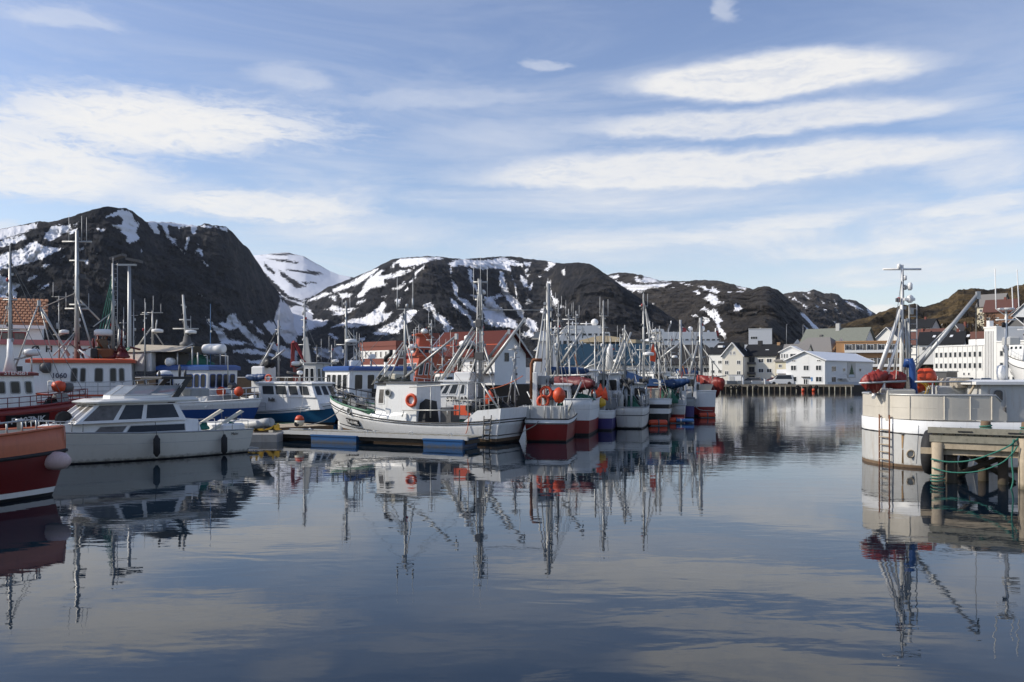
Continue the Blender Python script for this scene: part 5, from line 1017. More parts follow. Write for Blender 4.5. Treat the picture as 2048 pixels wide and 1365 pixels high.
# the saloon
x0, x1 = xs(372, 1.1), xs(150, 1.0); z0, z1 = zc, zs(806, (x0 + x1) / 2, 1.0)
o, f_ = b.house(x0, x1, 2.3, z0 - .01, z1, 'clean_white', 'clean_white', fr=.95, wf=.86, br=.35, tp=.84, roof=False, name='saloon')
cw(o, f_, .05, .40, .08, .93, ('clean_white', 'window_glass'), .05); cw(o, f_, .42, .66, .08, .93, ('clean_white', 'window_glass'), .05); cw(o, f_, .68, .97, .08, .93, ('clean_white', 'curtain_glass'), .05)
for k in range(3): window(o, f_(1, 2, .03 + k * .32, .03 + k * .32 + .3, .08, .92), ('clean_white', 'curtain_glass'), .05, .02, .03, 'windscreen')
x0r, x1r = x0 - .55, x1 - .85; b_ = MB(); b_.rings([[(x0r, -1.12, z1), (x1r, -1.08, z1), (x1r + .25, -.6, z1), (x1r + .25, .6, z1), (x1r, 1.08, z1), (x0r, 1.12, z1)], [(x0r, -1.14, z1 + .07), (x1r + .02, -1.1, z1 + .07), (x1r + .3, -.6, z1 + .05), (x1r + .3, .6, z1 + .05), (x1r + .02, 1.1, z1 + .07), (x0r, 1.14, z1 + .07)], [(x0r + .1, -.98, z1 + .2), (x1r - .3, -.9, z1 + .16), (x1r - .1, -.5, z1 + .13), (x1r - .1, .5, z1 + .13), (x1r - .3, .9, z1 + .16), (x0r + .1, .98, z1 + .2)]]); b_.build('saloon_roof', 'gelcoat', b.root); zt = z1 + .18
# flybridge windscreen: three raked panes each side of a dark frame
fx0, fx1 = xs(340, .8), xs(228, .7); fz = zs(772, (fx0 + fx1) / 2, .7)
base = [(fx0, -.85), (fx0 + 1.0, -.88), (fx1 - .35, -.75), (fx1, -.3), (fx1, .3), (fx1 - .35, .75), (fx0 + 1.0, .88), (fx0, .85)]
fb = MB(); fb.rings([[(x, y, zt - .12) for x, y in base], [(x - .05, y * .98, zt + .12) for x, y in base]], 0, False); fb.build('flybridge_coaming', 'clean_white', b.root)
mat('perspex', (.45, .5, .55), .08, var=.3, scale=2.); M['perspex'].node_tree.nodes['Principled BSDF'].inputs['Alpha'].default_value = .45
for i in range(len(base) - 1):
    (xa, ya), (xb, yb) = base[i], base[i + 1]; lean = .62; q = [(xa - .05, ya * .98, zt + .1), (xb - .05, yb * .98, zt + .1), (xb - lean, yb * .85, fz), (xa - (lean if i else .1), ya * .85, fz)]; window(b.root, q, ('grey', 'perspex'), .03, .02, 0, 'flybridge_pane')
for s_ in (-1, 1):
    xa, xt = xs(347, .9), xs(362, .9) ; zb, ztop = zs(806, xa, .9), zs(758, xa, .9); ar = MB(); ar.hexa([(xa, s_ * .95, zb), (xa + .3, s_ * .95, zb), (xa + .3, s_ * 1.0, zb), (xa, s_ * 1.0, zb), (xa - .8, s_ * .85, ztop), (xa - .55, s_ * .85, ztop), (xa - .55, s_ * .9, ztop), (xa - .8, s_ * .9, ztop)]); ar.build('radar_arch_leg', 'black', b.root)
MB().bbox(xa - .9, xa + .5, -.9, .9, ztop - .02, ztop + .09, .04).build('radar_arch', 'black', b.root)
rx = xs(320, 0); MB().lathe([(.26, 0), (.3, .05), (.3, .14), (.22, .22), (.05, .25)], (xa - .1, .0, ztop + .1), 16).build('radar_dome', 'clean_white', b.root); MB().lathe([(.31, 0), (.31, .05)], (xa - .1, 0, ztop + .13), 16).build('radar_band', 'blue', b.root)
for dx_, h in ((-.8, .28), (.35, .24), (-.55, .5)): MB().lathe([(.05, 0), (.06, h * .6), (.03, h)], (xa + dx_, .4 * V, ztop + .09), 8).build('arch_lamp', 'dark_grey', b.root)
MB().bbox(xa - 1.9, xa - 1.0, -.5, .5, zt, zt + .35, .06).build('bridge_seat', 'grey', b.root)
# bow rail, anchor, davits, cockpit details
b.pulpit(.80, .42, 5, 'alu', 1, .022)
xb = xs(128, .3); zb = zs(838, xb); an = MB(); an.rings([[(xb - .1 + math.cos(a) * .33, -.02 + .05 * V, zb + math.sin(a) * .3) for a in [i * .5 for i in range(13)]], [(xb - .1 + math.cos(a) * .28, .03 + .05 * V, zb + math.sin(a) * .25) for a in [i * .5 for i in range(13)]]]); an.build('anchor_cover', 'rubber', b.root); MB().pipe([(xb + .15, .05 * V, zb - .15), (xb + .5, 0, zb - .28), (xb - .6, 0, zb - .35)], .03, 5).build('anchor_shank', 'galvanised', b.root)
for yy in (-.8, .8):
    xd = xs(418, .5); MB().hexa([(xd + .2, yy - .06, 1.0), (xd - .05, yy - .06, 1.0), (xd - .05, yy + .06, 1.0), (xd + .2, yy + .06, 1.0), (xd - 1.35, yy - .06, 1.85), (xd - 1.5, yy - .06, 1.78), (xd - 1.5, yy + .06, 1.78), (xd - 1.35, yy + .06, 1.85)]).build('davit', 'cream_paint', b.root); b.stay((xd - 1.4, yy, 1.8), (xd - 1.45, yy, .9), .01)
MB().bbox(.15, 1.2, -1.15, 1.15, 1.0, 1.3, .08).build('aft_seat', 'clean_white', b.root)
b.rail(.03, .3, .38, 3, None, 'alu', bars=1, r=.016)
nt_ = b.heap(xs(408, 1.0), V * .95, 1.1, .3, .15, .3, 'green_rope', 'net', 5); b.heap(xs(462, 1.0), V * 1.0, 1.12, .25, .14, .22, 'green_rope', 'net', 8)
xo = xs(482, .6); MB().bbox(-.4, -.05, -.2, .2, .1, .95, .06).build('outboard', 'grey', b.root); MB().box(-.5, .05, -1.2, 1.2, .12, .18).build('swim_platform', 'grey', b.root)
b.side_text('Malvi', .17, .11, .86, 'dark_grey'); b.text('y', .22, (xa - .32, V * .935, ztop - .25), (-V * 1, 0, 0) if V > 0 else (1, 0, 0), m='clean_white')
# fenders and the dinghy on its davits
for px, lb in ((313, 'black fender hung amidships on the cream cabin cruiser'), (448, 'black fender hung near the stern of the cream cabin cruiser')):
    x = b.s_at(px, V * 1.6); p = b.world() @ Vector((x, V * 1.62, b.z_at(893 if px < 400 else 890, x, V * 1.6))); t_ = b.world() @ Vector((x, V * 1.5, 1.05 if px > 400 else 1.55)); fender('fender', lb, p, 'rubber', .13, .72, t_, 'black fenders on the cabin cruiser')
root = thing('inflatable_dinghy', 'grey white inflatable dinghy hung across the stern of the cabin cruiser', 'dinghy', b.world() @ Vector((-.75, 0, .95)), b.rz + R(90))
for s_ in (-1, 1): MB().pipe([(-1.6, s_ * .38, .2), (-1.2, s_ * .42, .2), (.8, s_ * .42, .22), (1.5, s_ * .12, .34), (1.65, 0, .36)], .2, 10, r2=.2).build('tube', 'pink_float' if 0 else 'light_grey', root); MB().lathe([(.2, 0), (.17, -.15), (.06, -.35)], (-1.6, s_ * .38, .2), 10, 'X').build('tube_cone', 'light_grey', root)
MB().hexa([(-1.3, -.3, .0), (1.0, -.3, .05), (1.0, .3, .05), (-1.3, .3, .0), (-1.3, -.3, .1), (1.0, -.3, .15), (1.0, .3, .15), (-1.3, .3, .1)]).build('floor', 'grey', root); MB().box(-1.45, -1.38, -.3, .3, .05, .5).build('transom', 'dark_grey', root)
# 3 red boat F-107-NK
b = Boat('fishing_boat', 'red hulled fishing boat F-107-NK with a white wheelhouse behind the cruiser bow', GV(-330, 39), GV(150, 46), 'fishing boats in the harbour')
b.hull(4.0, (1.7, 1.65, 2.1), [(.2, 'dark_red'), (1, 'red')], bul=.35, rake=.8, rail='red', railr=.06, deck='deck_grey', strake=[(.8, 'dark_red', .03)])
b.rail(.55, .98, .55, 9, None, 'dark_red', bars=2, r=.022)
x0, x1 = b.s_at(-160), b.s_at(62); z0 = 1.5; z1 = b.z_at(752, x1)
o, f_ = b.house(x0, x1, 2.5, z0, z1, 'white', 'dark_red', fr=.15, br=0, tp=.95, oh=.2, th=.2, sides=[(.62, .72), (.76, .86), (.9, .975)], front=3, wz=(.5, .86), wm=('grey', 'glass'), c=.09)
b.text('STENSBY', .28, ((x0 + x1) / 2 + 1.4, b.vis * 1.5, z1 + .14), (-b.vis * b.vis * (1 if b.vis < 0 else -1) * -1, 0, 0) if 0 else ((1, 0, 0) if b.vis < 0 else (-1, 0, 0)), m='clean_white')
b.side_text('F-107NK', .46, b.s_at(46, b.vis * 1.7) / b.L * .98, .64, 'clean_white', 'black', pw=1.05, bold=.008)
mx_ = b.s_at(20); b.mast(mx_, 0, z1 - .2, b.z_at(505, mx_), .13, 'alu', cross=[(b.z_at(600, mx_), .35), (b.z_at(660, mx_), .5)], ant=[(0, b.z_at(510, mx_), b.z_at(490, mx_))], radar=None, lights=[b.z_at(y, mx_) for y in (560, 590, 650, 680)])
MB().lathe([(.34, 0), (.16, .9), (.13, 1.8)], (mx_, 0, z1 + .1), 12).build('mast_foot', 'clean_white', b.root)
MB().lathe([(.3, -.1), (.42, -.02), (.42, .16), (.3, .26)], (mx_ + 1.0, 0, z1 + 1.15), 16).build('radar_dome', 'clean_white', b.root); b.leg((mx_, 0, z1 + .8), (mx_ + 1.0, 0, z1 + 1.05), .06); b.leg((mx_ + 1.0, 0, z1 + .2), (mx_ + 1.0, 0, z1 + 1.05), .04)
T = (mx_, 0, b.z_at(598, mx_)); B_ = (mx_, 0, b.z_at(505, mx_) - .4)
for u, s_ in ((.99, 1), (.92, 1), (.86, -1), (.5, 1), (.5, -1)): b.stay(B_ if u > .9 else T, b.P(u, 1, s_, .1), .016)
b.boom((mx_ + .2, 0, z1 + .3), (b.s_at(78), 0, b.z_at(605, b.s_at(78))), .045); b.heap(b.s_at(105), .2, b.deckz(9.5), .5, .5, .5, 'dark_net', seed=3); b.winch(b.s_at(120), -.1, 'grey')
o = MB().lathe([(.05, -.32), (.3, -.22), (.36, 0), (.3, .22), (.05, .3)], (0, 0, 0), 14).build('float', 'float_orange', None); o.location = b.world() @ Vector((b.s_at(112), b.vis * .5, b.z_at(773, b.s_at(112)))); tag(o, 'round orange float lying on the foredeck of the red F-107-NK boat', 'float')
o = MB().lathe([(.05, -.3), (.28, -.2), (.33, 0), (.28, .2), (.05, .28)], (0, 0, 0), 14).build('float', 'dark_grey', None); o.location = b.world() @ Vector((b.s_at(130), b.vis * .4, b.z_at(775, b.s_at(130)))); tag(o, 'dark round float beside the orange float on the red boat', 'float')
# 4 orange roofed white boat
b = Boat('fishing_boat', 'large white fishing boat with an orange roof edge and a tall grey mast', GV(345, 60), GV(-10, 56), 'fishing boats in the harbour')
b.hull(5.2, (2.3, 2.0, 2.6), [(.5, 'orange_red'), (1, 'white')], bul=.5, rake=1.2, rail='orange_red', railr=.07)
x1, x0 = b.s_at(58), b.s_at(268); z0, z1 = 1.9, b.z_at(727, (x0 + x1) / 2)
o, f_ = b.house(x0, x1, 3.9, z0, z1, 'white', 'orange_red', fr=.3, br=.1, tp=.95, oh=.25, th=.3, sides=[(.07, .13), (.15, .22), (.28, .37), (.45, .51), (.53, .6)], front=4, wz=(.42, .86), wm=('grey', 'glass'), c=.12)
V = b.vis; tx = (1, 0, 0) if V < 0 else (-1, 0, 0)
zl = lambda py, px: b.z_at(py, b.s_at(px))
b.text('FISKEN', .42, (b.s_at(124), V * 1.97, zl(748, 124)), tx, m='blue') if 0 else b.text('1060', .45, (b.s_at(126), V * 2.0, zl(752, 126)), tx, m='blue', bold=.015)
m1 = b.s_at(154); zt = zl(462, 154)
mo = b.mast(m1, 0, z1, zt, .21, 'alu', cross=[(zl(484, 154), 1.0), (zl(522, 154), .5), (zl(618, 154), .8), (zl(610, 154), .5)], ant=[(-.55, zl(484, 154), zl(425, 154)), (.32, zl(484, 154), zl(432, 154)), (.65, zl(484, 154), zl(435, 154)), (-.75, zl(618, 154), zl(585, 154)), (.8, zl(618, 154), zl(587, 154))], lights=[zl(y, 154) for y in (478, 500, 530, 552, 590, 612, 640, 652, 672)], rt=.62)
MB().pipe([(m1, V * .25, z1), (m1, V * .2, zt)], .06, 5).build('cable_duct', 'galvanised', mo)
for y in (552, 615): MB().bbox(m1 - .55, m1 - .15, -.15, .15, zl(y, 154) - .2, zl(y, 154) + .1, .03).build('floodlight', 'dark_grey', mo)
b.boom((b.s_at(140), V * .3, zl(712, 140)), (b.s_at(82), V * .3, zl(618, 82)), .075); b.stay((m1, 0, zl(585, 154)), (b.s_at(82), V * .3, zl(618, 82)), .03, 'grey_rope')
b.leg((b.s_at(155), V * .3, zl(596, 155)), (b.s_at(192), V * .5, zl(722, 192)), .065); b.leg((b.s_at(155), -.3, zl(596, 155)), (b.s_at(198), -.5, zl(640, 198)), .06)
for pa, ya, pb_, yb in ((150, 665, 110, 712), (150, 668, 122, 722), (82, 618, 105, 700), (85, 618, 150, 735)): b.leg((b.s_at(pa), 0, zl(ya, pa)), (b.s_at(pb_), V * .8, zl(yb, pb_)), .045)
m2 = b.s_at(226); m2o = b.mast(m2, 0, z1, zl(527, 226), .15, 'alu', ladder=True, ant=[(0, zl(530, 226), zl(515, 226))], lights=[zl(y, 226) for y in (560, 610, 650)])
for px, py in ((205, 690), (196, 700), (188, 655), (240, 700), (250, 690)): b.leg((m2, 0, zl(612 + (py % 7) * 3, 226)), (b.s_at(px), V * ((px % 3) - 1) * .6, zl(py, px)), .04)
for px in (200, 206, 212, 218): b.stay((m2, 0, zl(545 + px % 5 * 8, 226)), (b.s_at(px), V * .3, zl(660, px)), .022, 'green_rope')
MB().lathe([(.5, -.22), (.58, -.16), (.58, .12), (.45, .22)], (b.s_at(207), V * .2, zl(666, 207)), 18).build('radar_dome', 'clean_white', b.root)
MB().lathe([(.25, -.5), (.33, -.4), (.33, .3), (.2, .45)], (b.s_at(206), V * .2, zl(692, 206)), 14).build('net_drum', 'brown_wood', b.root); MB().bbox(b.s_at(230), b.s_at(192), -1.0, 1.0, z1 + .4, z1 + 1.0, .1).build('upper_casing', 'rust', b.root)
b.leg((b.s_at(160), V * .8, zl(700, 160)), (b.s_at(190), V * 1.0, zl(722, 190)), .06, 'clean_white'); MB().bbox(b.s_at(198), b.s_at(184), V * .9 - .4, V * .9 + .4, z1 + .4, z1 + .95, .05).build('fish_bin', 'black', b.root)
MB().lathe([(.2, -.35), (.35, -.3), (.35, .1), (.2, .3)], (b.s_at(98), V * 1.9, zl(736, 98)), 12, 'X').build('searchlight', 'dark_grey', b.root); MB().lathe([(.12, -.2), (.15, .1), (.05, .25)], (b.s_at(131), V * 1.6, zl(737, 131)), 10).build('vent', 'clean_white', b.root)
rr = random.Random(3)
for i in range(26): px = rr.uniform(165, 262); b.leg((b.s_at(px), V * rr.uniform(-.8, 1.2), zl(rr.uniform(690, 722), px)), (b.s_at(px + rr.uniform(-28, 28)), V * rr.uniform(-.8, 1.2), zl(rr.uniform(655, 705), px)), rr.choice((.03, .045, .07)), rr.choice(('dark_red', 'dark_red', 'rust', 'galvanised', 'alu', 'dark_grey')), 'gear_strut')
for i in range(7): px = rr.uniform(168, 258); b.heap(b.s_at(px), V * rr.uniform(.2, 1.2), z1 + .35, .45, .4, rr.uniform(.3, .8), rr.choice(('dark_red', 'rust', 'dark_net', 'green_net')), 'gear_heap', i)
b.rail(.02, .62, .9, 10, None, 'alu', bars=3, r=.025); b.mast(b.s_at(118), 0, z1, zl(592, 118), .05, 'alu', cross=[(zl(594, 118), .5), (zl(670, 118), .4)], ant=[(-.4, zl(594, 118), zl(565, 118))], radar=[(zl(664, 118), .3)])
for px, yt in ((290, 598), (268, 600), (248, 615)): b.mast(b.s_at(px), .4, z1 - 1.5, zl(yt + 25, px), .07, 'alu', ant=[(0, zl(yt + 25, px), zl(yt, px))], cross=[(zl(yt + 32, px), .3)], lights=[zl(660, px)])
# 5 blue boat 165-NK
b = Boat('fishing_boat', 'blue hulled boat 165-NK with a blue roofed wheelhouse and a beige shelter', GV(195, 63), GV(502, 58), 'fishing boats in the harbour')
b.hull(4.2, (1.5, 1.4, 1.75), [(.66, 'blue'), (1, 'white')], bul=.3, rake=.9, rail='white', railr=.05, stern='transom', deck='grey')
V = b.vis; tx = (1, 0, 0) if V < 0 else (-1, 0, 0); zl = lambda py, px, y=0.: b.z_at(py, b.s_at(px, y), y)
x0, x1 = b.s_at(352), b.s_at(443); z1 = zl(741, 400)
o, f_ = b.house(x0, x1, 3.1, 1.15, z1, 'white', 'blue', fr=-.12, br=0, tp=1.04, oh=.18, th=.36, sides=[(.12, .30), (.55, .71), (.73, .84), (.86, .97)], front=4, wz=(.52, .9), wm=('blue', 'glass'), c=.14)
b.text('165-NK', .55, (b.s_at(374), V * 1.66, zl(773, 374)), tx, m='black', bold=.012); b.text('165-NK', .55, (b.s_at(364), -V * 1.66, zl(775, 364)), (-tx[0], 0, 0), m='black')
xa, xb = b.s_at(266), b.s_at(338); za, zb = zl(743, 300), zl(706, 300); MB().bbox(xa, xb, -1.7, 1.7, za, zb, .06).build('shelter_side', 'clean_white', b.root)
q = [(b.s_at(272), zl(716, 300)), (b.s_at(300), zl(693, 300)), (b.s_at(386), zl(693, 380))]; MB().hexa([(xa - .1, -1.8, zb + .02), (b.s_at(384), -1.8, zb + .0), (b.s_at(384), 1.8, zb), (xa - .1, 1.8, zb + .02), (b.s_at(298), -.9, zl(690, 300)), (b.s_at(408), -.9, zl(694, 400)), (b.s_at(408), .9, zl(694, 400)), (b.s_at(298), .9, zl(690, 300))]).build('shelter_roof', 'tarp_beige', b.root)
for px, yt in ((384, 706), (413, 694), (424, 706)):
    for yy in (-1.4, 1.4): b.leg((b.s_at(px), yy, zl(742, px)), (b.s_at(px), yy, zl(yt, px)), .05, name='frame_post')
b.leg((b.s_at(384), V * 1.4, zl(706, 384)), (b.s_at(413), V * 1.4, zl(690, 413)), .05); b.heap(b.s_at(400), 0, z1 + .36, 1.0, 1.0, .7, 'green_net', seed=11); b.heap(b.s_at(286), V * 1.2, zl(705, 286), .6, .5, .3, 'green_rope', 'rope_coil', 4)
MB().box(b.s_at(339), b.s_at(352), -1.3, 1.3, 1.2, zb - .05).build('shelter_door', 'black', b.root)
lr = MB().lathe([(.2, -.85), (.33, -.8), (.36, -.4), (.36, .4), (.33, .8), (.2, .85)], (b.s_at(440), V * .6, zl(699, 440)), 14, 'X').build('life_raft', 'clean_white', b.root)
for px in (426, 448): MB().pipe([(b.s_at(px) + (1 if px > 440 else .2), V * .8, zl(770 if px > 440 else 741, px)), (b.s_at(px) + (1 if px > 440 else .2), V * .8, zl(713, px)), (b.s_at(px) - .3, V * .6, zl(711, px))], .04, 5).build('raft_frame', 'alu', b.root)
m1 = b.s_at(374); MB().lathe([(.5, -.2), (.5, .12), (.3, .22), (.22, .6)], (m1, 0, zl(690, 374)), 12).build('mast_foot', 'dark_grey', b.root)
b.mast(m1, 0, zl(690, 374), zl(590, 368), .16, 'light_grey', cross=[(zl(658, 372), .9), (zl(640, 371), .4)], radar=[(zl(664, 372), .38)], lights=[zl(y, 371) for y in (630, 645, 655, 668, 675)], lean=(b.s_at(366) - m1, 0), ant=[(-.12, zl(680, 372), zl(610, 368)), (.35, zl(660, 372), zl(632, 370))])
MB().lathe([(.12, -.3), (.3, -.2), (.3, .2), (.12, .3)], (b.s_at(372), V * 1.5, zl(725, 372)), 12, 'Y').build('searchlight', 'clean_white', b.root); b.rail(.42, .99, .8, 8, None, 'clean_white', bars=2, r=.025)
b.winch(b.s_at(462), 0, 'grey'); b.hauler(b.s_at(480), V * .8, 2.6)
for px, lb in ((462, 'left orange buoy on the blue boat rail by the crane arms'), (497, 'right orange disc shaped buoy at the bow of the blue boat')):
    o = MB().lathe([(.05, -.1), (.3, -.08), (.33, 0), (.3, .08), (.05, .1)], (0, 0, 0), 14, 'Y').build('buoy', 'float_orange', None); o.location = b.world() @ Vector((b.s_at(px), V * 1.0, zl(783, px))); tag(o, lb, 'buoy', 'orange buoys on the blue boat')
b.mast(b.s_at(421), 0, z1, zl(608, 420), .03, 'sign_blue', name='antenna_pole'); b.mast(b.s_at(305), 0, zb, zl(622, 303), .1, 'alu', cross=[(zl(626, 303), .75)], ant=[(-.5, zl(626, 303), zl(605, 303)), (.05, zl(626, 303), zl(592, 303)), (.6, zl(626, 303), zl(608, 303))], radar=[(zl(662, 303), .4)])
b.leg((b.s_at(303), 0, zl(655, 303)), (b.s_at(285), V * .5, zl(695, 285)), .05); b.leg((b.s_at(303), 0, zl(655, 303)), (b.s_at(316), -V * .5, zl(690, 316)), .05); b.leg((b.s_at(310), 0, zl(668, 310)), (b.s_at(314), 0, zl(640, 314)), .05)
# 6 Bullit
b = Boat('sports_fishing_boat', 'small white boat with a teal blue hull and the name Bullit on its cabin', GV(512, 63), GV(668, 58), None, 'motor boat')
b.hull(2.6, (.75, .95, 1.6), [(.72, 'teal_blue'), (.86, 'white'), (1, 'white')], bul=.12, rake=.8, rail='white', railr=.03, deck='clean_white', inner='white', strake=[(.86, 'black', .02)])
V = b.vis; tx = (1, 0, 0) if V < 0 else (-1, 0, 0); zl = lambda py, px, y=0.: b.z_at(py, b.s_at(px, y), y)
x0, x1 = b.s_at(545), b.s_at(655); z1 = zl(768, 600); zm = zl(793, 600)
MB().hexa([(x0 - .2, -1.15, .75), (x1 + .3, -.95, 1.0), (x1 + .3, .95, 1.0), (x0 - .2, 1.15, .75), (x0, -1.15, zm), (x1, -.95, zm), (x1, .95, zm), (x0, 1.15, zm)]).build('cabin_side', 'white', b.root)
o, f_ = b.house(x0, x1, 2.25, zm - .02, z1, 'white', 'white', fr=.55, br=-.25, tp=.9, oh=.2, th=.14, sides=[(.06, .29), (.31, .53), (.56, .73), (.76, .93)], front=3, wz=(.12, .88), wm=('white', 'window_glass'), c=.08, fw=.045)
b.text('Bullit', .36, (b.s_at(570), V * 1.19, zl(799, 570)), tx, m='navy', bold=.012); b.rail(.35, .75, .01, 2, None) if 0 else None
rr_ = MB().pipe([(x0 + .3, -.85, z1 + .45), (x1 - .9, -.85, z1 + .45), (x1 - .9, .85, z1 + .45), (x0 + .3, .85, z1 + .45)], .025, 5).build('roof_rail', 'alu', b.root)
for i in range(5):
    for yy in (-.85, .85): x = x0 + .3 + (x1 - 1.2 - x0) * i / 4; MB().pipe([(x, yy, z1 + .1), (x + .1, yy, z1 + .45)], .02, 5).build('post', 'alu', rr_)
b.rail(.02, .3, .55, 3, None, 'alu', bars=2, r=.018); b.heap(b.s_at(537), V * .9, .9, .25, .35, .9, 'green_net', seed=6); MB().lathe([(.1, -.1), (.22, -.05), (.22, .1), (.1, .18)], (b.s_at(600), 0, z1 + .75), 12).build('radar_dome', 'clean_white', b.root); b.leg((b.s_at(600), 0, z1), (b.s_at(600), 0, z1 + .7), .04)
o = MB().rings([[(0, -.1, 0), (.3, -.1, 0), (.3, .1, 0), (0, .1, 0)], [(.1, -.16, .5), (.5, -.16, .5), (.5, .16, .5), (.1, .16, .5)], [(.05, -.2, 1.1), (.62, -.2, 1.0), (.62, .2, 1.0), (.05, .2, 1.1)], [(-.1, -.14, 1.35), (.45, -.14, 1.45), (.45, .14, 1.45), (-.1, .14, 1.35)]]).build('outboard_cover', 'clean_white', b.root, ((-.6, 0, .4)))
# 7 grey crane boat behind Bullit
b = Boat('crane_boat', 'grey work boat with a folded red deck crane behind the Bullit boat', GV(505, 73), GV(672, 70), 'fishing boats in the harbour', 'work boat')
b.hull(3.6, (1.5, 1.4, 1.9), [(1, 'grey')], bul=.3, rake=.6, rail='rubber')
V = b.vis; zl = lambda py, px, y=0.: b.z_at(py, b.s_at(px, y), y); S_ = b.s_at
b.house(S_(622), S_(650), 2.4, 1.3, zl(728, 636), 'light_grey', 'grey', sides=[(.1, .45), (.52, .88)], front=3, wz=(.5, .88))
cr = MB().bbox(S_(596) - .3, S_(596) + .3, -.3, .3, 1.2, zl(735, 596), .05).build('crane_post', 'dark_red', b.root)
for pa, ya, pb_, yb, w_ in ((585, 735, 586, 687, .2), (585, 687, 590, 686, .2), (590, 686, 607, 718, .17), (607, 718, 612, 726, .12)): MB().pipe([(S_(pa), 0, zl(ya, pa)), (S_(pb_), 0, zl(yb, pb_))], w_, 4).build('crane_arm', 'red', b.root)
for pa, ya, pb_, yb, r_, m in ((517, 750, 551, 685, .09, 'alu'), (575, 700, 545, 722, .08, 'galvanised'), (607, 720, 625, 760, .1, 'grey'), (615, 735, 635, 760, .1, 'grey'), (580, 745, 605, 750, .12, 'dark_grey'), (600, 740, 625, 728, .1, 'grey'), (612, 725, 622, 757, .07, 'galvanised')): b.leg((S_(pa), V * .4, zl(ya, pa)), (S_(pb_), V * .2, zl(yb, pb_)), r_, m)
b.mast(S_(557), 0, 1.3, zl(640, 559), .12, 'alu', ant=[(.05, zl(650, 559), zl(614, 559))], cross=[(zl(660, 558), .3)], lights=[zl(y, 558) for y in (668, 690, 720)])
b.mast(S_(609), 0, 1.3, zl(604, 609), .14, 'alu', cross=[(zl(640, 609), .3), (zl(655, 609), .2), (zl(690, 609), .5)], lights=[zl(y, 609) for y in (612, 625, 637, 645, 660, 680, 700)], ant=[(.0, zl(610, 609), zl(597, 609))]); b.mast(S_(634), 0, 1.5, zl(690, 634), .09, 'dark_grey', cross=[(zl(698, 634), .35)], ant=[(.35, zl(720, 634), zl(678, 634))], lights=[zl(700, 634), zl(712, 634)])
pl = MB().hexa([(S_(601), -.05, zl(745, 601)), (S_(624), -.05, zl(745, 624)), (S_(624), .05, zl(745, 624)), (S_(601), .05, zl(745, 601)), (S_(609), -.05, zl(672, 609)), (S_(616), -.05, zl(676, 616)), (S_(616), .05, zl(676, 616)), (S_(609), .05, zl(672, 609))]).build('steadying_sail', 'grey', b.root)
MB().lathe([(.1, -.18), (.42, -.12), (.42, .1), (.3, .2)], (S_(597), V * .3, zl(728, 597)), 14).build('radar_dome', 'clean_white', b.root); MB().lathe([(.15, -.4), (.42, -.3), (.3, 0), (.42, .3), (.15, .4)], (S_(545), V * .4, zl(727, 545)), 12, 'Y').build('net_drum', 'black', b.root)
MB().bbox(S_(515), S_(540), -.9, .9, 1.9, zl(733, 528), .1).build('cover_box', 'clean_white', b.root); b.stay((S_(559), 0, zl(650, 559)), (S_(518), V * .5, zl(745, 518)), .02); b.stay((S_(609), 0, zl(640, 609)), (S_(655), 0, zl(750, 655)), .02); b.stay((S_(609), 0, zl(640, 609)), (S_(640), V, zl(740, 640)), .02)
b.fold((S_(510), V * 1.2, zl(753, 510)), (S_(553), V * 1.2, zl(753, 553)), .3, 'tarp_blue', seed=3, label='crumpled dark blue tarpaulin on the grey crane boat')
b.ring_buoy((S_(562), V * 1.7, zl(757, 562)), (0, V, 0), .36, 'red life ring hung on the grey crane boat')
# 8 blue roofed boat TF-6
b = Boat('fishing_boat', 'white boat with a long blue wheelhouse roof and the plate TF-6', GV(850, 66), GV(655, 60), 'fishing boats in the harbour')
b.hull(4.2, (1.5, 1.4, 2.1), [(.5, 'blue'), (1, 'white')], bul=.3, rake=.9, rail='white')
V = b.vis; tx = (1, 0, 0) if V < 0 else (-1, 0, 0); zl = lambda py, px, y=0.: b.z_at(py, b.s_at(px, y), y); S_ = b.s_at
x0, x1 = S_(800), S_(672); z1 = zl(742, 740)
o, f_ = b.house(x0, x1, 3.4, 1.2, z1, 'white', 'blue', fr=.1, br=0, tp=1., oh=.15, th=.32, sides=[(.05, .18), (.22, .38), (.45, .58), (.62, .74), (.8, .93)], front=4, wz=(.45, .9), wm=('clean_white', 'glass'), c=.1)
MB().box(S_(726) - 1.6, S_(726) + .5, V * 1.9 - .05, V * 1.9 + .05, zl(793, 730), zl(777, 730)).build('name_plate', 'black', b.root); b.text('TF-6', .42, (S_(731), V * 1.96, zl(785, 731)), tx, m='clean_white', bold=.01)
m1 = S_(692); b.mast(m1, 0, z1, zl(602, 692), .14, 'alu', cross=[(zl(622, 692), .3), (zl(690, 692), .7)], ant=[(-.28, zl(622, 692), zl(585, 692)), (.28, zl(622, 692), zl(590, 692))], radar=[(zl(682, 692), .42)], lights=[zl(y, 692) for y in (608, 615, 630, 675)])
b.leg((m1, 0, zl(655, 692)), (S_(730), 0, zl(742, 730)), .04); b.leg((m1, 0, zl(655, 692)), (S_(745), V, zl(742, 745)), .025)
b.mast(S_(734), V * .5, 1.4, zl(712, 734), .11, 'light_grey', cross=[(zl(714, 734), .3)]); MB().bbox(S_(740), S_(728), V * .5 - .25, V * .5 + .25, zl(718, 734), zl(709, 734), .05).build('radar_scanner', 'clean_white', b.root)
for px, yt in ((703, 660), (709, 665), (714, 668), (720, 680)): b.mast(S_(px), .3, z1, zl(yt, px), .03, 'antenna_white', name='whip_antenna')
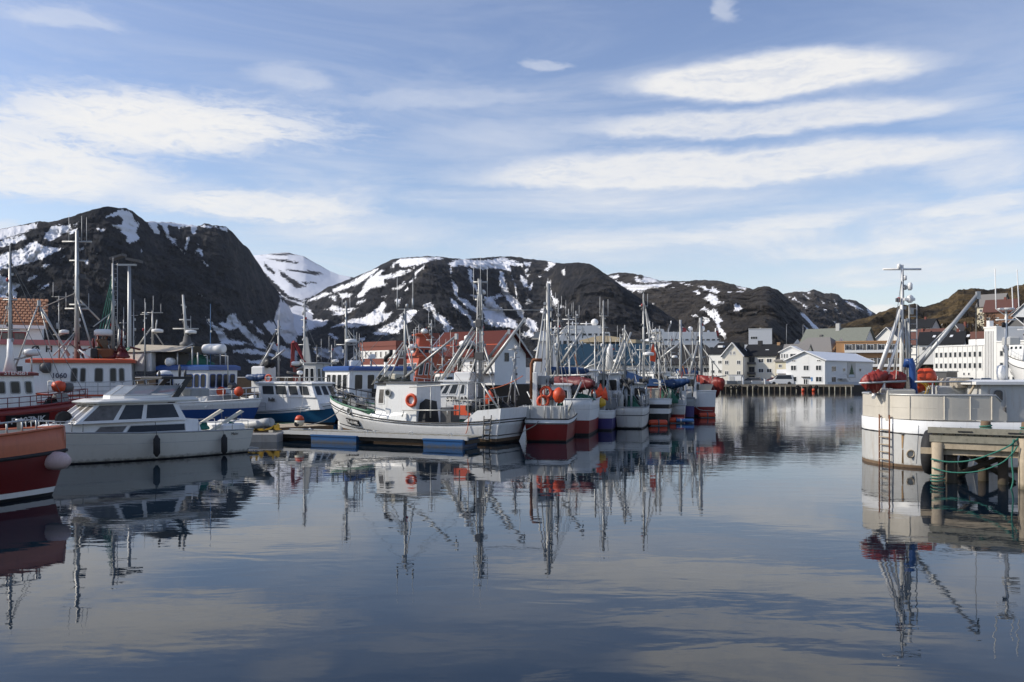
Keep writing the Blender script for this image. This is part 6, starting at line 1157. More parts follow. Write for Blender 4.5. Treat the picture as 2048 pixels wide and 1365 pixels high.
MB().bbox(S_(716), S_(695), -.5, .5, z1 + .35, z1 + .75, .08).build('roof_raft', 'clean_white', b.root); b.leg((S_(705), V * 1.4, zl(760, 705)), (S_(719), V * 1.4, zl(743, 719)), .04); b.leg((S_(731), V * 1.4, zl(775, 731)), (S_(764), V * 1.4, zl(740, 764)), .05); b.rail(.6, .98, .7, 6, None, 'alu')
# ------------------------------------------------------------------ pontoon with its blue floats
root = thing('pontoon', 'long wooden pontoon with a pale metal edge on blue floats before the white TF-69-NK boat', 'pontoon', (0, 0, 0))
PA, PB = Vector((*GV(548, 44.2), 0)), Vector((*GV(936, 39.6), 0)); e = (PB - PA); n_ = Vector((-e.y, e.x, 0)).normalized(); Lp = e.length; ex = e / Lp
def pq(a, w, z): return PA + ex * a + n_ * w + Vector((0, 0, z))
def pbox(a0, a1, w0, w1, z0, z1, name, m, parent=root): return MB().hexa([pq(a0, w0, z0), pq(a1, w0, z0), pq(a1, w1, z0), pq(a0, w1, z0), pq(a0, w0, z1), pq(a1, w0, z1), pq(a1, w1, z1), pq(a0, w1, z1)]).build(name, m, parent)
pbox(-.3, Lp, -.06, .06, .34, .52, 'edge_beam', 'light_grey'); pbox(-.3, Lp, 1.5, 1.6, .34, .52, 'edge_beam', 'galvanised'); pbox(-.2, Lp - .1, .1, 1.45, .14, .33, 'frame', 'dark_wood')
npl = int(Lp / .2)
for i in range(npl): a = i * Lp / npl; pbox(a + .008, a + Lp / npl - .008, .065, 1.495, .42 + (i % 3) * .003, .46 + (i * 7 % 5) * .003, 'plank', 'grey_wood')
fl = [((628 - CX), (716 - CX)), ((850 - CX), (932 - CX))]
def along(px): k = (px - CX) / F; return (k * PA.y - PA.x) / (ex.x - k * ex.y)
for pa, pb_ in ((626, 716), (850, 928)):
    a0, a1 = along(pa), along(pb_); o = pbox(a0, a1, -.16, 1.4, -.35, .3, 'pontoon_float', 'float_blue'); pbox(a0 - .03, a1 + .03, -.2, 1.44, .3, .38, 'float_lid', 'float_blue')
for px in (620, 732, 748, 822, 900):
    a = along(px); MB().torus((0, 0, 0), .09, .022, 'Y', 12, 6).build('mooring_ring', 'galvanised', root, pq(a, 0, .58), math.atan2(ex.y, ex.x))
# the inner pontoon running away to the left and its walkway
root2 = thing('pontoon', 'weathered pontoon walkway leading back from the cabin cruiser stern', 'pontoon', (0, 0, 0)); A0 = Vector((*GV(510, 44.5), 0)); A1 = Vector((*GV(665, 47.5), 0)); e2 = A1 - A0; L2 = e2.length; x2 = e2 / L2; n2 = Vector((-x2.y, x2.x, 0))
def p2(a, w, z): return A0 + x2 * a + n2 * w + Vector((0, 0, z))
def p2box(a0, a1, w0, w1, z0, z1, name, m): return MB().hexa([p2(a0, w0, z0), p2(a1, w0, z0), p2(a1, w1, z0), p2(a0, w1, z0), p2(a0, w0, z1), p2(a1, w0, z1), p2(a1, w1, z1), p2(a0, w1, z1)]).build(name, m, root2)
for i in range(int(L2 / .24)): p2box(i * .24 + .01, i * .24 + .23, 0, 3.0, .52 + (i % 3) * .004, .57 + (i * 5 % 4) * .004, 'plank', 'pale_wood' if i % 4 else 'grey_wood')
p2box(-.1, L2, -.1, -.003, .3, .56, 'edge_beam', 'brown_wood'); p2box(-.1, L2, .1, 2.9, -.2, .45, 'float_body', 'dark_wood'); p2box(L2 * .2, L2 * .24, -.25, -.11, -.4, .8, 'guide_pile', 'dark_wood')
p2box(0, L2 * .9, 3.0, 3.12, .45, .62, 'far_edge', 'green_paint')
for i, (px, lb) in enumerate(((497, 'leftmost yellow bracket on the pontoon behind the cruiser stern'), (508, 'second yellow bracket on the pontoon behind the cruiser stern'), (518, 'third yellow bracket, the widest, on the pontoon'), (541, 'small yellow bracket alone further right on the pontoon'), (551, 'last yellow bracket at the pontoon corner'))):
    p = pt(px, 858, 43.6 if i < 3 else 44.0); o = thing('mooring_bracket', lb, 'bracket', (p.x, p.y, .58), 0, 'yellow mooring brackets on the pontoon')
    MB().hexa([(-.2, -.1, 0), (.2, -.1, 0), (.2, .1, 0), (-.2, .1, 0), (-.02, -.1, .22), (.2, -.1, .22), (.2, .1, .22), (-.02, .1, .22)]).build('body', 'yellow', o); MB().box(.1, .16, -.1, .1, .225, .4 if i % 2 else .3).build('horn', 'yellow', o); MB().box(-.28, .28, -.14, .14, -.04, -.003).build('foot', 'yellow', o)
MB().bbox(-1.0, 1.0, -.5, .5, -.3, .42, .05).build('float', 'concrete', root2, pt(520, 870, 42.8) * Vector((1, 1, 0)) if 0 else Vector((*GV(522, 43.4), 0)))
# wrapped pile with the big float
p = pt(683, 845, 46.0); root = thing('mooring_pile', 'white wrapped mooring pile at the bow of the TF-69-NK boat', 'pile', ((686 - CX) / F * 51.0, 51.0, 0))
MB().lathe([(.3, -.6), (.3, .6), (.27, .63), (.28, 1.9), (.33, 2.0), (.33, 2.1)], (0, 0, 0), 10).build('pile', 'old_white', root); MB().bbox(-.65, .3, -.3, .3, 1.75, 2.1, .08).build('wrapping', 'clean_white', root)
p = pt(599, 838, 45.2); o = thing('mooring_float', 'round float, red above and white below, lying on the wooden pontoon', 'float', (p.x, p.y, .9))
MB().lathe([(.04, .26), (.15, .23), (.23, .12), (.25, .0)], (0, 0, .08), 14).build('red_half', 'float_orange', o); MB().lathe([(.25, .0), (.26, -.1), (.19, -.27), (.09, -.32)], (0, 0, .075), 14).build('white_half', 'cream_paint', o); MB().lathe([(.13, -.02), (.14, .04), (.05, .1)], (-.1, -.2, -.12), 10, 'Y').build('cap', 'rubber', o)
world_rope('slack grey rope from the white wrapped pile to the float on the pontoon', sag(pt(690, 812, 46.3), pt(612, 850, 45.1), .25), .022, 'grey_rope'); world_rope('thin line from the red and white float up to the Bullit boat', [pt(600, 826, 45.2), pt(606, 800, 52), pt(604, 770, 58)], .012, 'grey_rope')
# ------------------------------------------------------------------ TF-69-NK
b = Boat('fishing_boat', 'white wooden fishing boat TF-69-NK with a porthole wheelhouse, moored along the pontoon', GV(1016, 42.5), GV(694, 47.6), 'fishing boats in the harbour')
b.hull(3.3, (1.2, 1.02, 1.86), [(.24, 'brown_wood'), (1, 'white')], bul=.35, tw=.86, rake=1.25, srake=.35, um=.5, pb=(1.4, 2.6), rail='black', railr=.035, flare=.8, draft=.8, strake=[(.36, 'black', .03), (.90, 'black', .035)], inner='green_paint', booth=.1)
V = b.vis; tx = (1, 0, 0) if V < 0 else (-1, 0, 0); zl = lambda py, px, y=0.: b.z_at(py, b.s_at(px, y), y); S_ = b.s_at
y_ = V * 1.2; x0, x1 = S_(831, y_), S_(768, y_); z1 = zl(767, 800, y_)
o, f_ = b.house(x0, x1, 2.3, .75, z1, 'white', 'dark_grey', fr=.0, br=.0, tp=.94, oh=.12, th=.08, wz=(.4, .8), name='wheelhouse')
hx = S_(743, y_); fh, ff = b.house(x1 + .003, x1 + 1.0, 1.9, .8, zl(770, 755, y_), 'white', 'black', fr=.22, br=0, tp=.9, oh=.1, th=.12, sides=[(.25, .75)], front=2, wz=(.5, .9), name='forward_wheelhouse', wm=('clean_white', 'curtain_glass'), c=.03)
MB().hexa([(x0 + .5, -1.3, .8), (x1 + 1.6, -1.05, .95), (x1 + 1.6, 1.05, .95), (x0 + .5, 1.3, .8), (x0 + .6, -1.2, 1.38), (x1 + .9, -.9, 1.45), (x1 + .9, .9, 1.45), (x0 + .6, 1.2, 1.38)]).build('trunk_cabin', 'white', b.root)
b.porthole(o, (S_(774.5, y_), V * 1.135, zl(786, 775, y_)), (0, V, 0), .2); px_ = S_(712, V * 1.1); u = px_ / b.L
hp = b.P(u - .04, .985, V); b.porthole(b.root, b.P(S_(713, V * 1.2) / b.L - .055, .72, V), b.P(.8, .7, V) - b.P(.8, .7, -V), .17) if 0 else b.porthole(b.root, b.P(S_(713, V * 1.2) / (b.L + .8), 1.06, V) + Vector((0, -V * .02, .0)), Vector((.25, V, .1)), .19)
b.side_text('TF-69-NK', .27, S_(702, V * 1.3) / (b.L + .75), .60, 'clean_white', 'black', pw=.58, bold=.012)
# raised white bulwarks at bow and stern
def raise_(u0, u1, h, m, side=None, name='bulwark', taper=True):
    n = 10; bm_ = MB()
    for sd_ in (1, -1):
        rs = []
        for i in range(n + 1):
            u = u0 + (u1 - u0) * i / n; t = i / n; hh = h * (min(1, t * 2.2) if taper == 'bow' else min(1, (1 - t) * 2.5)); p = b.P(u, 1, sd_, .01); q = b.P(u, 1, sd_, .07); rs.append([p + Vector((0, 0, .02)), q + Vector((0, 0, .02)), q + Vector((0, 0, .02 + hh)), p + Vector((0, 0, .02 + hh))])
        bm_ = MB().rings(rs, 0, True); bm_.build(name, m, b.root)
raise_(0, .16, .55, 'white', taper='stern'); raise_(.58, .99, .26, 'white', taper='bow'); p0, p1 = b.P(0, 1, 1), b.P(0, 1, -1); MB().hexa([p0 + Vector((.0, 0, .02)), p1 + Vector((.0, 0, .02)), p1 + Vector((.07, 0, .02)), p0 + Vector((.07, 0, .02)), p0 + Vector((-.06, 0, .57)), p1 + Vector((-.06, 0, .57)), p1 + Vector((.0, 0, .57)), p0 + Vector((.0, 0, .57))]).build('stern_bulwark', 'white', b.root)
# rudder and its ladder on the transom corner
for k in (.15, .35, .55, .75): p = b.P(.0, .1 + k * .85, V) ; MB().box(p.x - .02, p.x + .06, p.y * .98 - V * .05 - .0, p.y * .98 - V * .5, p.z, p.z + .05).build('step', 'dark_grey', b.root) if 0 else None
xr = b.P(.02, .5, V); MB().pipe([b.P(.035, 1.25, V) + Vector((0, V * .06, 0)), b.P(.035, .15, V) + Vector((0, V * .06, 0))], .028, 5).build('ladder_rail', 'dark_grey', b.root); MB().pipe([b.P(.065, 1.25, V) + Vector((0, V * .06, 0)), b.P(.065, .15, V) + Vector((0, V * .06, 0))], .028, 5).build('ladder_rail', 'dark_grey', b.root)
for k in range(5): MB().pipe([b.P(.035, .2 + k * .22, V) + Vector((0, V * .06, 0)), b.P(.065, .2 + k * .22, V) + Vector((0, V * .06, 0))], .028, 4).build('rung', 'dark_grey', b.root)
# the black bow railing, its green rail
us_ = [.62 + .38 * i / 7 for i in range(8)]; o2 = None
for k, hh in enumerate((.95, .55)):
    q = [b.P(u, 1, 1, .1) + Vector((0, 0, hh)) for u in us_] + [b.P(u, 1, -1, .1) + Vector((0, 0, hh)) for u in reversed(us_[:-1])]; o3 = MB().pipe(q, .032, 5).build('bow_rail' if k == 0 else 'bar', 'black', b.root if k == 0 else o2); o2 = o2 or o3
for u in us_:
    for sd_ in (1, -1): p = b.P(u, 1, sd_, .1); MB().pipe([p + Vector((0, 0, .2)), p + Vector((0, 0, .95))], .026, 5).build('post', 'black', o2)
q = [b.P(u, 1, 1, .02) + Vector((0, 0, .3)) for u in us_] + [b.P(u, 1, -1, .02) + Vector((0, 0, .3)) for u in reversed(us_[:-1])]; MB().pipe(q, .06, 5).build('green_rail', 'green_paint', b.root)
b.heap(S_(700), 0, b.deckz(S_(700)) + .3, .5, .5, .6, 'dark_net', seed=7); b.winch(S_(715), .1, 'grey')
b.ring_buoy((S_(822, y_), V * 1.18, zl(801, 822, y_)), (0, V, 0), .36, 'red life ring on the wheelhouse side of the white TF-69-NK boat')
m1 = S_(810); b.mast(m1, 0, z1, zl(618, 809), .1, 'alu', cross=[(zl(619, 809), .42)], ant=[(-.42, zl(619, 809), zl(555, 801)), (.42, zl(619, 809), zl(556, 818))], lights=[zl(y, 809) for y in (612, 636, 690, 715)], rt=.7)
for off in (-.42, .42): MB().pipe([(m1 + b.across.x * off, b.across.y * off, zl(619, 809)), (m1 + b.across.x * off, b.across.y * off, zl(597, 809))], .05, 6).build('antenna_foot', 'galvanised', b.root)
b.boom((S_(816), V * .2, zl(754, 816)), (S_(913, V * .2), V * .2, zl(672, 913)), .075, 'alu')
for pa, ya, pb_, yb in ((808, 690, 775, 763), (808, 690, 792, 765), (812, 690, 845, 752), (806, 685, 760, 770), (813, 650, 843, 740)): b.leg((S_(pa), 0, zl(ya, pa)), (S_(pb_), V * .7, zl(yb, pb_)), .035)
ex_ = S_(767); MB().pipe([(ex_, -V * .2, z1), (ex_, -V * .2, zl(722, 767))], .1, 8).build('exhaust', 'clean_white', b.root); MB().pipe([(ex_, -V * .2, zl(724, 767)), (ex_, -V * .2, zl(716, 767)), (S_(777), -V * .2, zl(708, 777)), (S_(777), -V * .2, zl(700, 777))], .12, 8).build('exhaust_elbow', 'black', b.root)
for px in (775, 800, 826): b.stay((S_(px), V * 1.0, z1 + .1), (S_(px) , V * 1.0, z1 + .35), .015)
b.heap(S_(785), 0, z1 + .1, 1.2, .8, .22, 'dark_net', 'line_heap', 9); MB().bbox(S_(800), S_(785), -.4, .4, z1 + .1, z1 + .5, .05).build('fish_box', 'cream_paint', b.root)
ya = V * 1.35; R_ = lambda pa, pya, pb_, pyb, r_=.03, m='alu', n='rail_tube': MB().pipe([(S_(pa, ya), ya, zl(pya, pa, ya)), (S_(pb_, ya), ya, zl(pyb, pb_, ya))], r_, 6).build(n, m, b.root)
R_(819, 775, 975, 765, .035); R_(862, 775, 861, 836); R_(919, 764, 919, 833); R_(936, 764, 936, 833); R_(952, 764, 952, 830); R_(969, 764, 969, 832); R_(805, 821, 919, 821, .035); R_(919, 821, 919, 832); R_(895, 821, 895, 832); R_(919, 801, 969, 803, .02); R_(808, 821, 804, 834)
MB().hexa([(S_(872), -.3 * V, .85), (S_(840), -.3 * V, .85), (S_(840), 1.0 * V, .85), (S_(872), 1.0 * V, .85), (S_(869), -.2 * V, 2.0), (S_(848), -.2 * V, 1.75), (S_(848), .8 * V, 1.7), (S_(869), .8 * V, 2.15)]).build('tarp_shelter', 'tarp_black', b.root)
b.leg((S_(969), V * .3, zl(766, 969)), (S_(1003), V * .3, zl(818, 1003)), .05); b.hauler(S_(958), V * .7, zl(815, 958)); b.heap(S_(950), V * .3, b.deckz(1.5), .5, .4, .6, 'green_net', seed=12)
o = MB().box(-.5, .5, -.08, .08, -.25, .25); o = o.build('orange_tray', 'float_orange', None); o.matrix_world = b.world() @ Matrix.Translation((S_(926, V * .6), V * .6, zl(821, 926, V * .6))); tag(o, 'bright orange tray standing on the aft deck of the white TF-69-NK boat', 'tray')
MB().bbox(S_(905, V * .3), S_(882, V * .3), -.4, .4, .8, zl(815, 895), .04).build('line_box', 'dark_grey', b.root); 
world_rope('pinkish red mooring rope hanging from the stern of the white TF-69-NK boat', [b.world() @ Vector(q) for q in ((b.P(.13, 1, V) + Vector((0, V * .05, .3))), (b.P(.14, .6, V) + Vector((0, V * .1, 0))), (b.P(.17, .1, V) + Vector((0, V * .25, 0))), (b.P(.2, -.2, V) + Vector((0, V * .4, .1))))], .02, 'orange_rope')
for u, s_ in ((.98, 1), (.05, 1), (.05, -1)): b.stay((m1, 0, zl(622, 809)), b.P(u, 1.2, s_, .1), .011)
# ------------------------------------------------------------------ STILIAN
b = Boat('fishing_boat', 'white fishing boat STILIAN with a very tall lattice mast behind the TF-69-NK boat', GV(1012, 52), GV(838, 53.5), 'fishing boats in the harbour')
b.hull(3.4, (1.3, 1.1, 1.8), [(.4, 'clean_white'), (1, 'clean_white')], bul=.35, rake=.9, rail='clean_white', deck='grey')
V = b.vis; tx = (1, 0, 0) if V < 0 else (-1, 0, 0); zl = lambda py, px, y=0.: b.z_at(py, b.s_at(px, y), y); S_ = b.s_at
x0, x1 = S_(950), S_(874); z1 = zl(764, 910); zm = zl(792, 910)
MB().hexa([(S_(952), -1.3, .8), (S_(858), -1.1, .8), (S_(858), 1.1, .8), (S_(952), 1.3, .8), (S_(950), -1.3, zm), (S_(868), -1.1, zm), (S_(868), 1.1, zm), (S_(950), 1.3, zm)]).build('cabin_side', 'clean_white', b.root)
o, f_ = b.house(S_(948), S_(870), 2.5, zm + .003, z1, 'clean_white', 'clean_white', fr=.75, br=0, tp=.92, oh=.12, th=.12, sides=[(.08, .22), (.3, .52), (.55, .72), (.74, .93)], front=3, wz=(.12, .85), wm=('clean_white', 'window_glass'), c=.05)
b.text('STILIAN', .42, (S_(916, V * 1.3), V * 1.34, zl(799, 916, V * 1.3)), tx, m='black', bold=.012)
MB().bbox(S_(948), S_(914), -.6, .6, z1 + .13, z1 + .62, .08).build('roof_raft', 'clean_white', b.root)
m1 = S_(961); mz = zl(560, 961); mo = b.mast(m1, 0, .8, mz, .2, 'alu', cross=[(zl(y, 961), w) for y, w in ((565, .45), (600, .35), (645, .45), (690, .35))], ant=[(-.42, zl(600, 961), zl(525, 959)), (.0, mz, zl(512, 961)), (.42, zl(600, 961), zl(535, 961))], lights=[zl(y, 961) for y in (570, 582, 595, 612, 630, 645, 655, 668, 685, 700)], rt=.5)
MB().lathe([(.12, -.25), (.28, -.2), (.28, -.05), (.2, .05)], (m1 - b.across.x * .05, -.3, zl(581, 961)), 12).build('antenna_drum', 'clean_white', mo)
for off in (-.3, .3):
    MB().pipe([(m1 + off, V * .25, .8), (m1 + off * .4, V * .12, zl(590, 961))], .05, 6).build('mast_leg', 'alu', b.root)
for i in range(16): z = zl(820, 961) + i * .42; MB().pipe([(m1 - .28 + i * .01, V * .25, z), (m1 + .28 - i * .01, V * .25, z + (.2 if i % 2 else -.1))], .022, 4).build('brace', 'galvanised', b.root)
MB().bbox(m1 - .3, m1 + .3, -.3, .3, zl(720, 961), zl(705, 961), .04).build('winch_box', 'dark_grey', b.root); MB().bbox(m1 - .2, m1 + .2, .1, .5, zl(655, 961), zl(640, 961), .04).build('floodlight', 'dark_grey', b.root)
b.boom((S_(972), V * .5, zl(748, 972)), (S_(1049, V * .5), V * .5, zl(640, 1049)), .11); b.boom((S_(970), -.3, zl(722, 970)), (S_(1018, -.3), -.3, zl(662, 1018)), .09); b.boom((S_(948), V * .6, zl(700, 948)) if 0 else (S_(885), V * .3, zl(764, 885)), (S_(950), V * .1, zl(662, 950)), .055, head=False)
for pa, ya, pb_, yb, r_ in ((952, 665, 915, 735, .05), (955, 670, 925, 740, .05), (950, 668, 900, 755, .05), (948, 655, 870, 788, .07), (966, 700, 1010, 835, .04), (968, 690, 992, 750, .06), (957, 700, 945, 760, .05), (963, 645, 963, 560, .06)): b.leg((S_(pa), V * .1, zl(ya, pa)), (S_(pb_), V * .6, zl(yb, pb_)), r_)
b.boom((m1, 0, zl(620, 961)), (S_(1094, -.8), -.8, zl(619, 1094)), .035, head=False)
MB().lathe([(.4, -.16), (.5, -.1), (.5, .1), (.35, .2)], (S_(930), -.4, zl(688, 930)), 14).build('radar_dome', 'clean_white', b.root); MB().lathe([(.2, -.1), (.22, .2), (.1, .3)], (S_(931), -.4, zl(680, 931)), 12).build('satellite_dome', 'clean_white', b.root); MB().bbox(S_(948), S_(915), -.9, .2, zl(698, 930), zl(693, 930), .02).build('radar_platform', 'black', b.root)
for px in (917, 946): b.leg((S_(px), -.3, zl(698, px)), (S_(px), -.3, z1), .06, 'black')
MB().pipe([(S_(914), -.5, z1), (S_(914), -.5, zl(690, 914))], .12, 8).build('exhaust', 'black', b.root)
mb = S_(1030); b.mast(mb, 0, .8, zl(690, 1033), .08, 'galvanised', cross=[(zl(700, 1033), .4), (zl(715, 1033), .3)], lights=[zl(y, 1033) for y in (695, 705, 720, 735)], ant=[(.3, zl(705, 1033), zl(655, 1040))]); b.leg((mb, 0, zl(720, 1033)), (S_(1020), V * .5, zl(810, 1020)), .05); b.leg((S_(1033), V * .5, zl(760, 1033)), (S_(1047), V, zl(790, 1047)), .03)
b.heap(S_(985), V * .2, .95, 1.0, .8, 1.1, 'dark_net', seed=14); b.heap(S_(1015), 0, .95, .8, .8, .8, 'tarp_black', 'tarp_heap', 15); b.hauler(S_(962), V * .9, zl(805, 962)); b.rail(.03, .5, .8, 6, None, 'alu', bars=2, r=.022)
rr = random.Random(6)
for i, (px, py, s_) in enumerate(((979, 790, 1.), (973, 796, .6), (904 + 70, 802, .5))):
    o = MB().rings([[(-.02, -.02, .3 * s_), (.02, -.02, .3 * s_), (.02, .02, .3 * s_), (-.02, .02, .3 * s_)], [(-.2 * s_, -.06, .05), (.16 * s_, -.08, .0), (.2 * s_, .08, .02), (-.14 * s_, .1, .06)], [(-.32 * s_, -.03, -.4 * s_), (.28 * s_, -.05, -.3 * s_), (.34 * s_, .05, -.45 * s_), (-.2 * s_, .08, -.35 * s_)]]).build('marker_flag', 'float_orange', None); o.matrix_world = b.world() @ Matrix.Translation((S_(px, V * .8), V * .8, zl(py, px, V * .8))); tag(o, ['largest orange marker flag by the STILIAN mast', 'middle orange marker flag by the STILIAN mast', 'lowest orange marker flag by the STILIAN mast'][i], 'flag', 'orange marker flags')
world_rope('orange rope slung from the STILIAN mast across to the davit', [b.world() @ Vector(q) for q in sag((S_(985), V * .5, zl(778, 985)), (S_(1050), V * .5, zl(752, 1050)), .12)], .028, 'orange_rope')
# ------------------------------------------------------------------ orange rescue vessel
b = Boat('rescue_vessel', 'bright orange rescue vessel with a stepped orange superstructure behind the masts', GV(945, 88), GV(790, 84), None, 'rescue boat')
b.hull(5.5, (2.2, 2.0, 2.8), [(.25, 'navy'), (1, 'rescue_orange')], bul=.5, rake=1.5, rail='black')
V = b.vis; zl = lambda py, px, y=0.: b.z_at(py, b.s_at(px, y), y); S_ = b.s_at
o, f_ = b.house(S_(900), S_(810), 4.2, 1.8, zl(715, 850), 'rescue_orange', 'rescue_orange', fr=.8, br=.1, tp=.92, oh=.15, th=.12, sides=[(.6, .68), (.72, .8), (.84, .95)], front=4, wz=(.45, .82), wm=('clean_white', 'glass'), c=.06)
for px in (852, 866, 880): b.porthole(o, (S_(px), V * 2.02, zl(738, px)), (0, V, 0), .22)
o2, f2 = b.house(S_(872), S_(818), 3.2, zl(715, 850) + .12, zl(697, 845), 'rescue_orange', 'clean_white', fr=.4, br=.1, tp=.92, oh=.12, th=.1, sides=[(.5, .7), (.74, .92)], front=3, wz=(.3, .85), wm=('rescue_orange', 'glass'), c=.04)
MB().hexa([(S_(858), -.7, zl(697, 845)), (S_(832), -.7, zl(697, 845)), (S_(832), .7, zl(697, 845)), (S_(858), .7, zl(697, 845)), (S_(852), -.35, zl(668, 845)), (S_(838), -.35, zl(668, 845)), (S_(838), .35, zl(668, 845)), (S_(852), .35, zl(668, 845))]).build('mast_tower', 'rescue_orange', b.root)
MB().bbox(S_(858), S_(828), -.6, .6, zl(672, 845), zl(669, 845), .02).build('mast_platform', 'rescue_orange', b.root)
for px, y0, y1 in ((826, 700, 660), (830, 700, 655), (836, 668, 650), (842, 668, 658), (851, 668, 655), (872, 712, 680), (818, 700, 672)): b.mast(S_(px), .2, zl(y0, px), zl(y1, px), .05, 'rescue_orange' if px % 2 else 'antenna_white', name='signal_mast', cross=[(zl(y1 + 5, px), .25)])
for px, py in ((820, 695), (845, 664), (824, 707), (883, 700)): MB().lathe([(.15, -.2), (.35, -.1), (.35, .12), (.15, .3)], (S_(px), V * .5, zl(py, px)), 12).build('radar_dome', 'clean_white', b.root)
b.rail(.3, .98, .8, 10, None, 'clean_white', bars=2, r=.03); MB().bbox(S_(905), S_(835), V * 2.0 - .3, V * 2.0 + .3, zl(775, 870), zl(757, 870), .2).build('fender_strip', 'tarp_red', b.root)
o = MB().lathe([(.05, -.5), (.45, -.3), (.55, 0), (.45, .3), (.05, .5)], (0, 0, 0), 14).build('float', 'float_orange', None); o.location = b.world() @ Vector((S_(862), V * .8, zl(702, 862))); tag(o, 'pale red float hung on the orange rescue vessel', 'float')
# ------------------------------------------------------------------ row of boats lying stern to the camera, right of centre
RG = 'fishing boats in the harbour'
def row_boat(label, px0, px1, Y, L_, lean, name='fishing boat', cat='fishing boat'):
    """stern between two pixel columns at distance Y, bow pointing away; returns boat and its beam"""
    x = ((px0 + px1) / 2 - CX) / F * Y; B = (px1 - px0) / F * Y
    b = Boat(name.replace(' ', '_'), label, (x, Y), (x + lean * L_, Y + L_), RG, cat); ROW.append(b); return b, B
ROW = []
def sl(b, px, s): return b.y_at(px, s)                             # sideways place of a pixel column at s
# a: red transom with the grey working deck and the white davit pillar
b, B = row_boat('small red boat seen from astern with a grey metal bulwark and a white davit pillar', 1046, 1140, 43.0, 8.5, .16)
b.hull(B * 1.0, (1.15, 1.25, 1.8), [(.78, 'red'), (1, 'white')], bul=.3, tw=.92, rake=.8, rail='black', railr=.035, deck='grey', flare=.9, strake=[(.8, 'black', .03)])
H = b.shz(0); zz = lambda py, s=0: b.z_at(py, s); yl = lambda px, s=0: sl(b, px, s)
def xbox(name, m, s0, s1, pa, pb_, ya, yb, parent=None, bev=.03):
    s_ = (s0 + s1) / 2; y0, y1 = sorted((yl(pa, s_), yl(pb_, s_))); return MB().bbox(s0, s1, y0, y1, zz(yb, s_), zz(ya, s_), bev).build(name, m, parent or b.root)
def xleg(pa, ya, pb_, yb, s0, s1=None, r_=.05, m='alu', name='strut'):
    s1 = s0 if s1 is None else s1; return MB().pipe([(s0, yl(pa, s0), zz(ya, s0)), (s1, yl(pb_, s1), zz(yb, s1))], r_, 6).build(name, m, b.root)
xbox('steel_bulwark', 'light_grey', .25, .3, 1047, 1130, 812, 838); xbox('steel_bulwark', 'light_grey', .3, 3.0, 1129, 1131, 812, 838); xbox('steel_bulwark', 'light_grey', .3, 3.0, 1044, 1046, 812, 838)
for px in (1047, 1060, 1089, 1102, 1121, 1130): xleg(px, 838, px, 811, .2, r_=.025)
xbox('davit_pillar', 'clean_white', .8, 1.15, 1066, 1075, 745, 832)
MB().pipe([(.9, yl(1063, .9), zz(800)), (.9, yl(1063, .9), zz(728)), (.9, yl(1066, .9), zz(720)), (.9, yl(1084, .9), zz(720))], .09, 8).build('davit_pipe', 'rust', b.root)
o, f_ = b.house(4.5, 6.6, 1.7, 1.2, 2.8, 'white', 'white', sides=[(.2, .5), (.55, .9)], front=3, back=2, wz=(.5, .86))
xbox('engine_box', 'grey', 1.0, 1.9, 1078, 1100, 752, 770); xbox('fish_hatch', 'light_grey', 1.4, 2.6, 1090, 1110, 796, 818); xbox('console', 'dark_grey', .9, 1.3, 1089, 1106, 788, 800); xleg(1088, 818, 1110, 742, 2.2, r_=.03); xleg(1092, 745, 1092, 812, 2.0, r_=.05)
b.hauler(1.2, yl(1100, 1.2), zz(762, 1.2)); b.mast(5.2, 0, 3.3, zz(655, 5.2), .06, 'alu', cross=[(zz(670, 5.2), .35)], lights=[zz(690, 5.2), zz(705, 5.2)])
for i, (px, py, s_, lb) in enumerate(((1092, 785, .95, 'upper red life ring on the grey deck gear of the small red boat'), (1086, 803, .8, 'lower red life ring, half hidden, on the small red boat'))): b.ring_buoy((s_, yl(px, s_), zz(py, s_)), (-1, 0, .1), .34, lb, 'life rings on the small red boat')
for i, (px, py, r_, lb) in enumerate(((1118, 790, .34, 'large bright orange buoy hung behind the small red boat'),)):
    o = MB().lathe([(.04, -1.3), (.6, -1.1), (1., -.3), (.95, .4), (.5, .95), (.1, 1.15)], (0, 0, 0), 14).build('buoy', 'float_orange', None); o.scale = (r_,) * 3; o.location = b.world() @ Vector((1.0, yl(px, 1.0), zz(py, 1.0))); tag(o, lb, 'buoy', 'orange buoys in the fleet')
world_rope('red hose curving down the white davit pillar of the small red boat', [b.world() @ Vector((.7, yl(px, .7), zz(py))) for px, py in ((1082, 788), (1083, 805), (1080, 820), (1074, 832), (1064, 838))], .03, 'orange_rope', cat='hose', name='hose')
world_rope('pale mooring rope slack across the red transom', [b.world() @ Vector((-.2, yl(px, 0), zz(py))) for px, py in ((1078, 842), (1072, 850), (1062, 856), (1046, 864))], .025, 'grey_rope')
# b: high white and red boat with a burgundy sail cover
b, B = row_boat('high sided white boat with a red lower hull and a burgundy tarpaulin on its boom', 1098, 1183, 47.2, 10, .20)
b.hull(B, (2.05, 2.0, 2.5), [(.42, 'red'), (1, 'white')], bul=.5, tw=.94, rake=.9, rail='white', railr=.03, flare=.92, deck='grey', strake=[(.72, 'light_grey', .01)])
zz = lambda py, s=0: b.z_at(py, s); yl = lambda px, s=0: sl(b, px, s)
m1 = 3.5; b.mast(m1, yl(1096, m1), 1.6, zz(566, m1), .17, 'alu', cross=[(zz(620, m1), .3), (zz(640, m1), .3)], lights=[zz(y, m1) for y in (575, 619, 640, 660)], rt=.75, ant=[(0, zz(568, m1), zz(555, m1))])
b.mast(m1 + .3, yl(1101, m1), 1.6, zz(592, m1), .08, 'alu', name='mast_tube'); xleg(1089, 612, 1074, 720, m1, 1.5, .05); xleg(1092, 612, 1082, 745, m1, 2, .04)
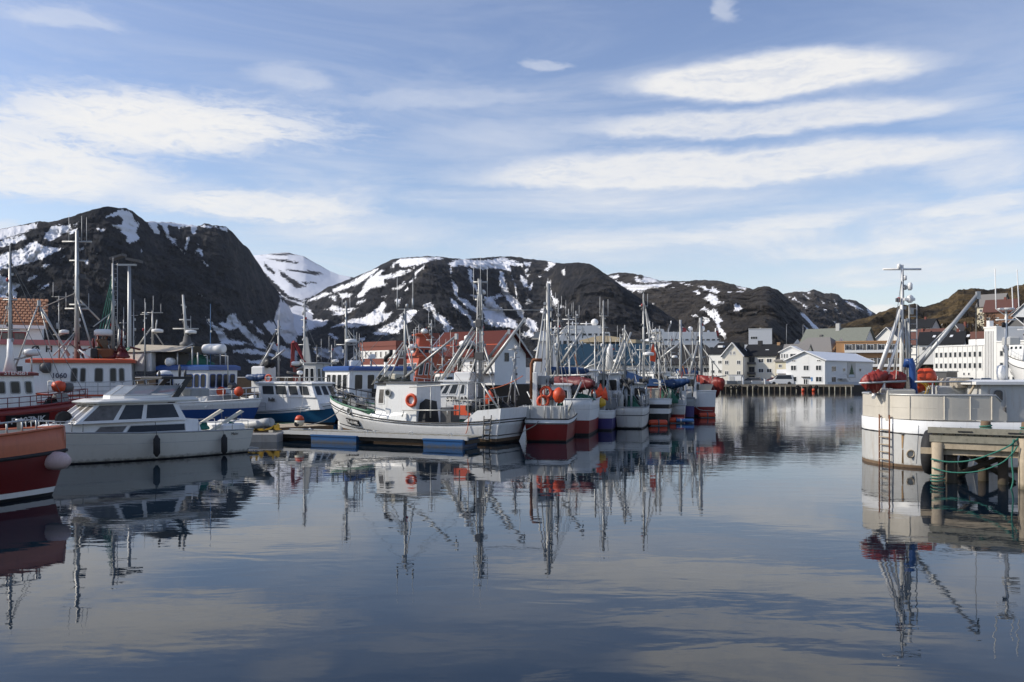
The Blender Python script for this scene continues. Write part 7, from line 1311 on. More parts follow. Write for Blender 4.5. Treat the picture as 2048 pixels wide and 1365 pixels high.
o, f_ = b.house(6.0, 8.2, 1.9, 1.8, 3.6, 'white', 'white', sides=[(.2, .5), (.55, .9)], back=2, front=3, wz=(.5, .86))
b.boom((m1, yl(1098, m1), zz(752, m1)), (1.0, yl(1185, 1), zz(750, 1)), .06); b.fold((m1 - .3, yl(1110, m1), zz(758, m1)), (.6, yl(1190, 1), zz(765, 1)), .42, 'tarp_burgundy', seed=4, drop=.5, label='burgundy tarpaulin bundled along the boom of the high white and red boat', group='tarpaulins over booms')
b.fold((m1, yl(1096, m1 + 1), zz(738, m1 + 1)), (m1 + 1.5, yl(1172, m1), zz(741, m1)), .27, 'tarp_blue', seed=8, drop=.4, label='dark blue tarpaulin bundled above the burgundy one', group='tarpaulins over booms')
b.heap(1.2, yl(1162, 1), 1.95, .7, .8, .35, 'green_net', seed=5); xbox('net_drum_frame', 'grey', 1.5, 2.3, 1118, 1140, 775, 795); MB().lathe([(.15, -.5), (.38, -.45), (.2, 0), (.38, .45), (.15, .5)], (1.3, yl(1138, 1), zz(782, 1)), 14, 'Y').build('net_hauler', 'dark_grey', b.root); MB().lathe([(.1, -.4), (.3, -.3), (.3, .3), (.1, .4)], (1.3, yl(1128, 1), zz(776, 1)), 12, 'X').build('motor', 'black', b.root)
b.boom((m1, yl(1123, m1), zz(726, m1)), (m1, yl(1166, m1), zz(660, m1)), .09); b.leg((m1, yl(1130, m1), zz(700, m1)), (m1 + 1, yl(1155, m1), zz(670, m1)), .03)
# c: purple blue hull
b, B = row_boat('boat with a purple blue hull and white upper strake in the middle of the row', 1180, 1226, 51.5, 9.0, .22)
b.hull(B, (1.2, 1.3, 2.0), [(.62, 'purple_blue'), (1, 'white')], bul=.3, tw=.95, rake=.9, rail='white', railr=.04, flare=.92, deck='grey')
zz = lambda py, s=0: b.z_at(py, s); yl = lambda px, s=0: sl(b, px, s)
o, f_ = b.house(3.5, 5.8, 1.6, 1.2, 3.4, 'white', 'light_grey', sides=[(.2, .5), (.55, .9)], back=2, front=3, wz=(.5, .86)); b.mast(3.2, yl(1206, 3), 1.2, zz(602, 3), .10, 'alu', cross=[(zz(632, 3), .25), (zz(655, 3), .3)], ant=[(-.22, zz(632, 3), zz(593, 3)), (.0, zz(605, 3), zz(600, 3)), (.3, zz(632, 3), zz(598, 3))], lights=[zz(y, 3) for y in (640, 660, 690)])
xbox('green_net_rack', 'dark_net', .5, 1.5, 1184, 1194, 788, 820); xbox('line_tub', 'grey', .4, 1.1, 1196, 1210, 808, 824); b.leg((3, yl(1222, 3), zz(740, 3)), (1.0, yl(1198, 1), zz(822, 1)), .04); b.leg((2, yl(1182, 2), zz(775, 2)), (3, yl(1213, 3), zz(690, 3)), .05)
rr = random.Random(9)
for i, (px, py, lb) in enumerate(((1188, 781, 'leftmost orange marker flag of the cluster above the purple boat'), (1195, 785, 'low orange marker flag of the cluster above the purple boat'), (1201, 779, 'tallest orange marker flag of the cluster above the purple boat'), (1210, 786, 'rightmost orange marker flag of the cluster above the purple boat'))):
    p = b.world() @ Vector((.8, yl(px, .8), zz(py, .8))); o = MB().rings([[(-.02, -.02, .35), (.02, -.02, .35), (.02, .02, .35), (-.02, .02, .35)], [(-.16, -.05, .0), (.12, -.07, -.05), (.16, .07, -.02), (-.12, .08, .04)], [(-.2 - .06 * (i % 2), -.03, -.42), (.1, -.05, -.3), (.2, .05, -.5), (-.1, .08, -.38)]]).build('marker_flag', 'float_orange', None, p); tag(o, lb, 'flag', 'orange marker flags')
o = MB().lathe([(.05, -.3), (.3, -.15), (.3, .15), (.05, .3)], (0, 0, 0), 12).build('float', 'yellow', None, b.world() @ Vector((.4, yl(1202, .4), zz(806, .4)))); tag(o, 'yellow float bundle hung on the purple boat', 'float')
# d: white boat with a gooseneck vent
b, B = row_boat('old white boat with a curved white vent and a rust streaked cabin in the row', 1227, 1290, 53.0, 9.5, .22)
b.hull(B, (1.35, 1.35, 1.9), [(.5, 'old_white'), (1, 'old_white')], bul=.25, tw=.85, rake=.8, rail='grey', railr=.03, flare=.9, deck='grey', strake=[(.62, 'dark_grey', .035)])
zz = lambda py, s=0: b.z_at(py, s); yl = lambda px, s=0: sl(b, px, s)
MB().pipe([(1.2, yl(1241, 1.2), zz(815, 1)), (1.2, yl(1241, 1.2), zz(792, 1)), (1.2, yl(1238, 1.2), zz(786, 1)), (1.2, yl(1232, 1.2), zz(787, 1)), (1.0, yl(1231, 1.2), zz(793, 1))], .2, 10).build('vent_pipe', 'old_white', b.root)
xbox('fish_hold', 'grey', .8, 2.4, 1205, 1238, 796, 818); b.rail(.02, .55, .75, 6, None, 'alu', bars=3, r=.02)
o, f_ = b.house(3.2, 5.6, 1.8, 1.2, zz(768, 4), 'old_white', 'light_grey', sides=[(.2, .5), (.55, .9)], back=2, front=3, wz=(.5, .86)); b.mast(2.6, yl(1190, 2.6), 1.2, zz(668, 2.6), .09, 'alu', lights=[zz(700, 2.6)], cross=[(zz(690, 2.6), .3)]); b.mast(4.2, yl(1249, 4), 3, zz(650, 4), .1, 'alu', cross=[(zz(670, 4), .2)], lights=[zz(y, 4) for y in (660, 690, 715)])
MB().pipe([(3.6, yl(1218, 3.6), zz(740, 3.6)), (3.6, yl(1219, 3.6), zz(700, 3.6)), (3.6, yl(1221, 3.6), zz(688, 3.6))], .3, 8, r2=.09).build('tapered_post', 'clean_white', b.root); b.mast(3.6, yl(1221, 3.6), zz(690, 3.6), zz(675, 3.6), .05, 'alu', name='post_top')
for pa, ya, pb_, yb, r_ in ((1205, 700, 1160, 750, .06), (1248, 680, 1215, 770, .09), (1262, 665, 1225, 760, .07), (1246, 705, 1150, 745, .06), (1250, 660, 1300, 760, .025)): b.leg((3.8, yl(pa, 3.8), zz(ya, 3.8)), (3, yl(pb_, 3), zz(yb, 3)), r_)
b.hauler(1.5, yl(1253, 1.5), zz(773, 1.5))
# e: white boat with black stripes, blue sail
b, B = row_boat('white boat with a black stripe and dark lower hull under a dark blue sail cover', 1287, 1341, 57.5, 10, .22)
b.hull(B, (1.75, 1.7, 2.3), [(.42, 'black'), (.62, 'clean_white'), (.78, 'black'), (1, 'clean_white')], bul=.3, tw=.9, rake=.9, rail='clean_white', railr=.03, flare=.88, deck='grey')
zz = lambda py, s=0: b.z_at(py, s); yl = lambda px, s=0: sl(b, px, s)
o, f_ = b.house(3.5, 5.8, 2.0, 1.5, zz(766, 4), 'old_white', 'light_grey', sides=[(.2, .5), (.55, .9)], back=2, front=3, wz=(.5, .86)); xbox('red_frame_cabin', 'cream_paint', 1.2, 2.4, 1288, 1322, 777, 806)
for px in (1289, 1302, 1321): xleg(px, 808, px, 776, 1.15, r_=.03, m='red')
xleg(1288, 777, 1322, 774, 1.15, r_=.03, m='red'); m1 = 4.0
b.mast(m1, yl(1287, m1), 1.5, zz(588, m1), .12, 'alu', cross=[(zz(612, m1), .3), (zz(700, m1), .5)], ant=[(.3, zz(612, m1), zz(587, m1)), (.0, zz(590, m1), zz(585, m1))], radar=[(zz(708, m1), .42)], lights=[zz(y, m1) for y in (610, 618, 650, 690)]); b.mast(m1 + .4, yl(1279, m1), 2, zz(690, m1), .06, 'alu')
xleg(1291, 618, 1301, 700, m1, 3, .05); xleg(1290, 620, 1330, 760, m1, 2, .02)
b.boom((3.4, yl(1246, 3.4), zz(765, 3.4)), (2.6, yl(1350, 2.6), zz(768, 2.6)), .06, head=False)
o = MB().rings([[(3.0, yl(px, 3) + d, zz(ya, 3)) if k == 0 else (3.0 + d, yl(px, 3), zz(yb, 3)) if k == 1 else (3.05 - d, yl(px, 3) - d, zz(yb + 4, 3)) for k, d in ((0, .0), (1, .3), (2, .25))] for px, ya, yb in ((1249, 738, 760), (1258, 745, 762), (1270, 748, 766), (1283, 754, 768), (1300, 757, 768), (1330, 760, 766))], 0, True).build('sail_cover', 'tarp_blue', None); o.matrix_world = b.world(); tag(o, 'dark blue sail cover hanging slack from the mast of the black striped boat', 'sail', 'tarpaulins over booms')
b.fold((2.8, yl(1325, 2.8), zz(765, 2.8)), (2.8, yl(1380, 2.8), zz(762, 2.8)), .3, 'tarp_blue', seed=21, drop=.3, label='navy tarpaulin bundled on the boom right of the slack blue sail cover', group='tarpaulins over booms'); b.rail(.02, .4, .7, 4, None, 'alu', bars=2, r=.02)
# f: little red and grey boat
b, B = row_boat('narrow boat with a pale grey bin shaped stern above a red hull', 1339, 1368, 60.5, 7.5, .22)
b.hull(B * 1.1, (1.2, 1.2, 1.7), [(.45, 'red'), (1, 'light_grey')], bul=.2, tw=.95, rake=.6, rail='light_grey', flare=.92)
zz = lambda py, s=0: b.z_at(py, s); yl = lambda px, s=0: sl(b, px, s)
xbox('stern_bin', 'light_grey', .1, 1.2, 1341, 1367, 800, 826); o, f_ = b.house(3, 4.8, 1.3, 1.1, 3.1, 'white', 'white', sides=[(.2, .8)], back=2, front=2, wz=(.5, .86)); b.mast(3.4, yl(1311, 3.4), 1.5, zz(655, 3.4), .09, 'alu', lights=[zz(y, 3.4) for y in (670, 700)], cross=[(zz(680, 3.4), .25)]); b.mast(3.6, yl(1319, 3.6), 1.5, zz(652, 3.6), .08, 'alu', cross=[(zz(668, 3.6), .2)], lights=[zz(y, 3.6) for y in (665, 690)])
for i, (px, py, lb) in enumerate(((1306, 707, 'orange pennant high on the pole between the twin masts'),)):
    o = MB().rings([[(-.02, -.02, .7), (.02, -.02, .7), (.02, .02, .7), (-.02, .02, .7)], [(-.25, -.05, -.1), (.22, -.07, -.1), (.25, .07, -.1), (-.22, .08, -.1)], [(-.2, -.03, -.55), (.15, -.05, -.65), (.2, .05, -.5), (-.2, .08, -.6)]]).build('pennant', 'float_orange', None, b.world() @ Vector((3, yl(px, 3), zz(py, 3)))); tag(o, lb, 'flag'); xleg(px - 3, 690, px - 8, 760, 3, r_=.02)
# g: dark violet boat
b, B = row_boat('dark violet hulled boat with a grey bulwark beside the last white boat', 1362, 1387, 65.0, 8, .2)
b.hull(B * 1.2, (1.6, 1.5, 2.0), [(.6, 'purple_blue'), (1, 'grey')], bul=.3, tw=.95, rake=.7, rail='grey', flare=.9)
zz = lambda py, s=0: b.z_at(py, s); yl = lambda px, s=0: sl(b, px, s)
xbox('grey_bulwark', 'light_grey', .2, 2.2, 1350, 1383, 784, 802); o, f_ = b.house(3, 5, 1.5, 1.4, 3.3, 'white', 'grey', sides=[(.2, .8)], back=2, front=2, wz=(.5, .86)); b.mast(3.0, yl(1361, 3), 1.5, zz(640, 3), .14, 'alu', cross=[(zz(680, 3), .2)], lights=[zz(y, 3) for y in (660, 680)], rt=.8)
b.boom((3.0, yl(1322, 3), zz(716, 3)), (3.0, yl(1364, 3), zz(683, 3)), .1); xleg(1363, 683, 1400, 742, 3, 3, .06); xleg(1364, 686, 1392, 735, 3, 3, .03); xleg(1344, 790, 1362, 800, 1, 1, .03); b.stay((3, yl(1361, 3), zz(645, 3)), (6, yl(1320, 3), zz(770, 3)), .02)
# h: white boat with the red sail cover at the end of the row
b, B = row_boat('white and red boat with a bright red sail cover, last of the row', 1376, 1434, 68.0, 9, .12)
b.hull(B, (2.05, 1.9, 2.4), [(.38, 'red'), (.9, 'white'), (1, 'clean_white')], bul=.4, tw=.9, rake=.9, rail='white', flare=.9, stern='transom', deck='grey')
zz = lambda py, s=0: b.z_at(py, s); yl = lambda px, s=0: sl(b, px, s)
xbox('white_casing', 'clean_white', 1.0, 3.0, 1366, 1398, 765, 800); MB().hexa([(.3, yl(1399, .3), zz(792, .3)), (2.2, yl(1399, .3), zz(792, .3)), (2.2, yl(1420, .3), zz(790, .3)), (.3, yl(1418, .3), zz(792, .3)), (.1, yl(1397, .3), zz(769, .3)), (2.2, yl(1397, .3), zz(769, .3)), (2.2, yl(1426, .3), zz(769, .3)), (.1, yl(1426, .3), zz(769, .3))]).build('fish_hopper', 'raw_aluminium', b.root)
b.mast(3.0, yl(1401, 3), 1.6, zz(636, 3), .2, 'alu', cross=[(zz(715, 3), .4)], rt=.75, lights=[zz(y, 3) for y in (650, 720)]); xleg(1396, 684, 1377, 755, 3, 2, .09); xleg(1403, 694, 1440, 742, 3, 2, .035); b.mast(3.4, yl(1386, 3), 1.6, zz(655, 3), .05, 'alu')
b.fold((2.6, yl(1395, 2.6), zz(752, 2.6)), (1.2, yl(1449, 1.2), zz(762, 1.2)), .62, 'tarp_red', seed=13, drop=1.0, label='bright red sail cover hanging at the end of the row of boats', group='tarpaulins over booms'); xleg(1396, 757, 1452, 752, 2.4, 1.2, .05)
b.fold((3.6, yl(1352, 3.6), zz(742, 3.6)), (3.4, yl(1398, 3.4), zz(745, 3.4)), .42, 'tarp_blue', seed=15, drop=.6, label='blue tarpaulin draped left of the bright red sail cover', group='tarpaulins over booms')
rr = random.Random(77)
for k_, bb in enumerate(ROW):
    for i in range(9):
        x = rr.uniform(.6, 4.2); y = rr.uniform(-.42, .42) * bb.B; z = bb.deckz(x); q = rr.random()
        if q < .3: bb.heap(x, y, z, rr.uniform(.3, .6), rr.uniform(.3, .6), rr.uniform(.6, 1.5), rr.choice(('dark_net', 'dark_net', 'tarp_black', 'brown_wood', 'green_net')), 'gear_heap', i + k_ * 9)
        elif q < .55: bb.hauler(x, y, z + rr.uniform(1.2, 2.1))
        else: bb.leg((x, y, z), (x + rr.uniform(-.8, .8), y + rr.uniform(-.9, .9), z + rr.uniform(1.6, 3.2)), rr.uniform(.025, .06), rr.choice(('galvanised', 'rust', 'dark_grey', 'alu', 'red', 'dark_grey')), 'gear_strut')
for bb in ROW:
    for mo in [c for c in bb.root.children if c.name.split('.')[0] == 'mast']:
        vs = [v.co for v in mo.data.vertices]; top = max(vs, key=lambda v: v.z).copy(); top.z -= .2
        for u, s_ in ((.04, 1), (.04, -1), (.96, 1), (.4, 1), (.4, -1)): bb.stay(top, bb.P(u, 1, s_, .08), .014)
# orange tube fenders lying on the floats
for i, (px, Y, w_, lb) in enumerate(((1316, 56.2, .6, 'large orange tube fender afloat below the black striped boat'), (1352, 59.2, .55, 'orange tube fender afloat below the narrow grey and red boat'), (1414, 66.2, .65, 'orange tube fender afloat at the stern of the last white boat'))):
    o = thing('tube_fender', lb, 'fender', (*GV(px, Y), .2), R(8), 'orange tube fenders'); MB().lathe([(.15, -w_), (.19, -w_ * .9), (.2, 0), (.19, w_ * .9), (.15, w_)], (0, 0, 0), 12, 'X').build('tube', 'float_orange', o); MB().lathe([(.21, -.05), (.21, .05)], (0, 0, 0), 12, 'X').build('strap', 'dark_grey', o); MB().box(-w_ * .95, w_ * .9, -.3, .3, -.3, -.14).build('float_raft', 'dark_grey', o)
o = thing('work_raft', 'small blue pipe float beside the orange tube fender', 'float', (*GV(1370, 59), .2), 0); MB().lathe([(.08, -.6), (.12, -.55), (.12, .55), (.08, .6)], (0, 0, 0), 10, 'X').build('pipe', 'sign_blue', o); MB().lathe([(.13, -.06), (.13, .06)], (-.3, 0, 0), 10, 'X').build('band', 'clean_white', o)
world_rope('pair of thin mooring lines from the last white boat down to the fender', [pt(1383, 806, 66), pt(1400, 820, 66), pt(1425, 822, 66.2)], .025, 'grey_rope'); world_rope('mooring line from the violet boat to the blue float', [pt(1365, 829, 63), pt(1372, 842, 59.5), pt(1388, 846, 59.2)], .04, 'alu')
# ------------------------------------------------------------------ boats further back in the fleet
back = [('white and blue boat half hidden behind the burgundy tarpaulin', 1120, 1215, 78, 75, 'white', 'blue', [(1140, 618), (1152, 622), (1114, 604)]),
        ('white boat with a tan wheelhouse roof behind the purple boat', 1190, 1290, 84, 80, 'white', 'tarp_beige', [(1228, 690), (1240, 668), (1262, 700)]),
        ('dark hulled boat with a white wheelhouse behind the blue sail cover', 1270, 1370, 88, 84, 'navy', 'white', [(1345, 672), (1330, 690), (1297, 655)]),
        ('small white boat behind the cabin cruiser mast and the red crane', 655, 735, 78, 76, 'white', 'white', [(665, 690)]),
        ('white boat with an orange stripe between the STILIAN and the rescue vessel', 870, 960, 74, 72, 'white', 'orange_red', [(865, 640), (885, 690), (905, 680)])]
for i, (lb, pa, pb_, Ya, Yb, hm, rm, ms_) in enumerate(back):
    b = Boat('fishing_boat', lb, GV(pb_, Ya), GV(pa, Yb), RG); b.hull(3.4, (1.4, 1.3, 2.0), [(.4, 'navy' if i % 2 else 'red'), (1, hm)], bul=.35, rake=.9, rail='black'); S_ = b.s_at; zl = lambda py, px: b.z_at(py, b.s_at(px))
    xa = b.L * (.25 + .1 * (i % 3)); b.house(xa, xa + 2.6, 2.4, 1.2, 3.5 + .2 * (i % 2), 'clean_white', rm, fr=.3, sides=[(.08, .3), (.36, .6), (.66, .92)], front=3, wz=(.5, .86), wm=('grey', 'glass')); b.rail(.55, .98, .7, 5, None, 'alu')
    for k, (px, yt) in enumerate(ms_):
        x = S_(px); zt = zl(yt, px); b.mast(x, .2 * (k - 1), 1.2, zt, .10, 'alu', cross=[(zt - .6, .3), (zt - 1.7, .45)], ant=[(-.25, zt - .6, zt + .8), (.28, zt - .6, zt + .5)], radar=[(3.4 + (zt - 3.4) * .45, .3)] if k == 0 else None, lights=[zt - .4, zt - 1.2, zt - 2.2])
        for u in (.03, .97): b.stay((x, 0, zt - .3), b.P(u, 1, 1 if k % 2 else -1, .1), .016)
        b.boom((x, 0, 3.2), (x + (2.6 if k % 2 else -2.4), b.vis * .5, 5.4 + .4 * k), .06)
    b.heap(b.L * .15, 0, b.deckz(1), .8, .7, .6, 'green_net' if i % 2 else 'dark_net', seed=30 + i); b.hauler(b.L * .2, b.vis * .9, 2.5)
# big white tapered tower of a ship between house and masts, two ferries far behind
root = thing('ferry', 'white ferry with a tapered white bow tower rising behind the tall mast', 'ship', (*GV(1086, 108), 0), 0); p = lambda px, py: pt(px, py, 108) - Vector((*GV(1086, 108), 0))
def fq(pts, d, name, m, par=root): MB().rings([[Vector((q.x, 0, q.z)) for q in pts], [Vector((q.x, d, q.z)) for q in pts]]).build(name, m, par)
fq([p(1060, 790), p(1118, 790), p(1108, 662), p(1084, 662)], 9, 'bow_tower', 'clean_white'); MB().box(p(1076, 0).x, p(1106, 0).x, -.5, -.003, p(0, 684).z, p(0, 682).z).build('ledge', 'light_grey', root)
def cruise(name, label, px0, px1, py0, Y, decks, dome, funnel=None):
    root = thing(name, label, 'ship', (*GV(px0, Y), 0), 0); w_ = GV(px1, Y)[0] - GV(px0, Y)[0]; Z = lambda py: EYE - (py - HZ) * Y / F; X = lambda px: GV(px, Y)[0] - GV(px0, Y)[0]
    MB().rings([[(0, 0, -1), (w_ * 1.0, 0, -1), (w_ * 1.0, 14, -1), (0, 14, -1)], [(-4, 0, Z(py0)), (w_, 0, Z(py0)), (w_, 14, Z(py0)), (-4, 14, Z(py0))]]).build('hull', 'clean_white', root)
    for pa, pb_, ya, yb, win in decks:
        o = MB().hexa([(X(pa), .8, Z(ya)), (X(pb_), .8, Z(ya)), (X(pb_), 12, Z(ya)), (X(pa), 12, Z(ya)), (X(pa) + (Z(yb) - Z(ya)) * .9, .8, Z(yb)), (X(pb_) - .3, .8, Z(yb)), (X(pb_) - .3, 12, Z(yb)), (X(pa) + (Z(yb) - Z(ya)) * .9, 12, Z(yb))]).build('deck', 'clean_white', root)
        if win:
            n = int((X(pb_) - X(pa)) / 1.5); z0 = Z(ya) + (Z(yb) - Z(ya)) * .3; z1 = Z(ya) + (Z(yb) - Z(ya)) * .75
            for i in range(n): x = X(pa) + 1.6 + i * 1.45; window(o, [(x, .795, z0), (x + 1.0, .795, z0), (x + 1.0, .795, z1), (x, .795, z1)], ('light_grey', 'window_glass'), .08, .03)
    for px, py, r_ in dome: MB().ball((X(px), 5, Z(py)), r_, 14, 9).build('radome', 'clean_white', root); MB().pipe([(X(px), 5, Z(py) - r_ - 1.5), (X(px), 5, Z(py) - r_ * .8)], r_ * .4, 8).build('radome_foot', 'clean_white', root)
    for a in funnel or ():
        pa, pb_, ya, yb, m, l0, l1 = a; MB().hexa([(X(pa), 4, Z(ya)), (X(pb_), 4, Z(ya)), (X(pb_), 8, Z(ya)), (X(pa), 8, Z(ya)), (X(pa) + l0, 4.3, Z(yb)), (X(pb_) + l1, 4.3, Z(yb)), (X(pb_) + l1, 7.7, Z(yb)), (X(pa) + l0, 7.7, Z(yb))]).build('funnel', m, root)
    return root, X, Z
r_, X, Z = cruise('cruise_ship', 'white cruise ship with a single radar ball behind the sand coloured canopy', 1060, 1245, 735, 215, [(1062, 1245, 735, 700, True), (1068, 1240, 700, 675, True), (1118, 1222, 675, 664, True), (1122, 1205, 664, 651, False)], [(1193, 643, .95), (1160, 660, .5)])
for px, ya, yb in ((1140, 651, 632), (1148, 651, 640), (1176, 651, 641), (1112, 664, 650)): MB().pipe([(X(px), 5, Z(ya)), (X(px), 5, Z(yb))], .25, 6, r2=.12).build('mast', 'clean_white', r_); MB().pipe([(X(px) - 1.6, 5, Z(yb) - .6), (X(px) + 1.6, 5, Z(yb) - .6)], .14, 5).build('yard', 'clean_white', r_)
MB().hexa([(X(1064), .7, Z(676)), (X(1090), .7, Z(676)), (X(1090), 12, Z(676)), (X(1064), 12, Z(676)), (X(1072), .7, Z(664)), (X(1090), .7, Z(664)), (X(1090), 12, Z(664)), (X(1072), 12, Z(664))]).build('bridge_front', 'grey', r_)
r_, X, Z = cruise('cruise_ship', 'white cruise ship with a black funnel and two radar balls behind the quay hall', 1290, 1452, 725, 232, [(1292, 1452, 725, 684, True), (1296, 1440, 684, 676, True), (1310, 1436, 676, 664, False), (1305, 1330, 664, 658, False)], [(1388, 656, .65), (1412, 656, .85), (1425, 662, .4)], [(1342, 1366, 664, 646, 'black', 1.0, -.4), (1364, 1384, 664, 652, 'clean_white', .3, -1.6), (1356, 1376, 652, 646, 'black', 0, -.6)])
for px, ya, yb in ((1349, 646, 640), (1440, 676, 655), (1305, 660, 640)): MB().pipe([(X(px), 5, Z(ya)), (X(px), 5, Z(yb))], .2, 6).build('mast', 'clean_white', r_)
MB().lathe([(.8, -.1), (.8, .1)], (X(1373), 4.0, Z(660)), 14, 'Y').build('funnel_disc', 'deep_red_trim', r_); MB().face([(0, 0, 0), (1., 0, .2), (.9, 0, 1.8), (.1, 0, 1.6)]).build('flag', 'red', r_, (X(1436), 3, Z(673)))
# red and white trawler at the far right
b = Boat('trawler', 'white trawler with a red bottom and tall white superstructure at the right edge', GV(2170, 104), GV(2048, 112), RG, 'trawler'); b.hull(7, (5.2, 5.0, 7.2), [(.14, 'red'), (.3, 'red'), (1, 'clean_white')], bul=.6, rake=3.0, rail='black', strake=[(.8, 'black', .06)])
V = b.vis; zl = lambda py, px: b.z_at(py, b.s_at(px)); o, f_ = b.house(b.s_at(2075), b.s_at(2040), 5, 5.0, zl(690, 2050), 'clean_white', 'clean_white', sides=[(.1, .3), (.4, .6), (.7, .9)], front=4, wz=(.7, .9)); b.side_text('NUO', .9, .86, .55, 'dark_grey'); b.rail(.5, .98, 1.0, 8, None, 'clean_white', r=.03); b.mast(b.s_at(2050), 0, 8, zl(640, 2050), .2, 'clean_white', cross=[(zl(660, 2050), 1.0)], lights=[zl(670, 2050)])
# ------------------------------------------------------------------ the grey and white boat at the right, with its derrick
b = Boat('fishing_boat', 'large pale grey boat with a round aluminium bulwark and a ladder behind the wooden jetty', (14.0, 33.6), (27.5, 32.4), RG)
b.hull(5.6, (1.78, 1.78, 2.3), [(.36, 'boat_grey'), (.70, 'boat_grey'), (1, 'white')], bul=.25, tw=.7, rake=1.2, stern='round', us=.17, um=.6, rail=None, srake=.02, flare=.96, draft=.8, booth=.06, boot='brown_wood', strake=[(.705, 'black', .035), ], n=40)
V = b.vis; zl = lambda py, px, y=0.: b.z_at(py, b.s_at(px, y), y); S_ = b.s_at
# aluminium bulwark plates follow the stern
n = 40; us_ = [.36 * (1 - math.cos(math.pi / 2 * i / 40)) for i in range(41)]
def band(f0, f1, z0f, z1f, m, name, u1=1., ins=.12, sides=(1, -1), th=.04):
    uu = [u for u in us_ if u <= u1]; pth = [(u, 1) for u in reversed(uu)] + [(u, -1) for u in uu[1:]]
    rs = []
    for u, s_ in pth:
        a, c = b.P(u, 1, s_, ins), b.P(u, 1, s_, ins + th); z0, z1 = z0f(u), z1f(u); rs.append([Vector((a.x, a.y, z0)), Vector((c.x, c.y, z0)), Vector((c.x, c.y, z1)), Vector((a.x, a.y, z1))])
    return MB().rings(rs, 0, True, False).build(name, m, b.root)
ue = .285; zb = lambda u: 1.78; zt = lambda u: 2.66 - max(0, (u - .255)) * 30
band(0, 0, zb, lambda u: min(2.2, zt(u)), 'raw_aluminium', 'lower_bulwark', ue); band(0, 0, lambda u: min(2.205, zt(u) - .02), zt, 'raw_aluminium', 'upper_bulwark', .268, .13)
uu = [u for u in us_ if u <= .268]; MB().pipe([Vector((b.P(u, 1, s_, .15).x, b.P(u, 1, s_, .15).y, zt(u) + .02)) for u, s_ in [(u, 1) for u in reversed(uu)] + [(u, -1) for u in uu[1:]]], .045, 6).build('bulwark_rail', 'alu', b.root)
for u in (.06, .13, .19, .24): p = b.P(u, 1, V, .11); MB().pipe([(p.x, p.y, 1.8), (p.x, p.y, 2.64)], .025, 4).build('bulwark_rib', 'raw_aluminium', b.root)
# wheelhouse with its door, seen at the right edge
y0 = V * 2.0; x0, x1 = S_(1962, y0), S_(2180, y0); z1 = zl(770, 2000, y0)
o, f_ = b.house(x0, x1, 4.0, 1.7, z1, 'boat_grey', 'clean_white', fr=.2, br=0, tp=1, oh=.25, th=.16, sides=[(.5, .6), (.7, .8)], front=4, wz=(.55, .85), name='deckhouse')
dq = lambda pa, pb_, ya, yb, off: [(S_(pa, y0), V * (2.0 + off), zl(yb, pa, y0)), (S_(pb_, y0), V * (2.0 + off), zl(yb, pb_, y0)), (S_(pb_, y0), V * (2.0 + off), zl(ya, pb_, y0)), (S_(pa, y0), V * (2.0 + off), zl(ya, pa, y0))]
window(o, dq(1979, 2013, 777, 850, .005), ('boat_grey', 'boat_grey'), .05, .03, .1, 'door'); window(o, dq(1987, 2004, 781, 804, .035), ('dark_grey', 'curtain_glass'), .04, .03, .09, 'door_window'); MB().box(S_(2008, y0), S_(2008, y0) + .05, V * 2.05 - .03, V * 2.05 + .03, zl(838, 2008, y0), zl(815, 2008, y0)).build('door_handle', 'dark_grey', o)
# mast, tripod legs and the derrick
ym = 0.; m1 = S_(1803); mz = zl(530, 1804); z0 = 1.6
b.mast(m1, 0, z0, mz, .13, 'clean_white', cross=[(zl(539, 1804), .75)], lights=[zl(y, 1804) for y in (533, 556, 575, 600, 640)], rt=.35, lean=(S_(1804) - m1, 0))
b.mast(m1 + .2, -.25, z0, zl(610, 1810), .06, 'alu', ladder=True, name='mast_ladder')
for y, r_ in ((573, .1), (598, .13)): q = (m1 + .32, 0, zl(y, 1811)); MB().lathe([(.06, -.16), (r_, -.1), (r_, .08), (.05, .15)], q, 10).build('mast_light', 'clean_white', b.root); MB().pipe([(m1, 0, zl(y + 3, 1804)), q], .03, 5).build('light_arm', 'clean_white', b.root)
MB().bbox(m1 + .05, m1 + .5, -.1, .1, zl(602, 1812), zl(596, 1812), .03).build('radar_scanner', 'clean_white', b.root)
for pa, ya, pb_, yb, r_, m, y_ in ((1801, 620, 1756, 745, .07, 'clean_white', 1.2), (1801, 622, 1762, 742, .05, 'clean_white', -.8), (1810, 640, 1775, 745, .06, 'clean_white', 1.0), (1803, 630, 1788, 745, .04, 'alu', .3), (1756, 760, 1747, 795, .08, 'clean_white', 1.2), (1812, 640, 1816, 740, .05, 'alu', -.5), (1770, 768, 1764, 790, .06, 'light_grey', .8)): b.leg((S_(pa), 0, zl(ya, pa)), (S_(pb_, V * y_), V * y_, zl(yb, pb_, V * y_)), r_, m)
b.boom((S_(1830, V * .3), V * .3, zl(741, 1830)), (S_(1956, V * .3), V * .3, zl(590, 1956)), .09, 'galvanised'); b.stay((S_(1956, V * .3), V * .3, zl(596, 1956)), (m1 + .3, 0, zl(732, 1815)), .022, 'alu'); b.stay((S_(1952, V * .3), V * .3, zl(612, 1952)), (S_(1952, V * .3), V * .3, zl(768, 1952)), .014); b.stay((m1, 0, zl(600, 1804)), (S_(1775, V), V, zl(690, 1775)), .012)
for pa, yb in ((1792, 748), (1782, 700)): b.stay((m1, 0, zl(560, 1804)), (S_(pa, V * 1.5), V * 1.5, zl(yb + 10, pa)), .012)
for px in (1800, 1806, 1812): b.leg((S_(px), V * .2, zl(640, px)), (S_(px) + .02, V * .4, zl(752, px)), .035, 'alu')
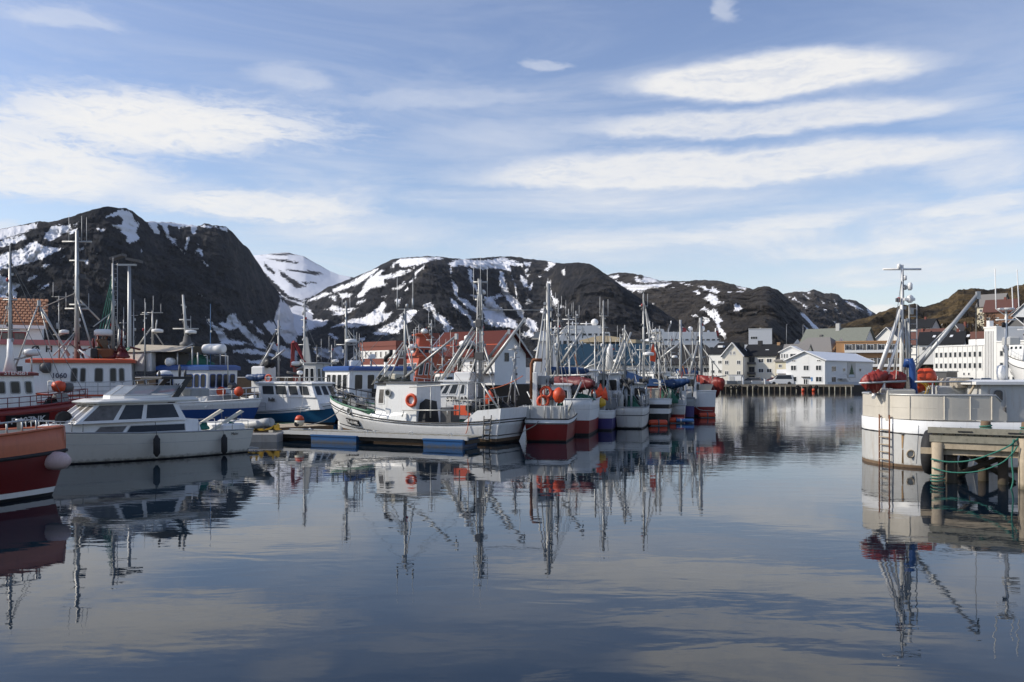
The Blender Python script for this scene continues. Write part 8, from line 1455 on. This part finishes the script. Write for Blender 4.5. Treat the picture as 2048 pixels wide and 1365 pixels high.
# red covers, hose, floats
b.leg((S_(1718, V * 1.5), V * 1.5, zl(766, 1718)), (S_(1812, V * 1.5), V * 1.5, zl(762, 1812)), .045, 'galvanised', 'sprit')
b.fold((S_(1722, V * 1.3), V * 1.3, zl(762, 1722)), (S_(1775, V * 1.2), V * 1.2, zl(749, 1775)), .36, 'tarp_red', seed=31, drop=.2, label='left folded red sail cover on the mast foot of the grey boat', group='red sail covers on the grey boat'); b.fold((S_(1772, V * 1.2), V * 1.2, zl(757, 1772)), (S_(1811, V * 1.0), V * 1.0, zl(752, 1811)), .34, 'tarp_red', seed=37, drop=.45, label='right folded red sail cover on the mast foot of the grey boat', group='red sail covers on the grey boat')
MB().bbox(S_(1764, V), S_(1822, V), min(V * .3, V * 1.5), max(V * .3, V * 1.5), 1.7, zl(777, 1790), .05).build('deck_casing', 'raw_aluminium', b.root); MB().bbox(S_(1811), S_(1826), -.4, .4, 1.7, zl(752, 1815), .05).build('winch_housing', 'dark_grey', b.root)
hs_ = MB().pipe([(S_(1812, V * .9), V * .9, zl(735, 1812)), (S_(1815, V * .95), V * .95, zl(722, 1815)), (S_(1820, V), V, zl(721, 1820)), (S_(1824, V), V, zl(732, 1824)), (S_(1826, V), V, zl(760, 1826)), (S_(1829, V * 1.1), V * 1.1, zl(793, 1829))], .13, 8).build('hose', 'hose_blue', None); hs_.matrix_world = b.world(); tag(hs_, 'thick blue hose bent over the bulwark of the grey boat', 'hose')
for i, (px, py, r_, lb) in enumerate(((1838, 758, .42, 'left big orange float behind the blue hose'), (1852, 757, .42, 'right big orange float behind the blue hose'), (1836, 772, .3, 'low orange float under the two big ones'), (1858, 771, .26, 'small orange float at the right of the big ones'))):
    y_ = -V * 1.0; o = MB().lathe([(.06, -1.), (.7, -.75), (1., -.1), (.8, .6), (.3, .98), (.08, 1.05)], (0, 0, 0), 16).build('float', 'float_orange', None); o.scale = (r_,) * 3; o.location = b.world() @ Vector((S_(px, y_), y_, zl(py, px, y_))); o.rotation_euler = (.3 * i, .5, 0); tag(o, lb, 'float', 'orange floats on the grey boat')
o = MB().ball((0, 0, 0), .2, 12, 7, (1.5, 1, 1)).build('float', 'green_float', None); o.location = b.world() @ Vector((S_(1870, -V), -V, zl(770, 1870, -V))); tag(o, 'pale green float beside the orange floats', 'float')
MB().bbox(S_(1835, -V * 1.5), S_(1960, -V * 1.5), -.6, .6, 1.7, zl(772, 1900, 0), .05).build('hatch_coaming', 'light_grey', b.root); MB().bbox(S_(1870, -V), S_(1905, -V), -.9, .9, zl(775, 1885), zl(757, 1885), .08).build('covered_crates', 'tarp_beige', b.root)
for pa, pb_ in ((1830, 1962),): b.leg((S_(pa, V * 1.8), V * 1.8, zl(764, pa, V * 1.8)), (S_(pb_, V * 1.8), V * 1.8, zl(764, pb_, V * 1.8)), .04, 'galvanised', 'gantry_rail'); b.leg((S_(1952, V * 1.8), V * 1.8, zl(764, 1952)), (S_(1933, V * 1.8), V * 1.8, zl(796, 1933)), .05, 'pale_wood', 'prop'); b.leg((S_(1865, V * 1.8), V * 1.8, zl(764, 1865)), (S_(1865, V * 1.8), V * 1.8, 1.7), .03)
world_rope('coil of yellow rope on the deck behind the aluminium bulwark', [b.world() @ Vector((S_(1845, V) + .3 * math.cos(i * .6), V * 1.0 + .02 * i, zl(785, 1845, V) + .28 * math.sin(i * .6) + .1)) for i in range(24)], .018, 'yellow', name='rope_coil')
b.mast(S_(2012), 0, z1, zl(618, 2012), .08, 'clean_white', cross=[(zl(640, 2012), .4)], lights=[zl(650, 2012), zl(680, 2012)], name='radar_mast'); MB().lathe([(.1, 0), (.3, .02), (.3, .08)], (S_(2012), 0, zl(621, 2012)), 12).build('mast_cap', 'clean_white', b.root)
for pa, ya, pb_, yb, pc, yc in ((2004, 628, 1992, 618, 1990, 538), (2020, 630, 2038, 615, 2034, 540), (2018, 632, 2026, 622, 2024, 575)): MB().pipe([(S_(2012), 0, zl(ya + 4, 2012)), (S_(pb_), 0, zl(yb, pb_)), (S_(pc), 0, zl(yc, pc))], .022, 5).build('antenna', 'antenna_white', b.root)
MB().lathe([(.12, -.3), (.17, 0), (.14, .25), (.05, .3)], (S_(2002), 0, z1 + .45), 12).build('satellite_dome', 'clean_white', b.root); MB().bbox(S_(2010), S_(2034), -.3, .3, zl(690, 2020), zl(674, 2020), .05).build('radar_scanner', 'light_grey', b.root)
# ladder over the side, hawse pipe and rust, tyre fender
def onhull(px, py):                                               # the hull point nearest to a pixel
    best = None
    for i in range(400):
        u = i / 400 * .5
        for s_ in (V,):
            z = None; q = b.world() @ b.P(u, .5, s_); e_ = abs(q.x / q.y * F + CX - px)
            if q.y < 34.5 and (best is None or e_ < best[0]): best = (e_, u)
    u = best[1]; z = b.z_at(py, *b.P(u, .5, V).xy); return u, z / b.shz(u), b.P(u, z / b.shz(u), V)
ld = thing('ladder', 'narrow metal ladder hung over the side of the grey boat down to the water', 'ladder', (0, 0, 0)); prev = []
for px in (1758, 1777):
    q = [b.world() @ (onhull(px, 868)[2] + Vector((-.05, V * .1, 0)))]; zs_ = [1.85, 1.0, .0, -.2]; pts = [Vector((q[0].x, q[0].y - .08, z)) for z in zs_]; pts = [Vector((q[0].x + .1, q[0].y + .12, 1.78)), Vector((q[0].x + .03, q[0].y - .0, 1.9))] + pts; MB().pipe(pts, .028, 6).build('side_rail', 'rust', ld); prev.append(q[0])
for i in range(6): z = 1.35 - i * .28; MB().pipe([Vector((prev[0].x, prev[0].y - .08, z)), Vector((prev[1].x, prev[1].y - .08, z))], .024, 5).build('rung', 'pale_wood', ld)
u, f_, p = onhull(1820, 908); nrm = Vector((0, V, 0)); o = MB(); o.torus((p.x, p.y + V * .09, p.z), .13, .03, 'Y', 16, 6); o.build('outlet_ring', 'pale_wood', b.root); MB().lathe([(.12, -.02), (.12, .04), (.05, .05)], (p.x, p.y + V * .07, p.z), 14, 'Y').build('outlet', 'cream_paint', b.root)
mat('rust_run', (.33, .21, .10), .8, var=.4, scale=9)
for u in (.03, .075, .12, .165, .21): MB().pipe([b.P(u, k / 10, V) + Vector((0, V * .002, 0)) for k in range(1, 10)], .009, 4).build('plate_seam', 'grey', b.root)
for u, w_, l_ in ((.045, .05, .5), (.10, .035, .8), (.145, .06, .35), (.19, .04, .6)):
    q = [b.P(u, .67, V), b.P(u + w_ / 13, .67, V), b.P(u + w_ / 16, .67 - l_ / 1.8, V), b.P(u + w_ / 40, .67 - l_ / 1.8, V)]; n_ = Vector((-.25, V, 0)) * .012; MB().hexa([p_ for p_ in q] + [p_ + n_ for p_ in q]).build('rust_streak', 'rust_run', b.root); MB().ball(b.P(u + .003, .69, V), .05, 8, 5, (1.6, .8, .7)).build('scupper', 'dark_grey', b.root)
u, f_, p = onhull(1807, 905); MB().hexa([(p.x - .05, p.y, p.z - .42), (p.x + .07, p.y, p.z - .42), (p.x + .07, p.y + V * .012, p.z - .42), (p.x - .05, p.y + V * .012, p.z - .42), (p.x - .03, p.y, p.z + .1), (p.x + .03, p.y, p.z + .1), (p.x + .03, p.y + V * .012, p.z + .1), (p.x - .03, p.y + V * .012, p.z + .1)]).build('rust_stain', 'rust_run', b.root)
# ------------------------------------------------------------------ wooden jetty in the right foreground
root = thing('jetty', 'weathered wooden jetty on piles in the right foreground', 'jetty', (0, 0, 0)); J0 = Vector((*GV(1864, 27.0), 0)); J1 = Vector((*GV(2150, 24.9), 0)); ej = J1 - J0; Lj = ej.length; xj = ej / Lj; nj = Vector((-xj.y, xj.x, 0))
def jq(a, w, z): return J0 + xj * a + nj * w + Vector((0, 0, z))
def jbox(a0, a1, w0, w1, z0, z1, name, m): return MB().hexa([jq(a0, w0, z0), jq(a1, w0, z0), jq(a1, w1, z0), jq(a0, w1, z0), jq(a0, w0, z1), jq(a1, w0, z1), jq(a1, w1, z1), jq(a0, w1, z1)]).build(name, m, root)
rr = random.Random(12)
ztop = EYE - (868 - HZ) * 26.6 / F
for i in range(int(Lj / .17)):
    dz = rr.uniform(-.008, .008); de = rr.uniform(-.03, .04); jbox(i * .17, i * .17 + .155, -.02 + de, 2.7 + de, ztop - .06 + dz, ztop + dz, 'plank', 'grey_wood' if rr.random() < .6 else 'pale_wood')
jbox(-.06, Lj, -.10, .02, ztop - .27, ztop - .065, 'fascia_beam', 'grey_wood'); jbox(-.02, Lj, -.05, .05, ztop - .48, ztop - .285, 'fascia_beam', 'pale_wood'); jbox(-.10, Lj, -.17, .02, ztop + .012, ztop + .19, 'kerb_beam', 'grey_wood'); jbox(-.35, Lj, .1, .28, ztop - .68, ztop - .49, 'cross_beam', 'pale_wood'); jbox(0, Lj, 2.5, 2.65, ztop - .5, ztop - .07, 'rear_beam', 'dark_wood')
for a in (.75, 2.1): jbox(a, a + .4, -.19, -.172, ztop + .06, ztop + .1, 'scupper', 'black')
for a, w, r_, m in ((.16, .0, .17, 'pale_wood'), (.5, .5, .17, 'dark_wood'), (2.52, -.02, .17, 'pale_wood'), (1.3, 1.6, .16, 'dark_wood'), (2.7, 1.7, .16, 'dark_wood'), (.2, 2.3, .17, 'dark_wood'), (4.0, .1, .17, 'dark_wood'), (4.1, 1.8, .16, 'dark_wood'), (1.9, .9, .15, 'dark_wood')): MB().pipe([jq(a, w, -1.5), jq(a, w, ztop - .07 if a > .3 or w > .1 else ztop - .29)], r_, 10).build('pile', m, root)
for a0, a1, w in ((.2, 2.4, 1.0), (2.2, .5, 1.4)): MB().pipe([jq(a0, w, .0), jq(a1, w, ztop - .5)], .09, 6).build('brace', 'dark_wood', root)
for px, a_, lb in ((1967, 1.45, 'short brown timber bollard on the jetty'), (2038, 2.55, 'taller brown timber bollard wrapped in green rope at the jetty edge')):
    o = thing('bollard', lb, 'bollard', jq(a_, .55, ztop), 0, 'timber bollards on the jetty'); MB().lathe([(.15, -.02), (.155, .1), (.14, .36), (.12, .4)], (0, 0, 0), 12).build('post', 'brown_wood', o)
    MB().pipe([(math.cos(i * .7) * .17, math.sin(i * .7) * .17, .05 + i * .008) for i in range(28)], .022, 5).build('rope_turns', 'green_rope', o)
g = 'green mooring ropes on the jetty'
world_rope('upper green rope looped along the front of the jetty to the bollard', [jq(.0, -.2, .78), jq(.5, -.25, .72), jq(1.1, -.3, .80), jq(1.7, -.28, 1.05), jq(2.2, -.24, 1.35), jq(2.5, .2, ztop + .14), jq(2.6, .5, ztop + .2)], .026, 'green_rope', g)
world_rope('lower green rope sagging along the jetty piles', [jq(.02, -.2, .5), jq(.6, -.26, .40), jq(1.3, -.3, .48), jq(1.9, -.28, .75), jq(2.2, -.25, 1.05), jq(2.35, -.22, 1.3)], .022, 'green_rope', g)
world_rope('green rope hanging straight down into the water by the right pile', [jq(2.25, -.2, 1.5), jq(2.2, -.24, .9), jq(2.24, -.25, .3), jq(2.16, -.22, -.1)], .024, 'green_rope', g); world_rope('green rope trailing beyond the right pile into the water', [jq(2.75, -.2, 1.5), jq(2.85, -.2, .8), jq(2.8, -.22, .3), jq(2.7, -.2, -.1)], .02, 'green_rope', g)
world_rope('thick green hawser running off the jetty to the right', [jq(2.4, -.15, ztop + .1), jq(2.7, -.1, ztop + .24), jq(3.2, .0, ztop + .3), jq(3.9, .1, ztop + .22)], .03, 'green_rope', g); world_rope('green rope lying round the short bollard', [jq(1.2, .5, ztop + .03), jq(1.45, .3, ztop + .05), jq(1.75, .55, ztop + .03), jq(2.2, .4, ztop + .08), jq(2.5, .5, ztop + .12)], .024, 'green_rope', g)
world_rope('green lashing wound on the left jetty pile', [jq(.16 + .2 * math.cos(i * .8), .2 * math.sin(i * .8), .02 + i * .012) for i in range(24)], .018, 'green_rope', g)
o = tyre_at(pt(1862, 905, 28.3) * Vector((1, 1, 0)) + Vector((.0, 0, .86)), .78, 'large black tyre hung between the grey boat and the jetty end', 'tyre fenders at the jetty', 'X', .3); o.rotation_euler = (0, .0, R(-35)); o2 = tyre_at(pt(1925, 940, 28.6) * Vector((1, 1, 0)) + Vector((0, 0, .35)), .48, 'smaller black tyre low under the jetty', 'tyre fenders at the jetty', 'X', .3); o2.rotation_euler = (0, .2, R(-30))
world_rope('dark line holding the large tyre at the jetty end', [pt(1868, 868, 27.5), pt(1864, 885, 28.1)], .02, 'black', name='tyre_line')
# ------------------------------------------------------------------ lettering becomes mesh
dg = bpy.context.evaluated_depsgraph_get()
for t in TEXTS:
    me = bpy.data.meshes.new_from_object(t.evaluated_get(dg)); nm, pa, mw = t.name, t.parent, t.matrix_basis.copy(); bpy.data.objects.remove(t); o = link(nm.split('.')[0], me, pa); o.matrix_basis = mw
